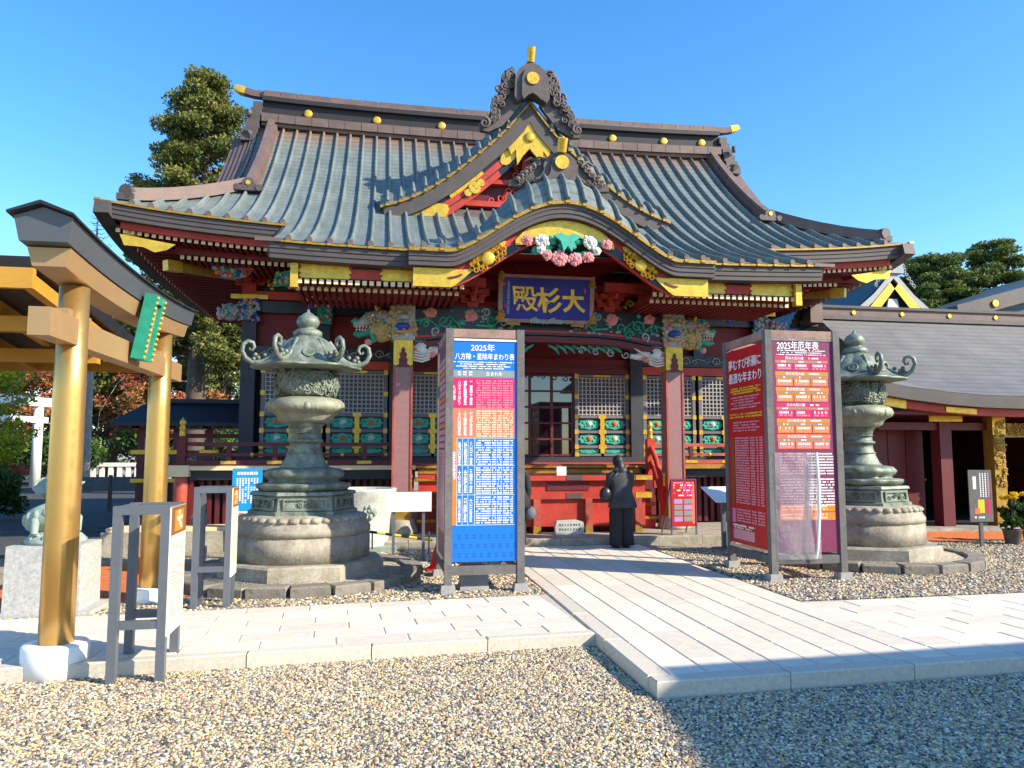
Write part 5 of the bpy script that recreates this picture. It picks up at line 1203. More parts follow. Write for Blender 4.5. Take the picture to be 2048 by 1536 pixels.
# ================================================================== BRONZE LANTERNS
def lantern(loc, label, rz):
    t = thing('bronze_lantern', label, 'lantern', loc, rz, 'bronze lanterns flanking the hall')
    mk('stone_step', M().lathe([(1.16, 0), (1.15, .26), (1.12, .285)], 8, smooth=False, ph=PI / 8), 'old_stone', t)
    mk('stone_drum', M().lathe([(.88, .285), (.88, .60), (.86, .605), (.86, .625), (.885, .63), (.885, .70), (.83, .80), (.80, .87), (.70, .89)], 72, lobes=6, amp=.045), 'old_stone', t)
    mb = M()
    for i in range(36):
        a = 2 * PI * i / 36; mb.ball((.765 * math.cos(a) * (1 + .05 * abs(math.cos(3 * a))), .79 * math.sin(a) * (1 + .05 * abs(math.cos(3 * a))), .83), .085, 6, sz=.55)
    mk('lotus_band', mb, 'old_stone', t)
    bs = mk('bronze_base', M().lathe([(.74, .88), (.74, .93), (.70, .95), (.68, 1.13), (.72, 1.15), (.70, 1.19), (.60, 1.20), (.56, 1.30)], 6, smooth=False), 'bronze', t)
    for i in range(6):
        a = PI / 6 + i * PI / 3; R_ = .70 * math.cos(PI / 6); mb = M(); mb.b2(-.28, .28, -.02, .0, .955, .98); mb.b2(-.28, .28, -.02, .0, 1.09, 1.115); mb.b2(-.28, -.255, -.02, 0, .98, 1.09); mb.b2(.255, .28, -.02, 0, .98, 1.09)
        for k in range(7): mb.spiral((random.uniform(-.2, .2), 1.035 + random.uniform(-.03, .03)), .04, -.012, 1.2, .012, a0=k)
        mb.v = [((x) * -math.sin(a) + (R_ - y) * math.cos(a), x * math.cos(a) + (R_ - y) * math.sin(a), z) for x, y, z in mb.v]
        mk('relief_panel', mb, 'bronze', bs)
    mk('lower_lotus', M().lathe([(.56, 1.20), (.60, 1.24), (.61, 1.28), (.60, 1.295), (.47, 1.305), (.44, 1.34), (.50, 1.38), (.525, 1.43), (.47, 1.49), (.36, 1.51)], 48, lobes=12, amp=.06), 'bronze', t)
    sh = mk('shaft', M().lathe([(.36, 1.50), (.30, 1.56), (.255, 1.66), (.215, 1.80), (.21, 1.86), (.245, 1.865), (.25, 1.90), (.21, 1.91), (.205, 1.98), (.23, 2.08), (.29, 2.14)], 32), 'bronze', t)
    for z in (1.70, 1.98): mk('band', M().lathe([(.20 if z > 1.8 else .24, z), (.235 if z > 1.8 else .265, z + .012), (.20 if z > 1.8 else .24, z + .024)], 32, cap=False), 'bronze', sh)
    mk('upper_lotus', M().lathe([(.30, 2.13), (.36, 2.18), (.37, 2.22), (.42, 2.27), (.50, 2.31), (.52, 2.36), (.50, 2.42), (.46, 2.46), (.36, 2.49)], 60, lobes=6, amp=.05), 'bronze_pale', t)
    mb = M()
    for i in range(24):
        a = 2 * PI * i / 24; mb.ball((.482 * math.cos(a), .482 * math.sin(a), 2.355), .062, 8, sz=1.05)
    mk('lotus_petals', mb, 'bronze_pale', t)
    fb = mk('fire_box', M().lathe([(.34, 2.48), (.40, 2.56), (.425, 2.66), (.415, 2.78), (.36, 2.88)], 24), 'bronze', t)
    mb = M()
    for i in range(170):
        a = random.uniform(0, 2 * PI); z = random.uniform(2.53, 2.85); r = interp([(2.48, .345), (2.56, .40), (2.66, .425), (2.78, .415), (2.88, .36)], z); p = []
        for k in range(8): b_ = k * 2 * PI / 7 * 1.1; q = .062 * (1 - k / 11); p.append(((r + .012) * math.cos(a + q * math.cos(b_) / r), (r + .012) * math.sin(a + q * math.cos(b_) / r), z + q * math.sin(b_)))
        mb.tube(p, .015, 4)
    mk('openwork', mb, 'bronze', fb)
    for i in range(6): a = i * PI / 3; mb = M(); mb.tube([(.36 * math.cos(a), .36 * math.sin(a), 2.49), (.445 * math.cos(a), .445 * math.sin(a), 2.66), (.37 * math.cos(a), .37 * math.sin(a), 2.87)], .022, 6); mk('fire_box_post', mb, 'bronze', fb)
    rf = mk('roof', M().lathe([(.42, 2.87), (.60, 2.885), (.66, 2.90), (.66, 2.925), (.60, 2.945), (.50, 2.99), (.42, 3.07), (.36, 3.17), (.29, 3.27), (.20, 3.34), (.17, 3.36)], 72, lobes=6, amp=.16), 'bronze', t)
    for i in range(6):
        a = i * PI / 3; c, s_ = math.cos(a), math.sin(a); mb = M()
        prof_ = [(.30, 3.30), (.36, 3.22), (.42, 3.12), (.52, 3.03), (.62, 2.98), (.74, 2.97), (.83, 3.03), (.88, 3.13), (.86, 3.23), (.80, 3.27), (.735, 3.25), (.715, 3.19), (.74, 3.14), (.78, 3.15), (.78, 3.18)]
        mb.tube([(r * c, r * s_, z) for r, z in prof_], [.03, .03, .032, .035, .038, .038, .036, .034, .032, .03, .027, .024, .02, .016, .01], 7)
        for r, z in ((.66, 3.04), (.70, 3.08), (.58, 3.08), (.72, 3.02), (.64, 2.93)): mb.ball((r * c, r * s_, z), .035, 6)
        mk('curled_arm', mb, 'bronze', rf)
        a += PI / 6; c, s_ = math.cos(a), math.sin(a); mb = M(); mb.lathe([(.085, 0), (.085, .015), (.07, .02), (.06, .012), (.02, .025)], 14)
        mb.v = [(x, y, z) for x, y, z in mb.v]; tilt = .95
        mb.v = [((.435 + y * -math.cos(tilt) * 1. + z * math.sin(tilt)) * c - x * s_, (.435 - y * math.cos(tilt) + z * math.sin(tilt)) * s_ + x * c, 3.09 + y * math.sin(tilt) + z * math.cos(tilt)) for x, y, z in mb.v]
        mk('crest', mb, 'bronze', rf)
    mk('jewel', M().lathe([(.17, 3.35), (.20, 3.38), (.20, 3.43), (.16, 3.46), (.10, 3.48), (.13, 3.50), (.155, 3.545), (.16, 3.59), (.13, 3.65), (.07, 3.69), (.025, 3.72), (.012, 3.76), (0, 3.765)], 24), 'bronze', t)
    return t
settle(lantern((-1.03, 10.95, .0), 'tall bronze lantern with curled roof arms beside the blue sign tower', .12))
settle(lantern((7.80, 11.25, .0), 'tall bronze lantern with curled roof arms beside the red sign tower', .35))
def kerb_ring(cx, cy, r, n, label):
    t = thing('stone_ring', label, 'kerb', (cx, cy, 0))
    me = bev_slab('kerb_block', 2 * PI * r / n - .012, .26, .16, 'kerb_old_stone', .015)
    for i in range(n):
        a = 2 * PI * (i + .5) / n; link('kerb_block', me, t, (r * math.cos(a), r * math.sin(a), .135 + random.uniform(-.012, .012)), rz=a + PI / 2 + random.uniform(-.03, .03))
    mk('gravel_fill', M().lathe([(r - .1, .0), (r - .1, .10)], 24), 'gravel', t); settle(t)
kerb_ring(-1.03, 10.95, 1.52, 20, 'ring of dark kerb stones round the lantern by the blue tower')
kerb_ring(7.80, 11.25, 1.58, 20, 'ring of dark kerb stones round the lantern by the red tower')

# ================================================================== SIGN TOWERS
def specks(mb, x0, x1, z, h, y, mi, rr, dens=.8, wmin=.5, wmax=1.1):
    """a line of print too small to read"""
    x = x0
    while x < x1:
        w = h * rr.uniform(wmin, wmax)
        if rr.random() < dens: mb.add([(x, y, z - h / 2), (min(x + w, x1), y, z - h / 2), (min(x + w, x1), y, z + h / 2 * rr.uniform(.6, 1)), (x, y, z + h / 2 * rr.uniform(.6, 1))], [(0, 1, 2, 3)], mi)
        x += w + h * .22
class Poster:
    def __init__(s, y): s.layers = {}; s.y = y; s.n = 0
    def rect(s, x0, x1, z0, z1, ink, lv=1):
        mb = s.layers.setdefault((ink, lv), M()); y = s.y - .0012 * lv; mb.add([(x0, y, z0), (x1, y, z0), (x1, y, z1), (x0, y, z1)], [(0, 1, 2, 3)])
    def text(s, st, x, z, h, ink, lv=3, vert=False, w=None): put_text(s.layers.setdefault((ink, lv), M()), st, x, z, h, s.y - .0012 * lv, 0, vert, w)
    def line(s, x0, x1, z, h, ink, rr, lv=3, dens=.85, **k): specks(s.layers.setdefault((ink, lv), M()), x0, x1, z, h, s.y - .0012 * lv, 0, rr, dens, **k)
    def done(s, parent, rz=0., loc=(0, 0, 0)):
        for (ink, lv), mb in s.layers.items(): mk('print_' + ink[4:], mb, ink, parent, loc, rz, kind='stuff')
def tower(name, label, loc, w, d, h, rz=0., zb=.33):
    t = thing(name, label, 'sign tower', loc, rz); p = .047
    for x in (-w / 2 + p, w / 2 - p):
        for y in (-d / 2 + p, d / 2 - p):
            mk('post', M().b2(x - p, x + p, y - p, y + p, .09, h), 'weathered_wood', t); mk('concrete_foot', M().box((x, y, .05), (.19, .19, .11), taper=.85), 'concrete', t)
    for s2 in (-1, 1):
        for z0, z1, m_ in ((h - .115, h - .005, 'top_wood'), (zb - .11, zb, 'weathered_wood')):
            mk('rail', M().b2(-w / 2 + 2 * p, w / 2 - 2 * p, s2 * (d / 2 - p) - .035, s2 * (d / 2 - p) + .035, z0, z1), m_, t); mk('rail', M().b2(s2 * (w / 2 - p) - .035, s2 * (w / 2 - p) + .035, -d / 2 + 2 * p, d / 2 - 2 * p, z0, z1), m_, t)
    return t
rr = random.Random(11)
bw, bd_, bh = 1.00, 1.40, 3.28
bt = tower('sign_tower', 'tall wooden four sided tower with a bright blue year chart poster', (1.305, 10.02, 0), bw, bd_, bh)
fy = -bd_ / 2 + .02
bf = mk('blue_poster', M().b2(-.415, .43, fy, fy + .02, .38, 3.14), 'ink_blue', bt, label='bright blue printed year chart')
def BX(x): return (x - 968) / 150 * 1.0
def BZ(y): return 3.28 - (y - 660) * .00627
ps = Poster(fy)
ps.text('2025年', BX(963), BZ(698), .098, 'ink_white'); ps.text('八方除・星除年まわり表', BX(967), BZ(716), .085, 'ink_white', w=.76)
for k, (a, b_) in enumerate(((904, 1024), (920, 1008), (912, 1016), (926, 1004))): ps.line(BX(a), BX(b_), BZ(727.5 + 4.3 * k), .014, 'ink_white', rr)
ps.rect(BX(904), BX(1024), BZ(758), BZ(744), 'ink_grey'); ps.text('生まれ年', BX(985), BZ(751), .05, 'ink_white')
for x in (918.5, 929, 940): ps.line(BX(x - 3), BX(x + 3), BZ(748), .02, 'ink_white', rr, dens=1.); ps.line(BX(x - 3), BX(x + 3), BZ(753), .02, 'ink_white', rr, dens=1.)
ps.rect(BX(904), BX(1024), BZ(820), BZ(759.5), 'ink_magenta'); ps.rect(BX(904), BX(1024), BZ(879), BZ(820.5), 'ink_salmon'); ps.rect(BX(905), BX(914.5), BZ(1051), BZ(879), 'ink_orange')
for x, st in ((909, '八方除'), (919, '八方ふさがり'), (930, '羅睺星'), (941, '二黒土星')): ps.text(st, BX(x), BZ(790), .30 if st != '八方除' else .19, 'ink_white', vert=True, w=.042)
for x, st in ((919, '大凶星'), (930, '火曜星'), (941, '七赤金星')): ps.text(st, BX(x), BZ(850), .31, 'ink_white', vert=True, w=.042)
for y, sts in ((910, ('後凶星', '計都星', '八白土星')), (965, ('大災星', '金曜星', '五黄土星')), (1022, ('後災星', '日曜星', '六白金星'))):
    for x, st in zip((920, 931, 941.5), sts): ps.text(st, BX(x), BZ(y), .29, 'ink_white', vert=True, w=.042)
ps.text('星除', BX(909.5), BZ(935), .34, 'ink_white', vert=True, w=.045)
for y0, y1, ink in ((763, 819, 'ink_pink'), (824, 877, 'ink_cream'), (883, 933, 'ink_white'), (937, 990, 'ink_white'), (995, 1048, 'ink_white')):
    n = int((y1 - y0) / 4.7)
    for k in range(n + 1):
        z = BZ(lerp(y0 + 2, y1 - 1, k / n))
        for a, b_ in ((951, 960), (961.5, 979), (981, 989), (990.5, 1000), (1002, 1014), (1016, 1021)): ps.line(BX(a), BX(b_), z, .0165, ink, rr, dens=.9)
for y in (880, 934.5, 992, 1051): ps.rect(BX(914), BX(1024), BZ(y + .7), BZ(y), 'ink_white', 2)
for x in (914.8, 925, 935.5, 948): ps.rect(BX(x), BX(x + .7), BZ(1051), BZ(880), 'ink_white', 2)
for k in range(3):
    for i in range(9):      # the seigaiha-like tone at the foot of the poster
        for j in range(2): ps.rect(BX(903 + 14 * i + 7 * (k % 2)), BX(909 + 14 * i + 7 * (k % 2)), BZ(1078 + 18 * k - 5 * j), BZ(1075 + 18 * k - 5 * j), 'ink_blue_dark', 1)
ps.done(bf)
mk('poster_top_curl', M().b2(-.40, .41, fy - .012, fy, 3.125, 3.15), 'white_plastic', bt)
sf = mk('side_poster', M().b2(-bw / 2 + .02, -bw / 2 + .035, -.58, .58, .38, 3.14), 'ink_purple', bt, label='dark red side poster with pale rows')
ps = Poster(0)
z = 2.95
k = 0
while z > .75:
    ps.rect(-.5, .5, z - .06, z, ('ink_pink', 'ink_pink', 'ink_orange', 'ink_pink')[k % 4] if k < 14 else 'ink_pink'); z -= .085 if k < 14 else .05; k += 1
ps.done(sf, rz=-PI / 2, loc=(-bw / 2 + .0185, 0, 0))
mk('weight_box', M().b2(-.28, .06, -.56, -.30, .0, .30), 'steel_grey', bt); mk('weight_base', M().b2(-.29, .07, -.57, -.29, 0, .06), 'concrete', bt)

rw, rd_, rh = 1.10, 1.36, 3.40
rt_ = tower('sign_tower', 'tall wooden four sided tower with red and purple posters under plastic film', (5.74, 10.08, 0), rw, rd_, rh, rz=-.02, zb=.34)
fy = -rd_ / 2 + .025
rf_ = mk('purple_poster', M().b2(-.46, .47, fy, fy + .02, .38, 3.26), 'ink_purple', rt_, label='purple chart poster with magenta and orange rows')
def RX(x, y=900): return (x - (1606 + (y - 680) * .010)) / 140 * 1.02
def RZ(y): return 3.40 - (y - 665) * .0064
ps = Poster(fy)
ps.text('2025年厄年表', RX(1600), RZ(698), .125, 'ink_white', w=.62)
for k in range(3): ps.line(RX(1556 + 8 * (k == 1)), RX(1656 - 8 * (k == 1)), RZ(709 + 4.4 * k), .014, 'ink_white', rr)
cols = ('ink_magenta', 'ink_orange', 'ink_orange', 'ink_magenta', 'ink_orange', 'ink_salmon')
heads = ('男の大厄の歳', '男の本厄の歳', '男の本厄の歳', '女の大厄の歳', '女の本厄の歳', '女の本厄の歳')
for k, (c, hd) in enumerate(zip(cols, heads)):
    y = 721 + 33.6 * k; ps.rect(RX(1553), RX(1660), RZ(y + 8.5), RZ(y), c); ps.text(hd, RX(1592), RZ(y + 4.2), .043, 'ink_white'); ps.line(RX(1621), RX(1642), RZ(y + 4.2), .022, 'ink_white', rr)
    ps.rect(RX(1553), RX(1660), RZ(y + 14.5), RZ(y + 9), 'ink_tan')
    for q in range(3):
        cx = 1571 + 35.5 * q; ps.rect(RX(cx - 16.5), RX(cx + 16.5), RZ(y + 30.5), RZ(y + 15), c); ps.line(RX(cx - 13), RX(cx + 13), RZ(y + 20), .034, 'ink_white', rr, wmin=.35, wmax=.7); ps.line(RX(cx - 13), RX(cx + 13), RZ(y + 26.5), .024, 'ink_pink', rr, wmin=.35, wmax=.7); ps.line(RX(cx - 6), RX(cx + 5), RZ(y + 11.8), .022, 'ink_white', rr, dens=.6)
for k in range(19):
    y = 930 + 6.0 * k
    if k == 8: continue
    ps.line(RX(1612), RX(1664), RZ(y), .022, 'ink_white', rr, dens=.9, wmin=.35, wmax=.8); ps.line(RX(1556), RX(1604), RZ(y), .018, 'ink_pink', rr, dens=.8, wmin=.35, wmax=.8)
ps.rect(RX(1616), RX(1664), RZ(1052), RZ(1037), 'ink_orange'); ps.rect(RX(1616), RX(1664), RZ(1070), RZ(1054), 'ink_orange'); ps.rect(RX(1554), RX(1606), RZ(1070), RZ(1037), 'ink_salmon')
for y in (1041, 1047, 1058, 1065): ps.line(RX(1618), RX(1648), RZ(y), .022, 'ink_cream', rr); ps.line(RX(1558), RX(1600), RZ(y), .018, 'ink_cream', rr)
ps.done(rf_)
# crumpled clear film over the lower half, with a bright fold
mb = M(); nx, nz = 16, 26; g = []
for j in range(nz + 1):
    for i in range(nx + 1):
        x = lerp(-.47, .16, i / nx); z = lerp(.30, 1.72, j / nz)
        y = fy - .03 - .05 * abs(noise.noise(Vector((x * 3.1, z * 1.3, 2.)))) - .05 * max(0, math.sin((x + .47) / .63 * PI)) * (1 - j / nz * .5); g.append((x, y, z))
mb.add(g, [(j * (nx + 1) + i, j * (nx + 1) + i + 1, (j + 1) * (nx + 1) + i + 1, (j + 1) * (nx + 1) + i) for j in range(nz) for i in range(nx)], smooth=True); mk('plastic_film', mb, 'plastic_film', rt_)
mb = M(); mb.tube([(.13, fy - .05, 1.72), (.14, fy - .07, 1.3), (.12, fy - .09, .9), (.08, fy - .09, .45), (.07, fy - .06, .30)], [.018, .02, .022, .018, .012], 6); mk('film_fold', mb, 'white_plastic', rt_)
mb = M(); mb.b2(-.47, .48, fy - .012, fy - .006, 3.255, 3.29); mk('film_edge', mb, 'plastic_film', rt_)
sf = mk('red_poster', M().b2(-rw / 2 + .02, -rw / 2 + .035, -.60, .60, .40, 3.24), 'ink_red', rt_, label='red side poster with white heading')
ps = Poster(0)
ps.text('夢むすび祈願に', 0, 3.02, .155, 'ink_white', w=1.02); ps.text('最適な年まわり', 0, 2.82, .155, 'ink_white', w=1.02)
for k in range(3): ps.line(-.5 + .04 * k, .48 - .05 * (k % 2), 2.66 - .035 * k, .026, 'ink_yellow', rr)
for k in range(5): ps.line(-.46 + .08 * (k % 2), .46 - .1 * (k % 3), 2.53 - .04 * k, .024, 'ink_pink', rr)
for k in range(2): ps.line(-.5, .5, 2.28 - .04 * k, .026, 'ink_yellow', rr)
for k in range(4): ps.line(-.4, .42 - .1 * (k % 2), 2.16 - .04 * k, .024, 'ink_pink', rr)
ps.rect(-.5, -.4, .96, 1.94, 'ink_brown')
for k in range(27):
    for a, b_ in ((-.36, .08), (.12, .26), (.30, .36), (.40, .50)): ps.line(a, b_, 1.93 - .036 * k, .024, 'ink_pink', rr, dens=.95)
ps.rect(-.5, -.4, .70, .90, 'ink_lilac')
for k in range(5):
    for a, b_ in ((-.36, .08), (.12, .26), (.30, .50)): ps.line(a, b_, .89 - .04 * k, .026, 'ink_pink', rr, dens=.95)
ps.line(-.48, .2, .66, .03, 'ink_white', rr); ps.rect(-.48, .18, .46, .60, 'ink_pink'); ps.line(-.46, .1, .625, .025, 'ink_cream', rr)
ps.done(sf, rz=-PI / 2, loc=(-rw / 2 + .0185, 0, 0))

# ================================================================== SMALL SIGNS, BASIN, CONE
bb = thing('notice_board', 'bright blue notice board behind the lantern by the torii', 'notice board', (-2.13, 13.0, 0))
mk('panel', M().b2(-.235, .235, 0, .03, .58, 1.46), 'ink_cyan', bb)
for x in (-.2, .2): mk('post', M().b2(x - .02, x + .02, .03, .07, 0, 1.46), 'steel_grey', bb)
ps = Poster(0); ps.line(-.16, .16, 1.38, .05, 'ink_white', rr)
for k in range(8):
    for j in range(12):
        if rr.random() < .75: x = .16 - .045 * k; z = 1.29 - .035 * j; ps.rect(x - .013, x + .013, z - .013, z + .012, 'ink_white', 2)
ps.rect(-.14, .12, .64, .76, 'ink_white'); ps.rect(-.12, -.04, .66, .74, 'ink_salmon', 2); ps.done(bb)

ws = thing('post_sign', 'plain white board on a thin post beside the stone basin', 'sign', (.48, 12.2, 0))
mk('board', M().b2(-.36, .36, 0, .03, .78, 1.09), 'white_plastic', ws); mk('post', M().b2(-.26, -.215, .03, .07, 0, 1.0), 'steel_grey', ws); mk('post', M().b2(.215, .26, .03, .07, 0, 1.0), 'steel_grey', ws)

ba = thing('stone_basin', 'pale weathered stone basin with carved pine relief behind the lantern', 'basin', (-.30, 13.0, 0))
mk('drum', M().lathe([(.46, .18), (.48, .3), (.50, .6), (.55, .95), (.60, 1.08), (.60, 1.12), (.52, 1.12), (.50, 1.0), (.3, .98)], 32, cap=False), 'pale_stone', ba)
mk('foot_slab', M().b2(-.7, .75, -.55, .55, 0, .10), 'green_stone', ba); mk('foot_step', M().b2(-.55, .6, -.5, .45, .10, .19), 'green_stone', ba)
mb = M()
for k in range(16): a = -PI / 2 + random.uniform(.15, .5); r = .54; mb.ball((.975 * r * math.cos(a), .975 * r * math.sin(a), random.uniform(.62, .88)), random.uniform(.02, .04), 6, sz=1.6)
mk('pine_relief', mb, 'green_stone', ba)
cn = thing('traffic_cone', 'red traffic cone half hidden behind the blue sign tower', 'cone', (.87, 11.2, 0))
mk('body', M().lathe([(.13, .03), (.03, .40), (.02, .42)], 16), 'red_plastic', cn); mk('foot', M().b2(-.16, .16, -.16, .16, 0, .035), 'red_plastic', cn)
br_ = thing('barrier_bar', 'yellow and black striped barrier bar beside the red cone', 'barrier', (.36, 12.75, .0))
for k in range(8):
    mb = M(); mb.tube([(-.5 + .13 * k, .0, .42 - .02 * k), (-.37 + .13 * k, 0, .40 - .02 * k)], .022, 8); mk('stripe', mb, 'ink_yellow' if k % 2 else 'black_paint', br_)
for x in (-.45, .48): mk('stand', M().tube([(x, 0, 0), (x, 0, .40)], .014, 6), 'steel_grey', br_)

af = thing('a_frame_sign', 'folding a-frame sign with a red poster of small pictures by the porch column', 'sign', (5.43, 12.95, .245), rz=.05)
mb = M(); mb.b2(-.235, .235, -.02, .0, .17, .98); pan = mk('panel', mb, 'ink_red', af)
for x0, x1, z0, z1 in ((-.25, -.225, .15, 1.0), (.225, .25, .15, 1.0), (-.225, .225, .975, 1.0), (-.225, .225, .15, .175)): mk('frame_rail', M().b2(x0, x1, -.03, .01, z0, z1), 'ink_purple', af)
for x in (-.24, .24): mk('leg', M().b2(x - .012, x + .012, -.02, .005, -.0, .16), 'steel_grey', af); mb = M(); mb.tube([(x, .0, .97), (x, .42, .0)], .014, 6); mk('rear_leg', mb, 'steel_grey', af)
ps = Poster(-.02); ps.rect(-.02, .2, .68, .94, 'ink_magenta')
for k in range(6): ps.line(-.2, .2, .93 - .045 * k, .026, 'ink_white' if k % 2 else 'ink_pink', rr, 2, dens=.6)
for i in range(2):
    for j in range(4): ps.rect(-.19 + .19 * i, -.03 + .19 * i, .24 + .105 * j, .325 + .105 * j, 'ink_grey' if (i + j) % 3 else 'ink_lilac', 2)
ps.rect(.16, .21, .2, .9, 'ink_salmon', 2); ps.done(pan)

lt = thing('writing_stand', 'small white topped writing stand on a dark post by the red tower', 'stand', (6.10, 12.75, 0))
mb = M(); mb.add([(-.24, -.22, .86), (.30, -.22, .86), (.30, .22, 1.10), (-.32, .22, 1.10), (-.24, -.22, .84), (.30, -.22, .84), (.30, .22, 1.08), (-.32, .22, 1.08)], [(0, 1, 2, 3), (7, 6, 5, 4), (0, 4, 5, 1), (1, 5, 6, 2), (2, 6, 7, 3), (3, 7, 4, 0)]); mk('top', mb, 'white_plastic', lt)
mk('post', M().b2(-.035, .035, -.035, .035, .02, .95), 'steel_grey', lt); mk('foot', M().b2(-.16, .16, -.16, .16, 0, .03), 'steel_grey', lt)

rs_ = thing('post_sign', 'dark grey notice with a yellow tag on a post before the side hall', 'sign', (10.88, 12.2, 0), rz=-.12)
pan = mk('panel', M().b2(-.22, .22, -.02, 0, .46, 1.40), 'weathered_wood', rs_); mk('post', M().b2(-.03, .03, 0, .05, 0, .9), 'steel_grey', rs_)
ps = Poster(-.02)
for k in range(4):
    for j in range(13): x = .0 + .05 * k; z = 1.33 - .034 * j; ps.rect(x - .012, x + .012, z - .012, z + .012, 'ink_pink' if k == 3 else 'ink_white', 2)
ps.rect(-.14, -.08, 1.05, 1.28, 'ink_white'); ps.rect(-.06, .06, .62, .86, 'ink_yellow'); ps.rect(-.13, -.03, .60, .70, 'ink_salmon', 2); ps.rect(.1, .17, .6, .86, 'ink_magenta'); ps.line(-.14, .06, .54, .035, 'ink_white', rr); ps.done(pan)

for o_ in (stt, bt, rt_, ws, cn, br_, lt, rs_): settle(o_)
# ================================================================== PEOPLE (bodies grown with Skin, clothes as shells)
def skin_body(V, Eg, rad, root=0):
    me = bpy.data.meshes.new('body'); me.from_pydata(V, Eg, []); me.update()
    o = bpy.data.objects.new('body_tmp', me); COL.objects.link(o)
    o.modifiers.new('Skin', 'SKIN').use_smooth_shade = True
    for i, r in enumerate(rad): me.skin_vertices[0].data[i].radius = (r, r)
    me.skin_vertices[0].data[root].use_root = True
    o.modifiers.new('Sub', 'SUBSURF').levels = 2
    dg = bpy.context.evaluated_depsgraph_get(); out = bpy.data.meshes.new_from_object(o.evaluated_get(dg))
    bpy.data.objects.remove(o); bpy.data.meshes.remove(me); out.name = 'body'
    out.materials.clear(); out.materials.append(MATS['skin'])
    return out
def loft(rings, n=20, mi=None, fold=0., seed=0):
    """rings of (cx, cy, z, rx, ry) joined to a cloth shell with soft folds"""
    mb = M(); vs = []
    for k, (cx, cy, z, rx, ry) in enumerate(rings):
        for j in range(n):
            a = 2 * PI * j / n; w = 1 + fold * (k / len(rings)) * math.sin(5 * a + seed + .6 * k)
            vs.append((cx + rx * w * math.cos(a), cy + ry * w * math.sin(a), z))
    fs = [(i * n + j, i * n + (j + 1) % n, (i + 1) * n + (j + 1) % n, (i + 1) * n + j) for i in range(len(rings) - 1) for j in range(n)]
    mb.add(vs, fs, mi, True); return mb
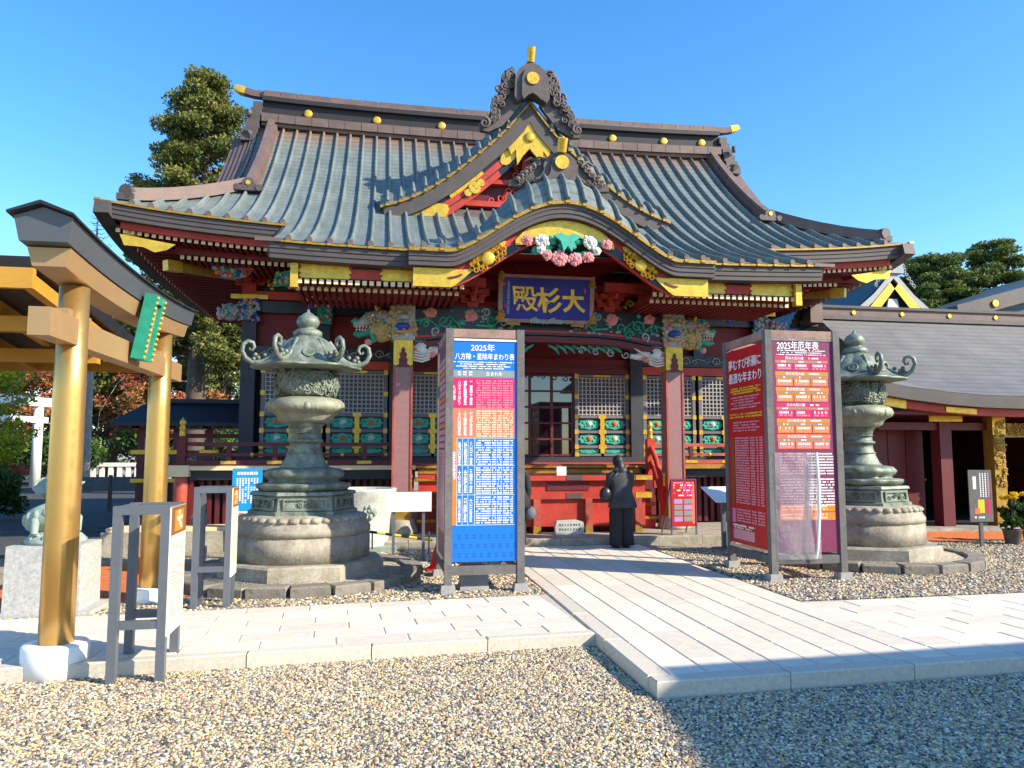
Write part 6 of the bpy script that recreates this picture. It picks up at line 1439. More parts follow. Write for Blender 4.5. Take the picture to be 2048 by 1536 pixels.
def person(label, loc, rz, H, arms, bow=.0, coat='charcoal_cloth', legs='black_cloth', hair='hair', bag=None, wide=1.):
    s = H / 1.58
    V = [(0, 0, .84), (0, 0, 1.0), (0, .02 + .3 * bow * .2, 1.18), (0, .02 + bow * .06, 1.33), (0, .03 + bow * .10, 1.40), (0, .05 + bow * .16, 1.48), (0, .05 + bow * .2, 1.55)]
    E_ = [(0, 1), (1, 2), (2, 3), (3, 4), (4, 5), (5, 6)]; Rd = [.12, .115, .125, .055, .06, .085, .06]
    nz = len(V); V.append((0, .15 + bow * .16, 1.455)); E_.append((5, nz)); Rd.append(.014)
    for q in (-1, 1): V.append((q * .085, .04 + bow * .16, 1.47)); E_.append((5, len(V) - 1)); Rd.append(.016)
    for q in (-1, 1):
        sh = len(V); el, wr = arms[0 if q < 0 else 1]
        V += [(q * .165, .02, 1.27), (q * el[0], el[1], el[2]), (q * wr[0], wr[1], wr[2])]; Rd += [.058, .044, .032]; E_ += [(2, sh), (sh, sh + 1), (sh + 1, sh + 2)]
        d = Vector(V[sh + 2]) - Vector(V[sh + 1]); d.normalize(); sd = Vector((q * -1, 0, 0)); p = Vector(V[sh + 2]) + d * .065
        V.append(tuple(p)); Rd.append(.030); E_.append((sh + 2, sh + 3))
        for k in range(4):
            a = len(V); up = d.cross(sd).normalized(); b0 = p + up * (.022 * (k - 1.5)); L_ = (.06, .07, .066, .05)[k]
            V += [tuple(b0 + d * .03), tuple(b0 + d * (.03 + L_ * .55) + sd * .006), tuple(b0 + d * (.03 + L_) + sd * .018)]; Rd += [.0095, .009, .0075]; E_ += [(sh + 3, a), (a, a + 1), (a + 1, a + 2)]
        a = len(V); up = d.cross(sd).normalized(); V += [tuple(p - d * .03 + up * .04), tuple(p + d * .01 + up * .055 + sd * .01)]; Rd += [.010, .008]; E_ += [(sh + 3, a), (a, a + 1)]
        lg = len(V); V += [(q * .085, 0, .78), (q * .09, .015, .45), (q * .09, -.02, .09), (q * .095, .11, .04)]; Rd += [.085, .06, .042, .038]; E_ += [(0, lg), (lg, lg + 1), (lg + 1, lg + 2), (lg + 2, lg + 3)]
    me = skin_body([tuple(c * s for c in v) for v in V], E_, [r * s for r in Rd])
    t = thing('person', label, 'person', loc, rz); link('body', me, t)
    sc_ = lambda mb: (setattr(mb, 'v', [tuple(c * s for c in v) for v in mb.v]), mb)[1]
    b_ = bow * .06
    mk('jacket', sc_(loft([(0, .02 + b_, 1.365, .07, .065), (0, .025 + b_, 1.33, .13, .085), (0, .02 + b_ * .7, 1.27, .205, .115), (0, .015 + b_ * .5, 1.15, .20, .13), (0, .005, 1.02, .180, .135), (.01, 0, .92, .20, .15), (.015, -.01, .80, .235, .17), (.02, -.012, .70, .255, .18), (.02, -.012, .695, .24, .17)], 30, fold=.11)), coat, t)
    for q in (-1, 1):
        el, wr = arms[0 if q < 0 else 1]; mb = M(); w2 = Vector((q * el[0], el[1], el[2])).lerp(Vector((q * wr[0], wr[1], wr[2])), .93)
        mb.tube([(q * .13, .02, 1.285), (q * .19, .02, 1.24), (q * (el[0] + .17) / 2 * 1.02, (el[1] + .02) / 2, (el[2] + 1.26) / 2), (q * el[0], el[1], el[2]), tuple(Vector((q * el[0], el[1], el[2])).lerp(w2, .5)), tuple(w2)], [.06, .078, .072, .066, .058, .052], 12); mk('sleeve', sc_(mb), coat, t)
        mk('trouser_leg', sc_(loft([(q * .075, 0, .80, .105, .125), (q * .085, .005, .62, .10 * wide, .11 * wide), (q * .092, .01, .42, .092 * wide, .10 * wide), (q * .097, 0, .2, .090 * wide, .10 * wide), (q * .10, -.005, .045, .092 * wide, .105 * wide), (q * .10, -.005, .04, .07, .08)], 18, fold=.06, seed=q)), legs, t)
        mb = M(); mb.ball((q * .098, .05, .04), .05, 10, sx=.9, sy=2.2, sz=.8); mb.b2(q * .098 - .045, q * .098 + .045, -.05, .15, 0.0, .02); mk('shoe', sc_(mb), 'bag_leather', t)
    hb = bow * .16; mb = M(); mb.ball((0, .035 + hb, 1.505), .106, 14, sx=.95, sy=1.0, sz=1.06); mb.tube([(0, .0 + hb, 1.48), (0, -.03 + hb * .8, 1.42), (0, -.045 + hb * .6, 1.35), (0, -.06 + hb * .5, 1.27)], [.092, .095, .085, .03], 12); hr_ = mk('hair', sc_(mb), hair, t)
    if bag:
        mb = M(); mb.tube([(-.10, .06 + hb * .5, 1.36), (-.07, -.055 + hb * .4, 1.355), (.07, -.055 + hb * .4, 1.355), (.10, .06 + hb * .5, 1.36)], [.03, .04, .04, .03], 8); mk('scarf', sc_(mb), 'grey_cloth', t)
    for q in (-1, 1): mb = M(); mb.ball((q * .032, .132 + hb, 1.478), .011, 8); mk('eye', sc_(mb), 'black_paint', t)
    mb = M(); mb.ball((0, .135 + hb, 1.425), .022, 8, sy=.4, sz=.35); mk('mouth', sc_(mb), 'carve_red', t)
    if bag:
        mb = M(); mb.ball((-.30, -.03, .93), .135, 12, sx=.85, sy=.6, sz=1.0); bg_ = mk('handbag', sc_(mb), 'bag_leather', t); mb = M(); mb.tube([(-.30, -.06, 1.05), (-.20, -.10, 1.2), (-.10, -.09, 1.30), (-.05, .02, 1.35)], .012, 6); mk('strap', sc_(mb), 'bag_leather', bg_)
    return t
pray = ((.20, .10, 1.02), (.05, .28, 1.14))
hang = ((.235, .01, .98), (.25, .05, .74))
person('person in charcoal jacket and wide black trousers bowing before the offering box', (4.06, 12.35, .122), .04, 1.52, (pray, pray), bow=.6, hair='teal_hair', bag=True, wide=1.3)
person('person in dark coat carrying a bag, mostly hidden behind the blue sign tower', (2.30, 12.70, .122), -.15, 1.52, (hang, ((.225, .0, .98), (.19, .06, .73))), coat='black_cloth', bag=None)
b2_ = thing('shoulder_bag', 'shiny grey shoulder bag held beside the blue sign tower', 'bag', (2.54, 12.62, .70)); mb = M(); mb.ball((0, 0, 0), .13, 12, sx=.75, sy=.5, sz=.9); mk('pouch', mb, 'grey_cloth', b2_); mb = M(); mb.tube([(-.05, 0, .1), (-.08, -.02, .2), (-.12, -.0, .3)], .012, 6); mk('strap', mb, 'bag_leather', b2_)
person('person in grey jacket walking on the asphalt beside the white torii', (-9.35, 18.6, .11), .5, 1.36, (hang, hang), coat='grey_cloth', legs='grey_cloth')

# ================================================================== BUILDINGS AND SMALL STRUCTURES BEHIND
# covered shelter with yellow beams behind the torii
pv = thing('beam_shelter', 'open shelter with yellow painted rafters and dark roof behind the torii', 'shelter', (-6.0, 11.0, 0))
def pvz(y): return 3.42 - .128 * (y + 1.8)
mb = M(); mb.add([(-4.5, -2.0, pvz(-2.0) + .22), (2.25, -2.0, pvz(-2.0) + .22), (2.25, 2.1, pvz(2.1) + .20), (-4.5, 2.1, pvz(2.1) + .20), (-4.5, -2.0, pvz(-2) + .34), (2.30, -2.05, pvz(-2) + .34), (2.3, 2.15, pvz(2.1) + .32), (-4.5, 2.15, pvz(2.1) + .32)], [(3, 2, 1, 0), (4, 5, 6, 7), (0, 1, 5, 4), (1, 2, 6, 5), (2, 3, 7, 6), (3, 0, 4, 7)]); mb.m[0] = 1; mk('roof', mb, ['roof_slate', 'ceiling_boards'], pv)
for k in range(9):
    x = 2.12 - .78 * k; mb = M(); mb.path([(x, -1.95, pvz(-1.95)), (x, 2.05, pvz(2.05))], .11, .16); mk('rafter', mb, 'yellow_beam', pv)
mk('front_fascia', M().b2(-4.5, 2.2, -2.06, -1.98, pvz(-2) - .02, pvz(-2) + .21), 'yellow_beam', pv); mk('rear_fascia', M().b2(-4.5, 2.2, 2.05, 2.12, pvz(2.1) + .0, pvz(2.1) + .17), 'yellow_beam', pv)
for y, z in ((-.9, pvz(-.9) - .2), (.6, pvz(.6) - .22)): mk('tie_beam', M().b2(-4.4, 2.0, y - .07, y + .07, z, z + .19), 'yellow_beam', pv)
for x in (.55, -3.4):
    for y in (-.9, .6): mk('post', M().b2(x - .08, x + .08, y - .08, y + .08, 0, pvz(y) - .2), 'maroon_lacquer', pv)

# low roofed wall to the left of the hall
lw = thing('side_gatehouse', 'small red gatehouse with dark tiled roof left of the hall veranda', 'gatehouse', (-4.6, 19.6, 0))
mb = M(); mb.add([(-1.55, -.9, 2.33), (1.7, -.9, 2.33), (1.7, 0, 2.84), (-1.0, 0, 2.84), (-1.55, .9, 2.33), (1.7, .9, 2.33), (-1.55, -.9, 2.24), (1.7, -.9, 2.24), (1.7, .9, 2.24), (-1.55, .9, 2.24)], [(0, 1, 2, 3), (3, 2, 5, 4), (0, 3, 4), (1, 5, 2), (6, 9, 8, 7), (0, 6, 7, 1), (1, 7, 8, 5), (5, 8, 9, 4), (4, 9, 6, 0)]); rfm = mk('roof', mb, 'roof_slate', lw); mk('ridge', M().b2(-1.05, 1.7, -.1, .1, 2.83, 2.93), 'roof_slate', rfm)
for x in (-1.0, -.2, .55, 1.45): mk('post', M().b2(x - .08, x + .08, -.4, -.24, 0, 2.25), 'maroon_lacquer', lw)
for z in (2.02, 1.62, 1.30, .95): mk('beam', M().b2(-1.1, 1.6, -.36, -.28, z - .05, z + .05), 'maroon_lacquer', lw)
for x in (-1.0, -.2, .55): mk('gilt_fitting', M().b2(x - .22, x + .22, -.42, -.40, 1.58, 1.68), 'gold_leaf', lw); mk('gilt_fitting', M().b2(x - .2, x + .2, -.42, -.40, .91, 1.0), 'gold_leaf', lw)
for x0, x1 in ((-.9, -.3), (-.1, .45), (.65, 1.35)):
    mb = M(); mb.b2(x0, x1, -.3, -.26, 1.02, 1.56, 0)
    for k in range(12): mb.spiral((random.uniform(x0 + .1, x1 - .1), random.uniform(1.1, 1.5)), .08, -.32, 1.2, .022, random.choice((1, 1, 2)), k)
    mk('carved_panel', mb, ['navy_lacquer', 'carve_grey', 'carve_green'], lw)
mk('dark_infill', M().b2(-.95, 1.6, -.2, -.15, 0, .9), 'dark_recess', lw)
for k in range(12): mk('rafter', M().b2(-1.4 + .26 * k, -1.35 + .26 * k, -.88, .88, 2.19, 2.24), 'maroon_lacquer', lw)
# lamp and steps by the left veranda end
fl = thing('flood_lamp', 'small silver flood lamp on a stub beside the red post', 'lamp', (-2.62, 12.0, 0)); mb = M(); mb.lathe([(.04, 0), (.10, .06), (.13, .16), (.125, .165), (.0, .10)], 16); mb.v = [(x, -z + .1, y + .62) for x, y, z in mb.v]; mk('reflector', mb, 'steel_grey', fl); mk('stub', M().tube([(0, .05, 0), (0, .05, .60)], .03, 8), 'steel_grey', fl); mk('box', M().b2(-.08, .08, .0, .14, .0, .22), 'steel_grey', fl)
pp = thing('red_post', 'stubby red lacquered post with a cream cap at the veranda corner', 'post', (-3.66, 15.05, 0)); mk('shaft', M().lathe([(.12, 0), (.125, 1.0), (.11, 1.28)], 14), 'faded_red_wood', pp); mk('cap', M().b2(-.2, .16, -.14, .14, 1.17, 1.38), 'cream_paint', pp)
bl = thing('long_stone_block', 'long weathered stone curb block behind the torii', 'stone block', (-3.1, 13.4, 0)); mb = M(); mb.box((0, 0, .17), (2.6, .6, .34), rz=.02, taper=.97); mk('block', mb, 'old_stone', bl); mk('top_slab', M().b2(-1.2, 1.22, -.26, .26, .335, .40), 'cream_paint', bl)
# white torii, hut, stone lantern, fence and car far left
wt = thing('stone_torii', 'white painted stone torii beyond the asphalt yard', 'torii', (-10.35, 23.6, 0), rz=1.2)
for x in (-.95, .95): mk('pillar', M().lathe([(.15, 0), (.13, 2.45)], 14, (x, 0, 0)), 'white_paint', wt)
mk('lintel', M().b2(-1.6, 1.6, -.14, .14, 2.45, 2.72), 'white_paint', wt); mk('tie_beam', M().b2(-1.25, 1.25, -.08, .08, 1.95, 2.13), 'white_paint', wt)
ht = thing('roofed_hut', 'small hut with dark grey tiled roof at the asphalt edge', 'hut', (-11.3, 20.2, 0))
mb = M(); mb.add([(-1.4, -1.2, 2.4), (1.45, -1.2, 2.4), (1.45, 1.2, 2.4), (-1.4, 1.2, 2.4), (-.5, 0, 3.15), (.5, 0, 3.15)], [(0, 1, 5, 4), (1, 2, 5), (2, 3, 4, 5), (3, 0, 4), (3, 2, 1, 0)]); mk('roof', mb, 'roof_slate', ht); mk('eave', M().b2(-1.42, 1.47, -1.22, 1.22, 2.24, 2.398), 'weathered_wood', ht)
for x in (-1.1, 1.15):
    for y in (-.9, .9): mk('post', M().b2(x - .07, x + .07, y - .07, y + .07, 0, 2.3), 'weathered_wood', ht)
sl = thing('stone_lantern', 'old grey stone lantern under the yellow leaved tree', 'lantern', (-8.15, 15.4, 0)); mk('shaft', M().lathe([(.35, 0), (.35, .15), (.16, .25), (.15, .85), (.30, .95), (.30, 1.05), (.2, 1.08), (.22, 1.35)], 12), 'pale_stone', sl); mk('cap', M().lathe([(.62, 1.35), (.60, 1.42), (.32, 1.62), (.14, 1.72), (.12, 1.86), (0, 1.9)], 6, smooth=False), 'pale_stone', sl)
wf = thing('picket_fence', 'low white concrete picket fence beyond the asphalt yard', 'fence', (-9.1, 29.0, 0))
for k in range(20): mk('picket', M().b2(-2.5 + .3 * k, -2.34 + .3 * k, -.06, .06, 0, .62), 'white_paint', wf)
mk('top_rail', M().b2(-2.6, 3.6, -.09, .09, .60, .74), 'white_paint', wf); mk('low_rail', M().b2(-2.6, 3.6, -.05, .05, .1, .2), 'white_paint', wf)
hb_ = thing('notice_rack', 'dark wooden notice rack standing before the white fence', 'rack', (-7.3, 22.5, 0)); mk('board', M().b2(-.9, .9, -.03, .03, .55, .95), 'weathered_wood', hb_)
for x in (-.8, 0, .8): mk('post', M().b2(x - .04, x + .04, -.05, .05, 0, 1.0), 'bark', hb_)
cr = thing('parked_car', 'dark red car parked far off beyond the white torii', 'car', (-13.2, 30.5, 0), rz=.2)
mb = M(); mb.prism([(-2.0, .35), (2.0, .35), (2.05, .6), (1.9, .82), (1.0, .92), (.55, 1.35), (-1.0, 1.42), (-1.7, .98), (-2.02, .9)], -.8, .8); mk('body', mb, 'car_paint', cr)
mb = M(); mb.prism([(.9, .93), (.5, 1.3), (-.95, 1.36), (-1.5, .98)], -.81, .81); mk('side_window', mb, 'dark_glass', cr)
for x in (-1.25, 1.25):
    for y in (-.78, .78): mb = M(); mb.tube([(x, y - .1, .32), (x, y + .1, .32)], .32, 14); w_ = mk('wheel', mb, 'tyre', cr); mb = M(); mb.tube([(x, y - .11, .32), (x, y + .11, .32)], .18, 12); mk('rim', mb, 'steel_grey', w_)
for y in (-.6, .6): mb = M(); mb.ball((2.0, y, .68), .12, 8, sx=.4); mk('headlight', mb, 'white_plastic', cr)

# ---- side hall on the right: long shingled roof over red and gilt posts
sh_ = thing('side_hall', 'low side hall with long grey shingled roof and red posts', 'hall', (14.0, 15.5, 0))
def shz(t): return 2.78 + 1.05 * t + 1.45 * t * t
nu, nt_ = 16, 10; g = []
for i in range(nu + 1):
    s_ = i / nu
    for j in range(nt_ + 1):
        t = j / nt_; x = lerp(lerp(-4.35, -2.55, min(1, t * 1.5) ** .8), 9.0, s_); g.append((x, lerp(-2.1, 2.6, t), shz(t) + .28 * (1 - t) ** 2 * max(0, 1 - s_ * 4) ** 2))
mb = M(); mb.add(g, [(i * (nt_ + 1) + j, (i + 1) * (nt_ + 1) + j, (i + 1) * (nt_ + 1) + j + 1, i * (nt_ + 1) + j + 1) for i in range(nu) for j in range(nt_)], smooth=True)
g2 = [(x, 5.2 - y, z) for x, y, z in g]; mb.add(g2, [(i * (nt_ + 1) + j + 1, (i + 1) * (nt_ + 1) + j + 1, (i + 1) * (nt_ + 1) + j, i * (nt_ + 1) + j) for i in range(nu) for j in range(nt_)], smooth=True)
lft = g[:nt_ + 1]; rgt = g2[:nt_ + 1]; mb.add(lft + rgt, [(j, j + 1, nt_ + 2 + j, nt_ + 1 + j) for j in range(nt_)])
srf = mk('roof', mb, 'grey_shingle', sh_)
ev = [(p[0], p[1], p[2]) for p in g[::nt_ + 1]]
mb = M(); mb.ribbon(ev, -.02, .2, -.26, -.01); mk('eave_fascia', mb, 'eave_brown', srf)
mb = M(); mb.ribbon(ev[1:], .16, .3, -.42, -.27); mk('eave_board', mb, 'red_lacquer', srf)
mk('soffit', M().b2(-4.0, 9, -1.8, 4.9, 2.40, 2.46), 'maroon_lacquer', srf)
mk('ridge', M().b2(-2.7, 9, 2.45, 2.75, 5.20, 5.46), 'copper_brown', srf); mk('ridge_cap', M().b2(-2.8, 9, 2.4, 2.8, 5.46, 5.53), 'eave_brown', srf); mk('ridge_skirt', M().b2(-2.6, 9, 2.34, 2.45, 5.14, 5.24), 'ornament_brown', srf)
for k in range(7): mb = M(); mb.disc((-1.55 + 1.45 * k, 5.35), .06, 2.42, 12, th=.03); mk('ridge_crest', mb, 'gold_leaf', srf)
mb = M()
for k in range(6): mb.box((-2.75 - .07 * k, 2.5 - .06 * k, 5.62 - .13 * k), (.34, .5 + .1 * k, .12), mi=0)
mb.prism([(-3.3, 4.9), (-2.75, 4.9), (-2.75, 5.7), (-2.95, 5.78), (-3.1, 5.5)], 2.2, 2.35, 1); mk('ridge_end_ornament', mb, ['copper_brown', 'dark_recess'], srf)
mb = M(); mb.ribbon([p for p in ev[:2]], .13, .158, -.44, -.265); mk('gilt_corner_plate', mb, 'gold_leaf', srf)
mb = M(); mb.ribbon([(lerp(ev[2][0], ev[3][0], t), ev[2][1], lerp(ev[2][2], ev[3][2], t)) for t in (.1, .95)], .14, .158, -.40, -.29); mk('gilt_plate', mb, 'gold_leaf', srf)
for x, m_ in ((-2.05, 'maroon_lacquer'), (1.4, 'maroon_lacquer'), (4.5, 'maroon_lacquer')): mk('post', M().b2(x - .14, x + .14, -1.25, -.97, .0, 2.4), m_, sh_)
mb = M(); mb.b2(-.98, -.70, -1.35, -1.07, 0, 2.42, 0)
for k in range(70): mb.spiral((-.84 + random.uniform(-.12, .12), random.uniform(.9, 2.3)), random.uniform(.03, .06), -1.37, 1.1, .016, 0, k)
mk('carved_gilt_post', mb, 'gold_dark', sh_)
mb = M(); mb.b2(-.7, 3.5, -1.3, -1.1, 1.95, 2.25)
for k in range(110): mb.spiral((random.uniform(-.65, 2.2), random.uniform(1.98, 2.22)), random.uniform(.03, .06), -1.32, 1.1, .016, 0, k)
mk('carved_gilt_beam', mb, 'gold_dark', sh_)
mk('beam', M().b2(-3.6, 5, -1.2, -1.02, 2.1, 2.26), 'maroon_lacquer', sh_); mk('gilt_fitting', M().b2(-2.45, -1.65, -1.28, -1.26, 2.28, 2.42), 'gold_leaf', sh_); mk('gilt_fitting', M().b2(-1.0, -.68, -1.372, -1.352, 2.0, 2.4), 'gold_leaf', sh_)
for k in range(4): mk('door_panel', M().b2(-3.85 + .44 * k, -3.43 + .44 * k, -.62, -.56, .1, 2.2), 'maroon_lacquer', sh_)
mk('dark_interior', M().b2(-3.9, 8, 4.7, 4.8, 0, 2.4), 'black_paint', sh_); mk('inner_floor', M().b2(-3.8, 8.9, -.9, 4.7, .061, .07), 'dark_recess', sh_); mk('end_wall', M().b2(3.0, 3.1, -1.0, 5.5, 0, 2.4), 'maroon_lacquer', sh_); mk('side_wall', M().b2(-3.95, -3.87, -.6, 5.5, 0, 3.2), 'maroon_lacquer', sh_); mk('rear_wall', M().b2(-3.9, 9, 5.5, 5.6, 0, 3.0), 'maroon_lacquer', sh_)  # near-black back wall and floor put the interior's shade into the colour
mk('stone_base', M().b2(-4.1, 9, -1.6, 5.6, 0, .06), 'old_stone', sh_)
mb = M()
for k in range(5): mb.box((-1.2 + .5 * k, 2.4, .9), (.12, .03, .05))
mk('hanging_papers', mb, 'lattice_white', sh_, kind='stuff')
# ---- rear sanctuary: blue-grey hipped roof with a gilded gable, and a further roof at the right
rsn = thing('rear_sanctuary', 'rear sanctuary with blue grey hipped roof and gilded gable', 'shrine', (21.0, 27, 0))
mb = M(); E4 = [(-7.5, -1.5, 4.6), (6.5, -1.5, 4.6), (6.5, 12, 4.6), (-7.5, 12, 4.6)]; U = [(-1.6, 1.2, 7.55), (1.6, 1.2, 7.55), (1.6, 9.5, 7.55), (-1.6, 9.5, 7.55)]
Mi = [((a[0] + b_[0]) / 2 * 1.0, (a[1] + b_[1]) / 2, 5.75) for a, b_ in zip(E4, U)]
mb.add(E4 + Mi + U, [(i, (i + 1) % 4, 4 + (i + 1) % 4, 4 + i) for i in range(4)] + [(4 + i, 4 + (i + 1) % 4, 8 + (i + 1) % 4, 8 + i) for i in range(4)])
mb.add([(-2.1, .6, 7.35), (-.9, .6, 8.35), (0, .6, 9.35), (.9, .6, 8.35), (2.1, .6, 7.35), (-2.1, 10, 7.35), (-.9, 10, 8.35), (0, 10, 9.35), (.9, 10, 8.35), (2.1, 10, 7.35)], [(i, i + 1, 6 + i, 5 + i) for i in range(4)])
mk('roof', mb, 'blue_shingle', rsn); mk('body', M().b2(-5, 4.5, 1.5, 9, 0, 4.8), 'deep_red', rsn)
for sg in (-1, 1):
    mb = M(); mb.add([(sg * 2.15, .5, 7.28), (sg * .92, .5, 8.28), (0, .5, 9.28), (0, .5, 8.95), (sg * .95, .5, 7.95), (sg * 2.0, .5, 7.1), (sg * 2.15, .62, 7.28), (sg * .92, .62, 8.28), (0, .62, 9.28), (0, .62, 8.95), (sg * .95, .62, 7.95), (sg * 2.0, .62, 7.1)], [(0, 1, 4, 5), (1, 2, 3, 4), (6, 7, 10, 11), (7, 8, 9, 10), (0, 1, 7, 6), (1, 2, 8, 7), (3, 4, 10, 9), (4, 5, 11, 10)]); mk('barge_board', mb, 'lattice_white', rsn)
    mb = M(); mb.add([(sg * 1.5, .46, 7.35), (sg * .2, .46, 8.75), (0, .46, 8.5), (sg * .75, .46, 7.6)], [(0, 1, 2, 3)]); mk('gilt_plate', mb, 'gold_leaf', rsn)
mb = M(); mb.add([(-1.7, .8, 7.4), (1.7, .8, 7.4), (0, .8, 9.0)], [(0, 1, 2)]); mk('tympanum', mb, 'dark_recess', rsn)
mb = M(); mb.prism([(-.35, 7.4), (.35, 7.4), (.2, 8.1), (-.2, 8.1)], .6, .7); mk('gable_carving', mb, 'carve_white', rsn)
mb = M(); mb.prism([(-.42, 9.15), (.42, 9.15), (.36, 9.55), (.12, 9.9), (-.12, 9.9), (-.36, 9.55)], .4, .7); mb.tube([(0, .3, 9.75), (0, .1, 10.0)], .07, 8)
for sg in (-1, 1):
    for k in range(6): mb.spiral((sg * (.4 + .09 * k), 9.45 - .16 * k), .10, .45, 1.2, .03, 0, k, sg)
mk('demon_tile', mb, 'carve_grey', rsn); mb = M(); mb.disc((0, 9.55), .15, .36, 12, th=.05); mk('gilt_crest', mb, 'gold_leaf', rsn)
fr_ = thing('far_roof', 'far hall with blue roof and brown sloping ridge behind the side hall', 'hall', (27.0, 24, 0))
mb = M(); mb.add([(-6.2, 0, 6.9), (3.0, 0, 9.9), (12, 0, 6.9), (-6.2, 9, 6.9), (3.0, 9, 9.9), (12, 9, 6.9), (-6.2, .0, 4.6), (12, 0, 4.6)], [(0, 1, 4, 3), (1, 2, 5, 4), (0, 6, 7, 2, 1)]); mk('roof', mb, 'blue_shingle', fr_)
for sg in (-1, 1): mb = M(); a, b_ = Vector((3.0, -.15, 9.85)), Vector((3.0 + sg * 9.4, -.15, 6.8)); mb.path([a, a.lerp(b_, .5) + Vector((0, 0, -.25)), b_], .5, .55, z0=-.3); mk('barge_ridge', mb, 'ornament_brown', fr_)
for k in range(4): mb = M(); t = .12 + .24 * k; mb.disc((3.0 - 9.4 * t, 9.85 - 3.05 * t - 1.0 * t * (1 - t)), .13, -.46, 12, th=.03); mk('ridge_crest', mb, 'gold_leaf', fr_)
mk('body', M().b2(-4.5, 10, .6, 8, 0, 6.8), 'deep_red', fr_)
# chrysanthemums in a pot
# gate building behind the photographer: throws the shade on the near corner of the paths
gb = thing('worship_office', 'tiled roofed wooden office standing behind the viewpoint', 'building', (13.6, -2.05, 0), rz=.05)
mb = M(); W_, D_ = 4.3, 3.7
mb.add([(-W_, -D_, 5), (W_, -D_, 5), (W_, D_, 5), (-W_, D_, 5), (-2, 0, 6.9), (2, 0, 6.9), (-W_, -D_, 4.85), (W_, -D_, 4.85), (W_, D_, 4.85), (-W_, D_, 4.85)], [(0, 1, 5, 4), (1, 2, 5), (2, 3, 4, 5), (3, 0, 4), (9, 8, 7, 6), (0, 6, 7, 1), (1, 7, 8, 2), (2, 8, 9, 3), (3, 9, 6, 0)]); mk('roof', mb, 'roof_slate', gb); mk('wall', M().b2(-3.2, 3.2, -2.6, 2.6, 0, 4.86), 'faded_red_wood', gb)
for x in (-2.2, -.7, .8, 2.3): mk('window', M().b2(x - .5, x + .5, 2.59, 2.63, 1.2, 2.6), 'dark_glass', gb)

for o_, k_ in ((wt, 1.6), (ht, 1.6), (wf, 1.5), (cr, 1.4)): o_.location = (o_.location.x * k_, o_.location.y * k_, 0); o_.scale = (k_ * .97,) * 3
for o_ in (pv, lw, fl, pp, bl, wt, ht, sl, wf, hb_, cr, sh_): o_.location.z += YZ
# ================================================================== TREES AND PLANTS
import numpy as np
def leaves(name, cents, mat, parent, size, rng, tint=(0, 1), flat=.55, kind=None):
    """cents: array of (x, y, z, clump radius, leaf count, clump tint); many small creased leaf sprays"""
    P = []; T = []
    for x, y, z, r, n, tn in cents:
        n = int(n); d = rng.normal(size=(n, 3)); d /= np.linalg.norm(d, axis=1)[:, None] + 1e-9
        q = d * (rng.random(n) ** .45)[:, None] * np.array([r, r, r * flat]); P.append(q + np.array([x, y, z]))
        T.append(np.clip(tn + .22 * rng.normal(size=n) + .28 * q[:, 2] / (r * flat), 0, 1))  # tint rises to the clump top: light from above put into the colour
    P = np.concatenate(P); T = np.concatenate(T); n = len(P)
    a = rng.normal(size=(n, 3)); a /= np.linalg.norm(a, axis=1)[:, None]
    b_ = rng.normal(size=(n, 3)); b_ -= a * (a * b_).sum(1)[:, None]; b_ /= np.linalg.norm(b_, axis=1)[:, None]
    s_ = (size * (.6 + .8 * rng.random(n)))[:, None]
    V = np.stack([P - a * s_, P + b_ * s_ * .42, P + a * s_, P - b_ * s_ * .42], 1).reshape(-1, 3)
    me = bpy.data.meshes.new(name); me.vertices.add(4 * n); me.vertices.foreach_set('co', V.ravel())
    me.loops.add(4 * n); me.loops.foreach_set('vertex_index', np.arange(4 * n)); me.polygons.add(n); me.polygons.foreach_set('loop_start', np.arange(0, 4 * n, 4))
    me.update(calc_edges=True); me.materials.append(MATS[mat])
    at = me.attributes.new('tint', 'FLOAT', 'POINT'); at.data.foreach_set('value', np.repeat(T, 4).astype('f4'))
    o = link(name, me, parent)
    if kind: o['kind'] = kind
    return o
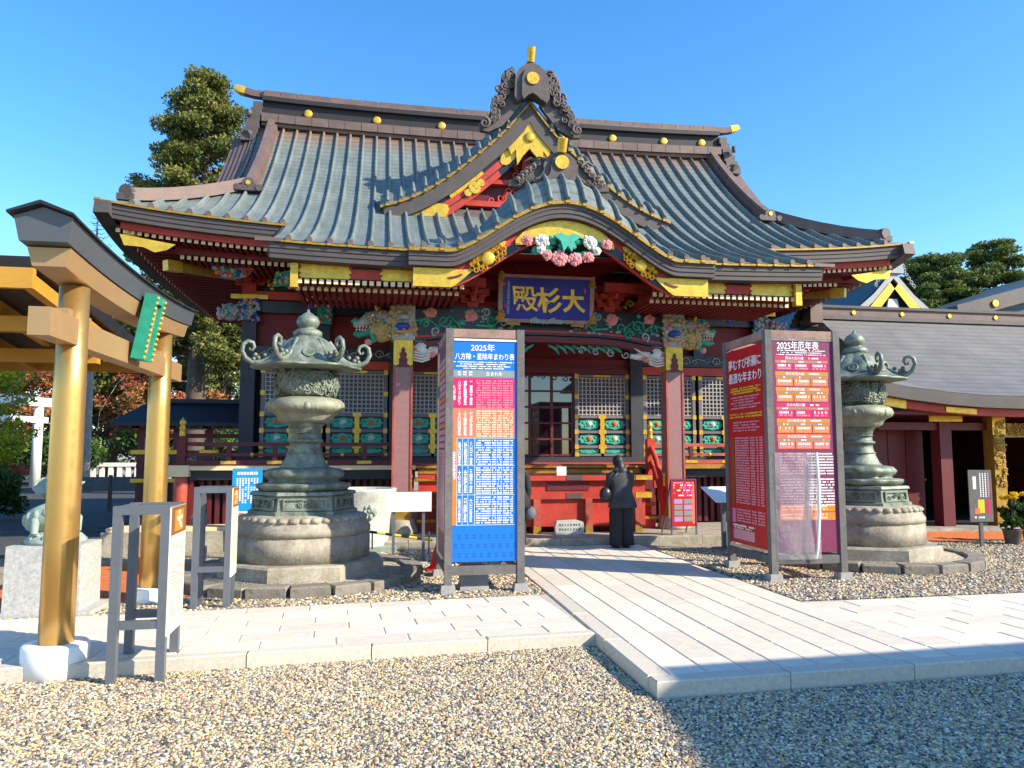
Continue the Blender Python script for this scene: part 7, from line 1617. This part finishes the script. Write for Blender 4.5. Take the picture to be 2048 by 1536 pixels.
def tree(name, label, cat, loc, h, crown, mat, leaf, dens, seed, trunk_r=.25, bark='bark', zmin=.25, dead=0, nb=60, group=None, lean=0., up=.25, flat=.55, clump=.55, far=1.):
    """crown: table of (relative height, radius)"""
    rg_ = np.random.default_rng(seed); R2 = random.Random(seed)
    t = thing(name, label, cat, loc, group=group)
    mb = M(); pts = [(lean * k / 6 * h * .1 + R2.uniform(-.06, .06), R2.uniform(-.06, .06), h * .97 * k / 6) for k in range(7)]
    mb.tube(pts, [trunk_r * (1 - .9 * k / 6) for k in range(7)], 8); mk('trunk', mb, bark, t)
    lb = M(); C = []
    for k in range(nb):
        f = zmin + (1 - zmin) * (k + R2.random()) / nb; a = k * 2.4 + R2.uniform(-.5, .5); r = interp(crown, f) * R2.uniform(.55, 1.12)
        bz = f * h; bx = lean * f * h * .1; e = (bx + r * math.cos(a), r * math.sin(a), bz + up * r + R2.uniform(-.1, .1)); m_ = (bx + r * .5 * math.cos(a + .1), r * .5 * math.sin(a + .1), bz + up * r * .3)
        lb.tube([(bx, 0, bz), m_, e], [max(.02, trunk_r * .28 * (1 - f * .6)), .03, .012], 5)
        nc = max(2, int(r / .55))
        for q in range(nc):
            w = .45 + .6 * (q + R2.random() * .6) / nc; rc = clump * R2.uniform(.65, 1.25)
            C.append((bx + r * w * math.cos(a) + R2.uniform(-.3, .3), r * w * math.sin(a) + R2.uniform(-.3, .3), bz + up * r * w + R2.uniform(-.25, .2), rc, dens * rc * rc / .3, .30 + .22 * R2.random() + .2 * w * (f - .3)))  # outer, higher clumps tinted lighter, as the lit edge of the crown
    mk('limbs', lb, bark, t)
    if dead:
        db = M()
        for k in range(dead):
            f = R2.uniform(.15, .85); a = R2.uniform(0, 2 * PI); r = interp(crown, max(f, .35)) * R2.uniform(.7, 1.2); p = Vector((r * .3 * math.cos(a), r * .3 * math.sin(a), f * h)); pts = [p]
            d = Vector((math.cos(a), math.sin(a), -.1))
            for q in range(6): d += Vector((R2.uniform(-.5, .5), R2.uniform(-.5, .5), R2.uniform(-.75, .35))); d.normalize(); p = p + d * r * .25; pts.append(p)
            db.tube(pts, [q_ / max(1, far * 1.3) for q_ in (.045, .04, .035, .03, .024, .018, .01)], 4)
        mk('dead_branches', db, 'grey_bark', t)
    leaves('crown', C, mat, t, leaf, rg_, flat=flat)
    if far != 1: t.location = (loc[0] * far, loc[1] * far, YZ); t.scale = (far, far, (h * far - 1.72 * (far - 1)) / h)
    return t
tree('cedar_tree', 'tall clumpy cedar rising behind the left end of the hall roof', 'tree', (-7.0, 30.5, 0), 16.6, [(0, 2.2), (.45, 2.4), (.62, 2.2), (.78, 2.5), (.9, 1.6), (1, .45)], 'cedar_leaf', .085, 330, 3, .45, zmin=.28, nb=86, clump=.58)
tree('cedar_tree', 'shorter cedar with bare grey branches between torii and hall', 'tree', (-6.5, 26.5, 0), 9.8, [(0, 1.9), (.4, 2.2), (.75, 1.8), (1, .6)], 'cedar_leaf', .08, 260, 5, .3, zmin=.22, dead=60, nb=52, clump=.5, far=1.9)
tree('cedar_tree', 'thin cedar with dead twigs close to the hall eave', 'tree', (-4.9, 25.6, 0), 7.4, [(0, 1.2), (.4, 1.5), (.8, 1.2), (1, .5)], 'cedar_leaf', .075, 230, 6, .25, zmin=.2, dead=70, nb=34, clump=.5, far=1.9)
tree('cedar_tree', 'dark cedar seen through the gold torii opening', 'tree', (-9.0, 27.5, 0), 7.4, [(0, 1.8), (.5, 1.8), (.8, 1.2), (1, .4)], 'cedar_leaf', .08, 260, 7, .3, zmin=.25, dead=10, nb=44, clump=.55, far=1.9)
# bare larch-like treetop
bt_ = thing('bare_tree', 'leafless thin conifer with bare upswept twigs above the torii', 'tree', (-12.4, 35, 0)); mb = M(); mb.tube([(0, 0, 0), (0, 0, 7), (0, 0, 12.6)], [.22, .12, .02], 6); mk('trunk', mb, 'grey_bark', bt_)
mb = M()
for k in range(60):
    z = 8.3 + 4.1 * k / 60; a = k * 2.4; L_ = 1.25 * (12.9 - z) / 4.2; mb.tube([(0, 0, z), (L_ * .6 * math.cos(a), L_ * .6 * math.sin(a), z - .05 * L_), (L_ * math.cos(a), L_ * math.sin(a), z + .3 * L_)], [.022, .016, .008], 4)
mk('twigs', mb, 'grey_bark', bt_)
au = [(-13.8, 33, 5.4, 'maple_leaf', 'red and brown autumn maple beyond the yard, left of the torii'), (-11.2, 34, 5.2, 'brown_leaf', 'brown half bare tree beyond the yard behind the torii pillar'), (-9.3, 32, 4.5, 'maple_leaf', 'orange red autumn maple behind the dark roofed gatehouse'), (-16.5, 34, 6.0, 'brown_leaf', 'bare brown tree at the far end of the asphalt yard'), (-7.6, 30.5, 3.6, 'maple_leaf', 'low orange tree beside the picket fence')]
for k, (x, y, h, m_, lab) in enumerate(au):
    tree('autumn_tree', lab, 'tree', (x, y, 0), h, [(0, .8), (.35, 1.7), (.65, 2.0), (.9, 1.2), (1, .5)], m_, .085, 170 if m_ == 'maple_leaf' else 90, 20 + k, .16, 'grey_bark', zmin=.2, nb=40, up=.45, group='autumn trees beyond the yard', clump=.5, far=1.55)
tree('ginkgo_tree', 'bright yellow green young tree beside the roofed hut', 'tree', (-10.4, 22.4, 0), 4.7, [(0, .5), (.4, 1.0), (.7, 1.1), (1, .4)], 'ginkgo_leaf', .06, 260, 31, .09, 'grey_bark', zmin=.25, nb=34, up=.5, clump=.4)
for k, (x, y, r, h, lab) in enumerate(((-10.6, 27.5, 1.3, 1.7, 'dark rounded shrub left of the picket fence'), (-8.4, 31.5, 1.5, 2.0, 'dark green shrub behind the picket fence'), (-9.2, 19.6, .8, 1.3, 'leafy green shrub behind the stone lantern'), (-13.0, 26, 1.6, 2.1, 'large shrub behind the roofed hut'), (-6.4, 31.5, 1.6, 2.4, 'dark shrub behind the gatehouse'))):
    t = thing('shrub', lab, 'shrub', (x, y, 0)); R2 = random.Random(k); mb = M(); mb.tube([(0, 0, 0), (0, 0, h * .6)], [.06, .02], 5); mk('stem', mb, 'bark', t)
    k_ = 1.5 if y > 25 else 1.; t.location = (x * k_, y * k_, YZ); t.scale = (k_,) * 3
    leaves('foliage', [(R2.uniform(-r, r) * .7, R2.uniform(-r, r) * .7, h * (.25 + .6 * R2.random()), r * .45, 160, .3 + .35 * R2.random()) for q in range(22)], 'shrub_leaf', t, .09, np.random.default_rng(k), flat=.8)
# far wood closing the left horizon
fw_ = []; R2 = random.Random(9)
for k in range(260): fw_.append((R2.uniform(-80, -4), R2.uniform(72, 84), R2.uniform(.3, 6.5), R2.uniform(.9, 1.8), 70, .25 + .3 * R2.random()))
leaves('far_wood', fw_, 'shrub_leaf', None, .30, np.random.default_rng(9), kind='stuff'); o = bpy.data.objects['far_wood']; o['label'] = 'far green wood beyond the asphalt yard'; o['category'] = 'wood'
for k, (x, y, h, r, lab) in enumerate(((27.0, 32.5, 11.3, 2.6, 'broad pine rising behind the rear sanctuary gable'), (31.5, 33.5, 12.6, 2.8, 'tall pine at the right behind the far hall'), (24.6, 35, 9.4, 1.8, 'small pine beside the gilded gable'))):
    tree('pine_tree', lab, 'tree', (x, y, 0), h, [(0, .6), (.5, r * .8), (.7, r), (.88, r * .72), (1, r * .25)], 'pine_leaf', .09, 330, 40 + k, .3, zmin=.5, nb=56, up=.18, flat=.4, group='pines behind the side hall', clump=.62)
# chrysanthemum pots at the right edge
for k, (x, y, lab) in enumerate(((11.75, 12.45, 'potted yellow chrysanthemums next to the dark grey notice'), (12.45, 12.75, 'potted yellow chrysanthemums before the carved gilt beam'))):
    t = thing('chrysanthemum_pot', lab, 'flower pot', (x, y, 0), group='yellow chrysanthemum pots'); mk('pot', M().lathe([(.12, 0), (.16, .26), (.18, .28), (.15, .28), (.14, .2)], 16, cap=False), 'ornament_brown', t)
    R2 = random.Random(k); mb = M()
    for q in range(5): mb.tube([(R2.uniform(-.05, .05), R2.uniform(-.05, .05), .2), (R2.uniform(-.12, .12), R2.uniform(-.1, .1), .86)], .012, 5)
    mk('stems', mb, 'bark', t)
    leaves('foliage', [(R2.uniform(-.14, .14), R2.uniform(-.14, .14), .35 + .05 * q, .14, 60, .3) for q in range(9)], 'shrub_leaf', t, .05, np.random.default_rng(k))
    settle(t)
    for q in range(4): px_, py_ = R2.uniform(-.18, .18), R2.uniform(-.12, .12); leaves('blossom', [(px_, py_, .90 + R2.uniform(-.04, .04), .085, 90, .6)], 'mum_flower', t, .03, np.random.default_rng(k * 9 + q), flat=.5)
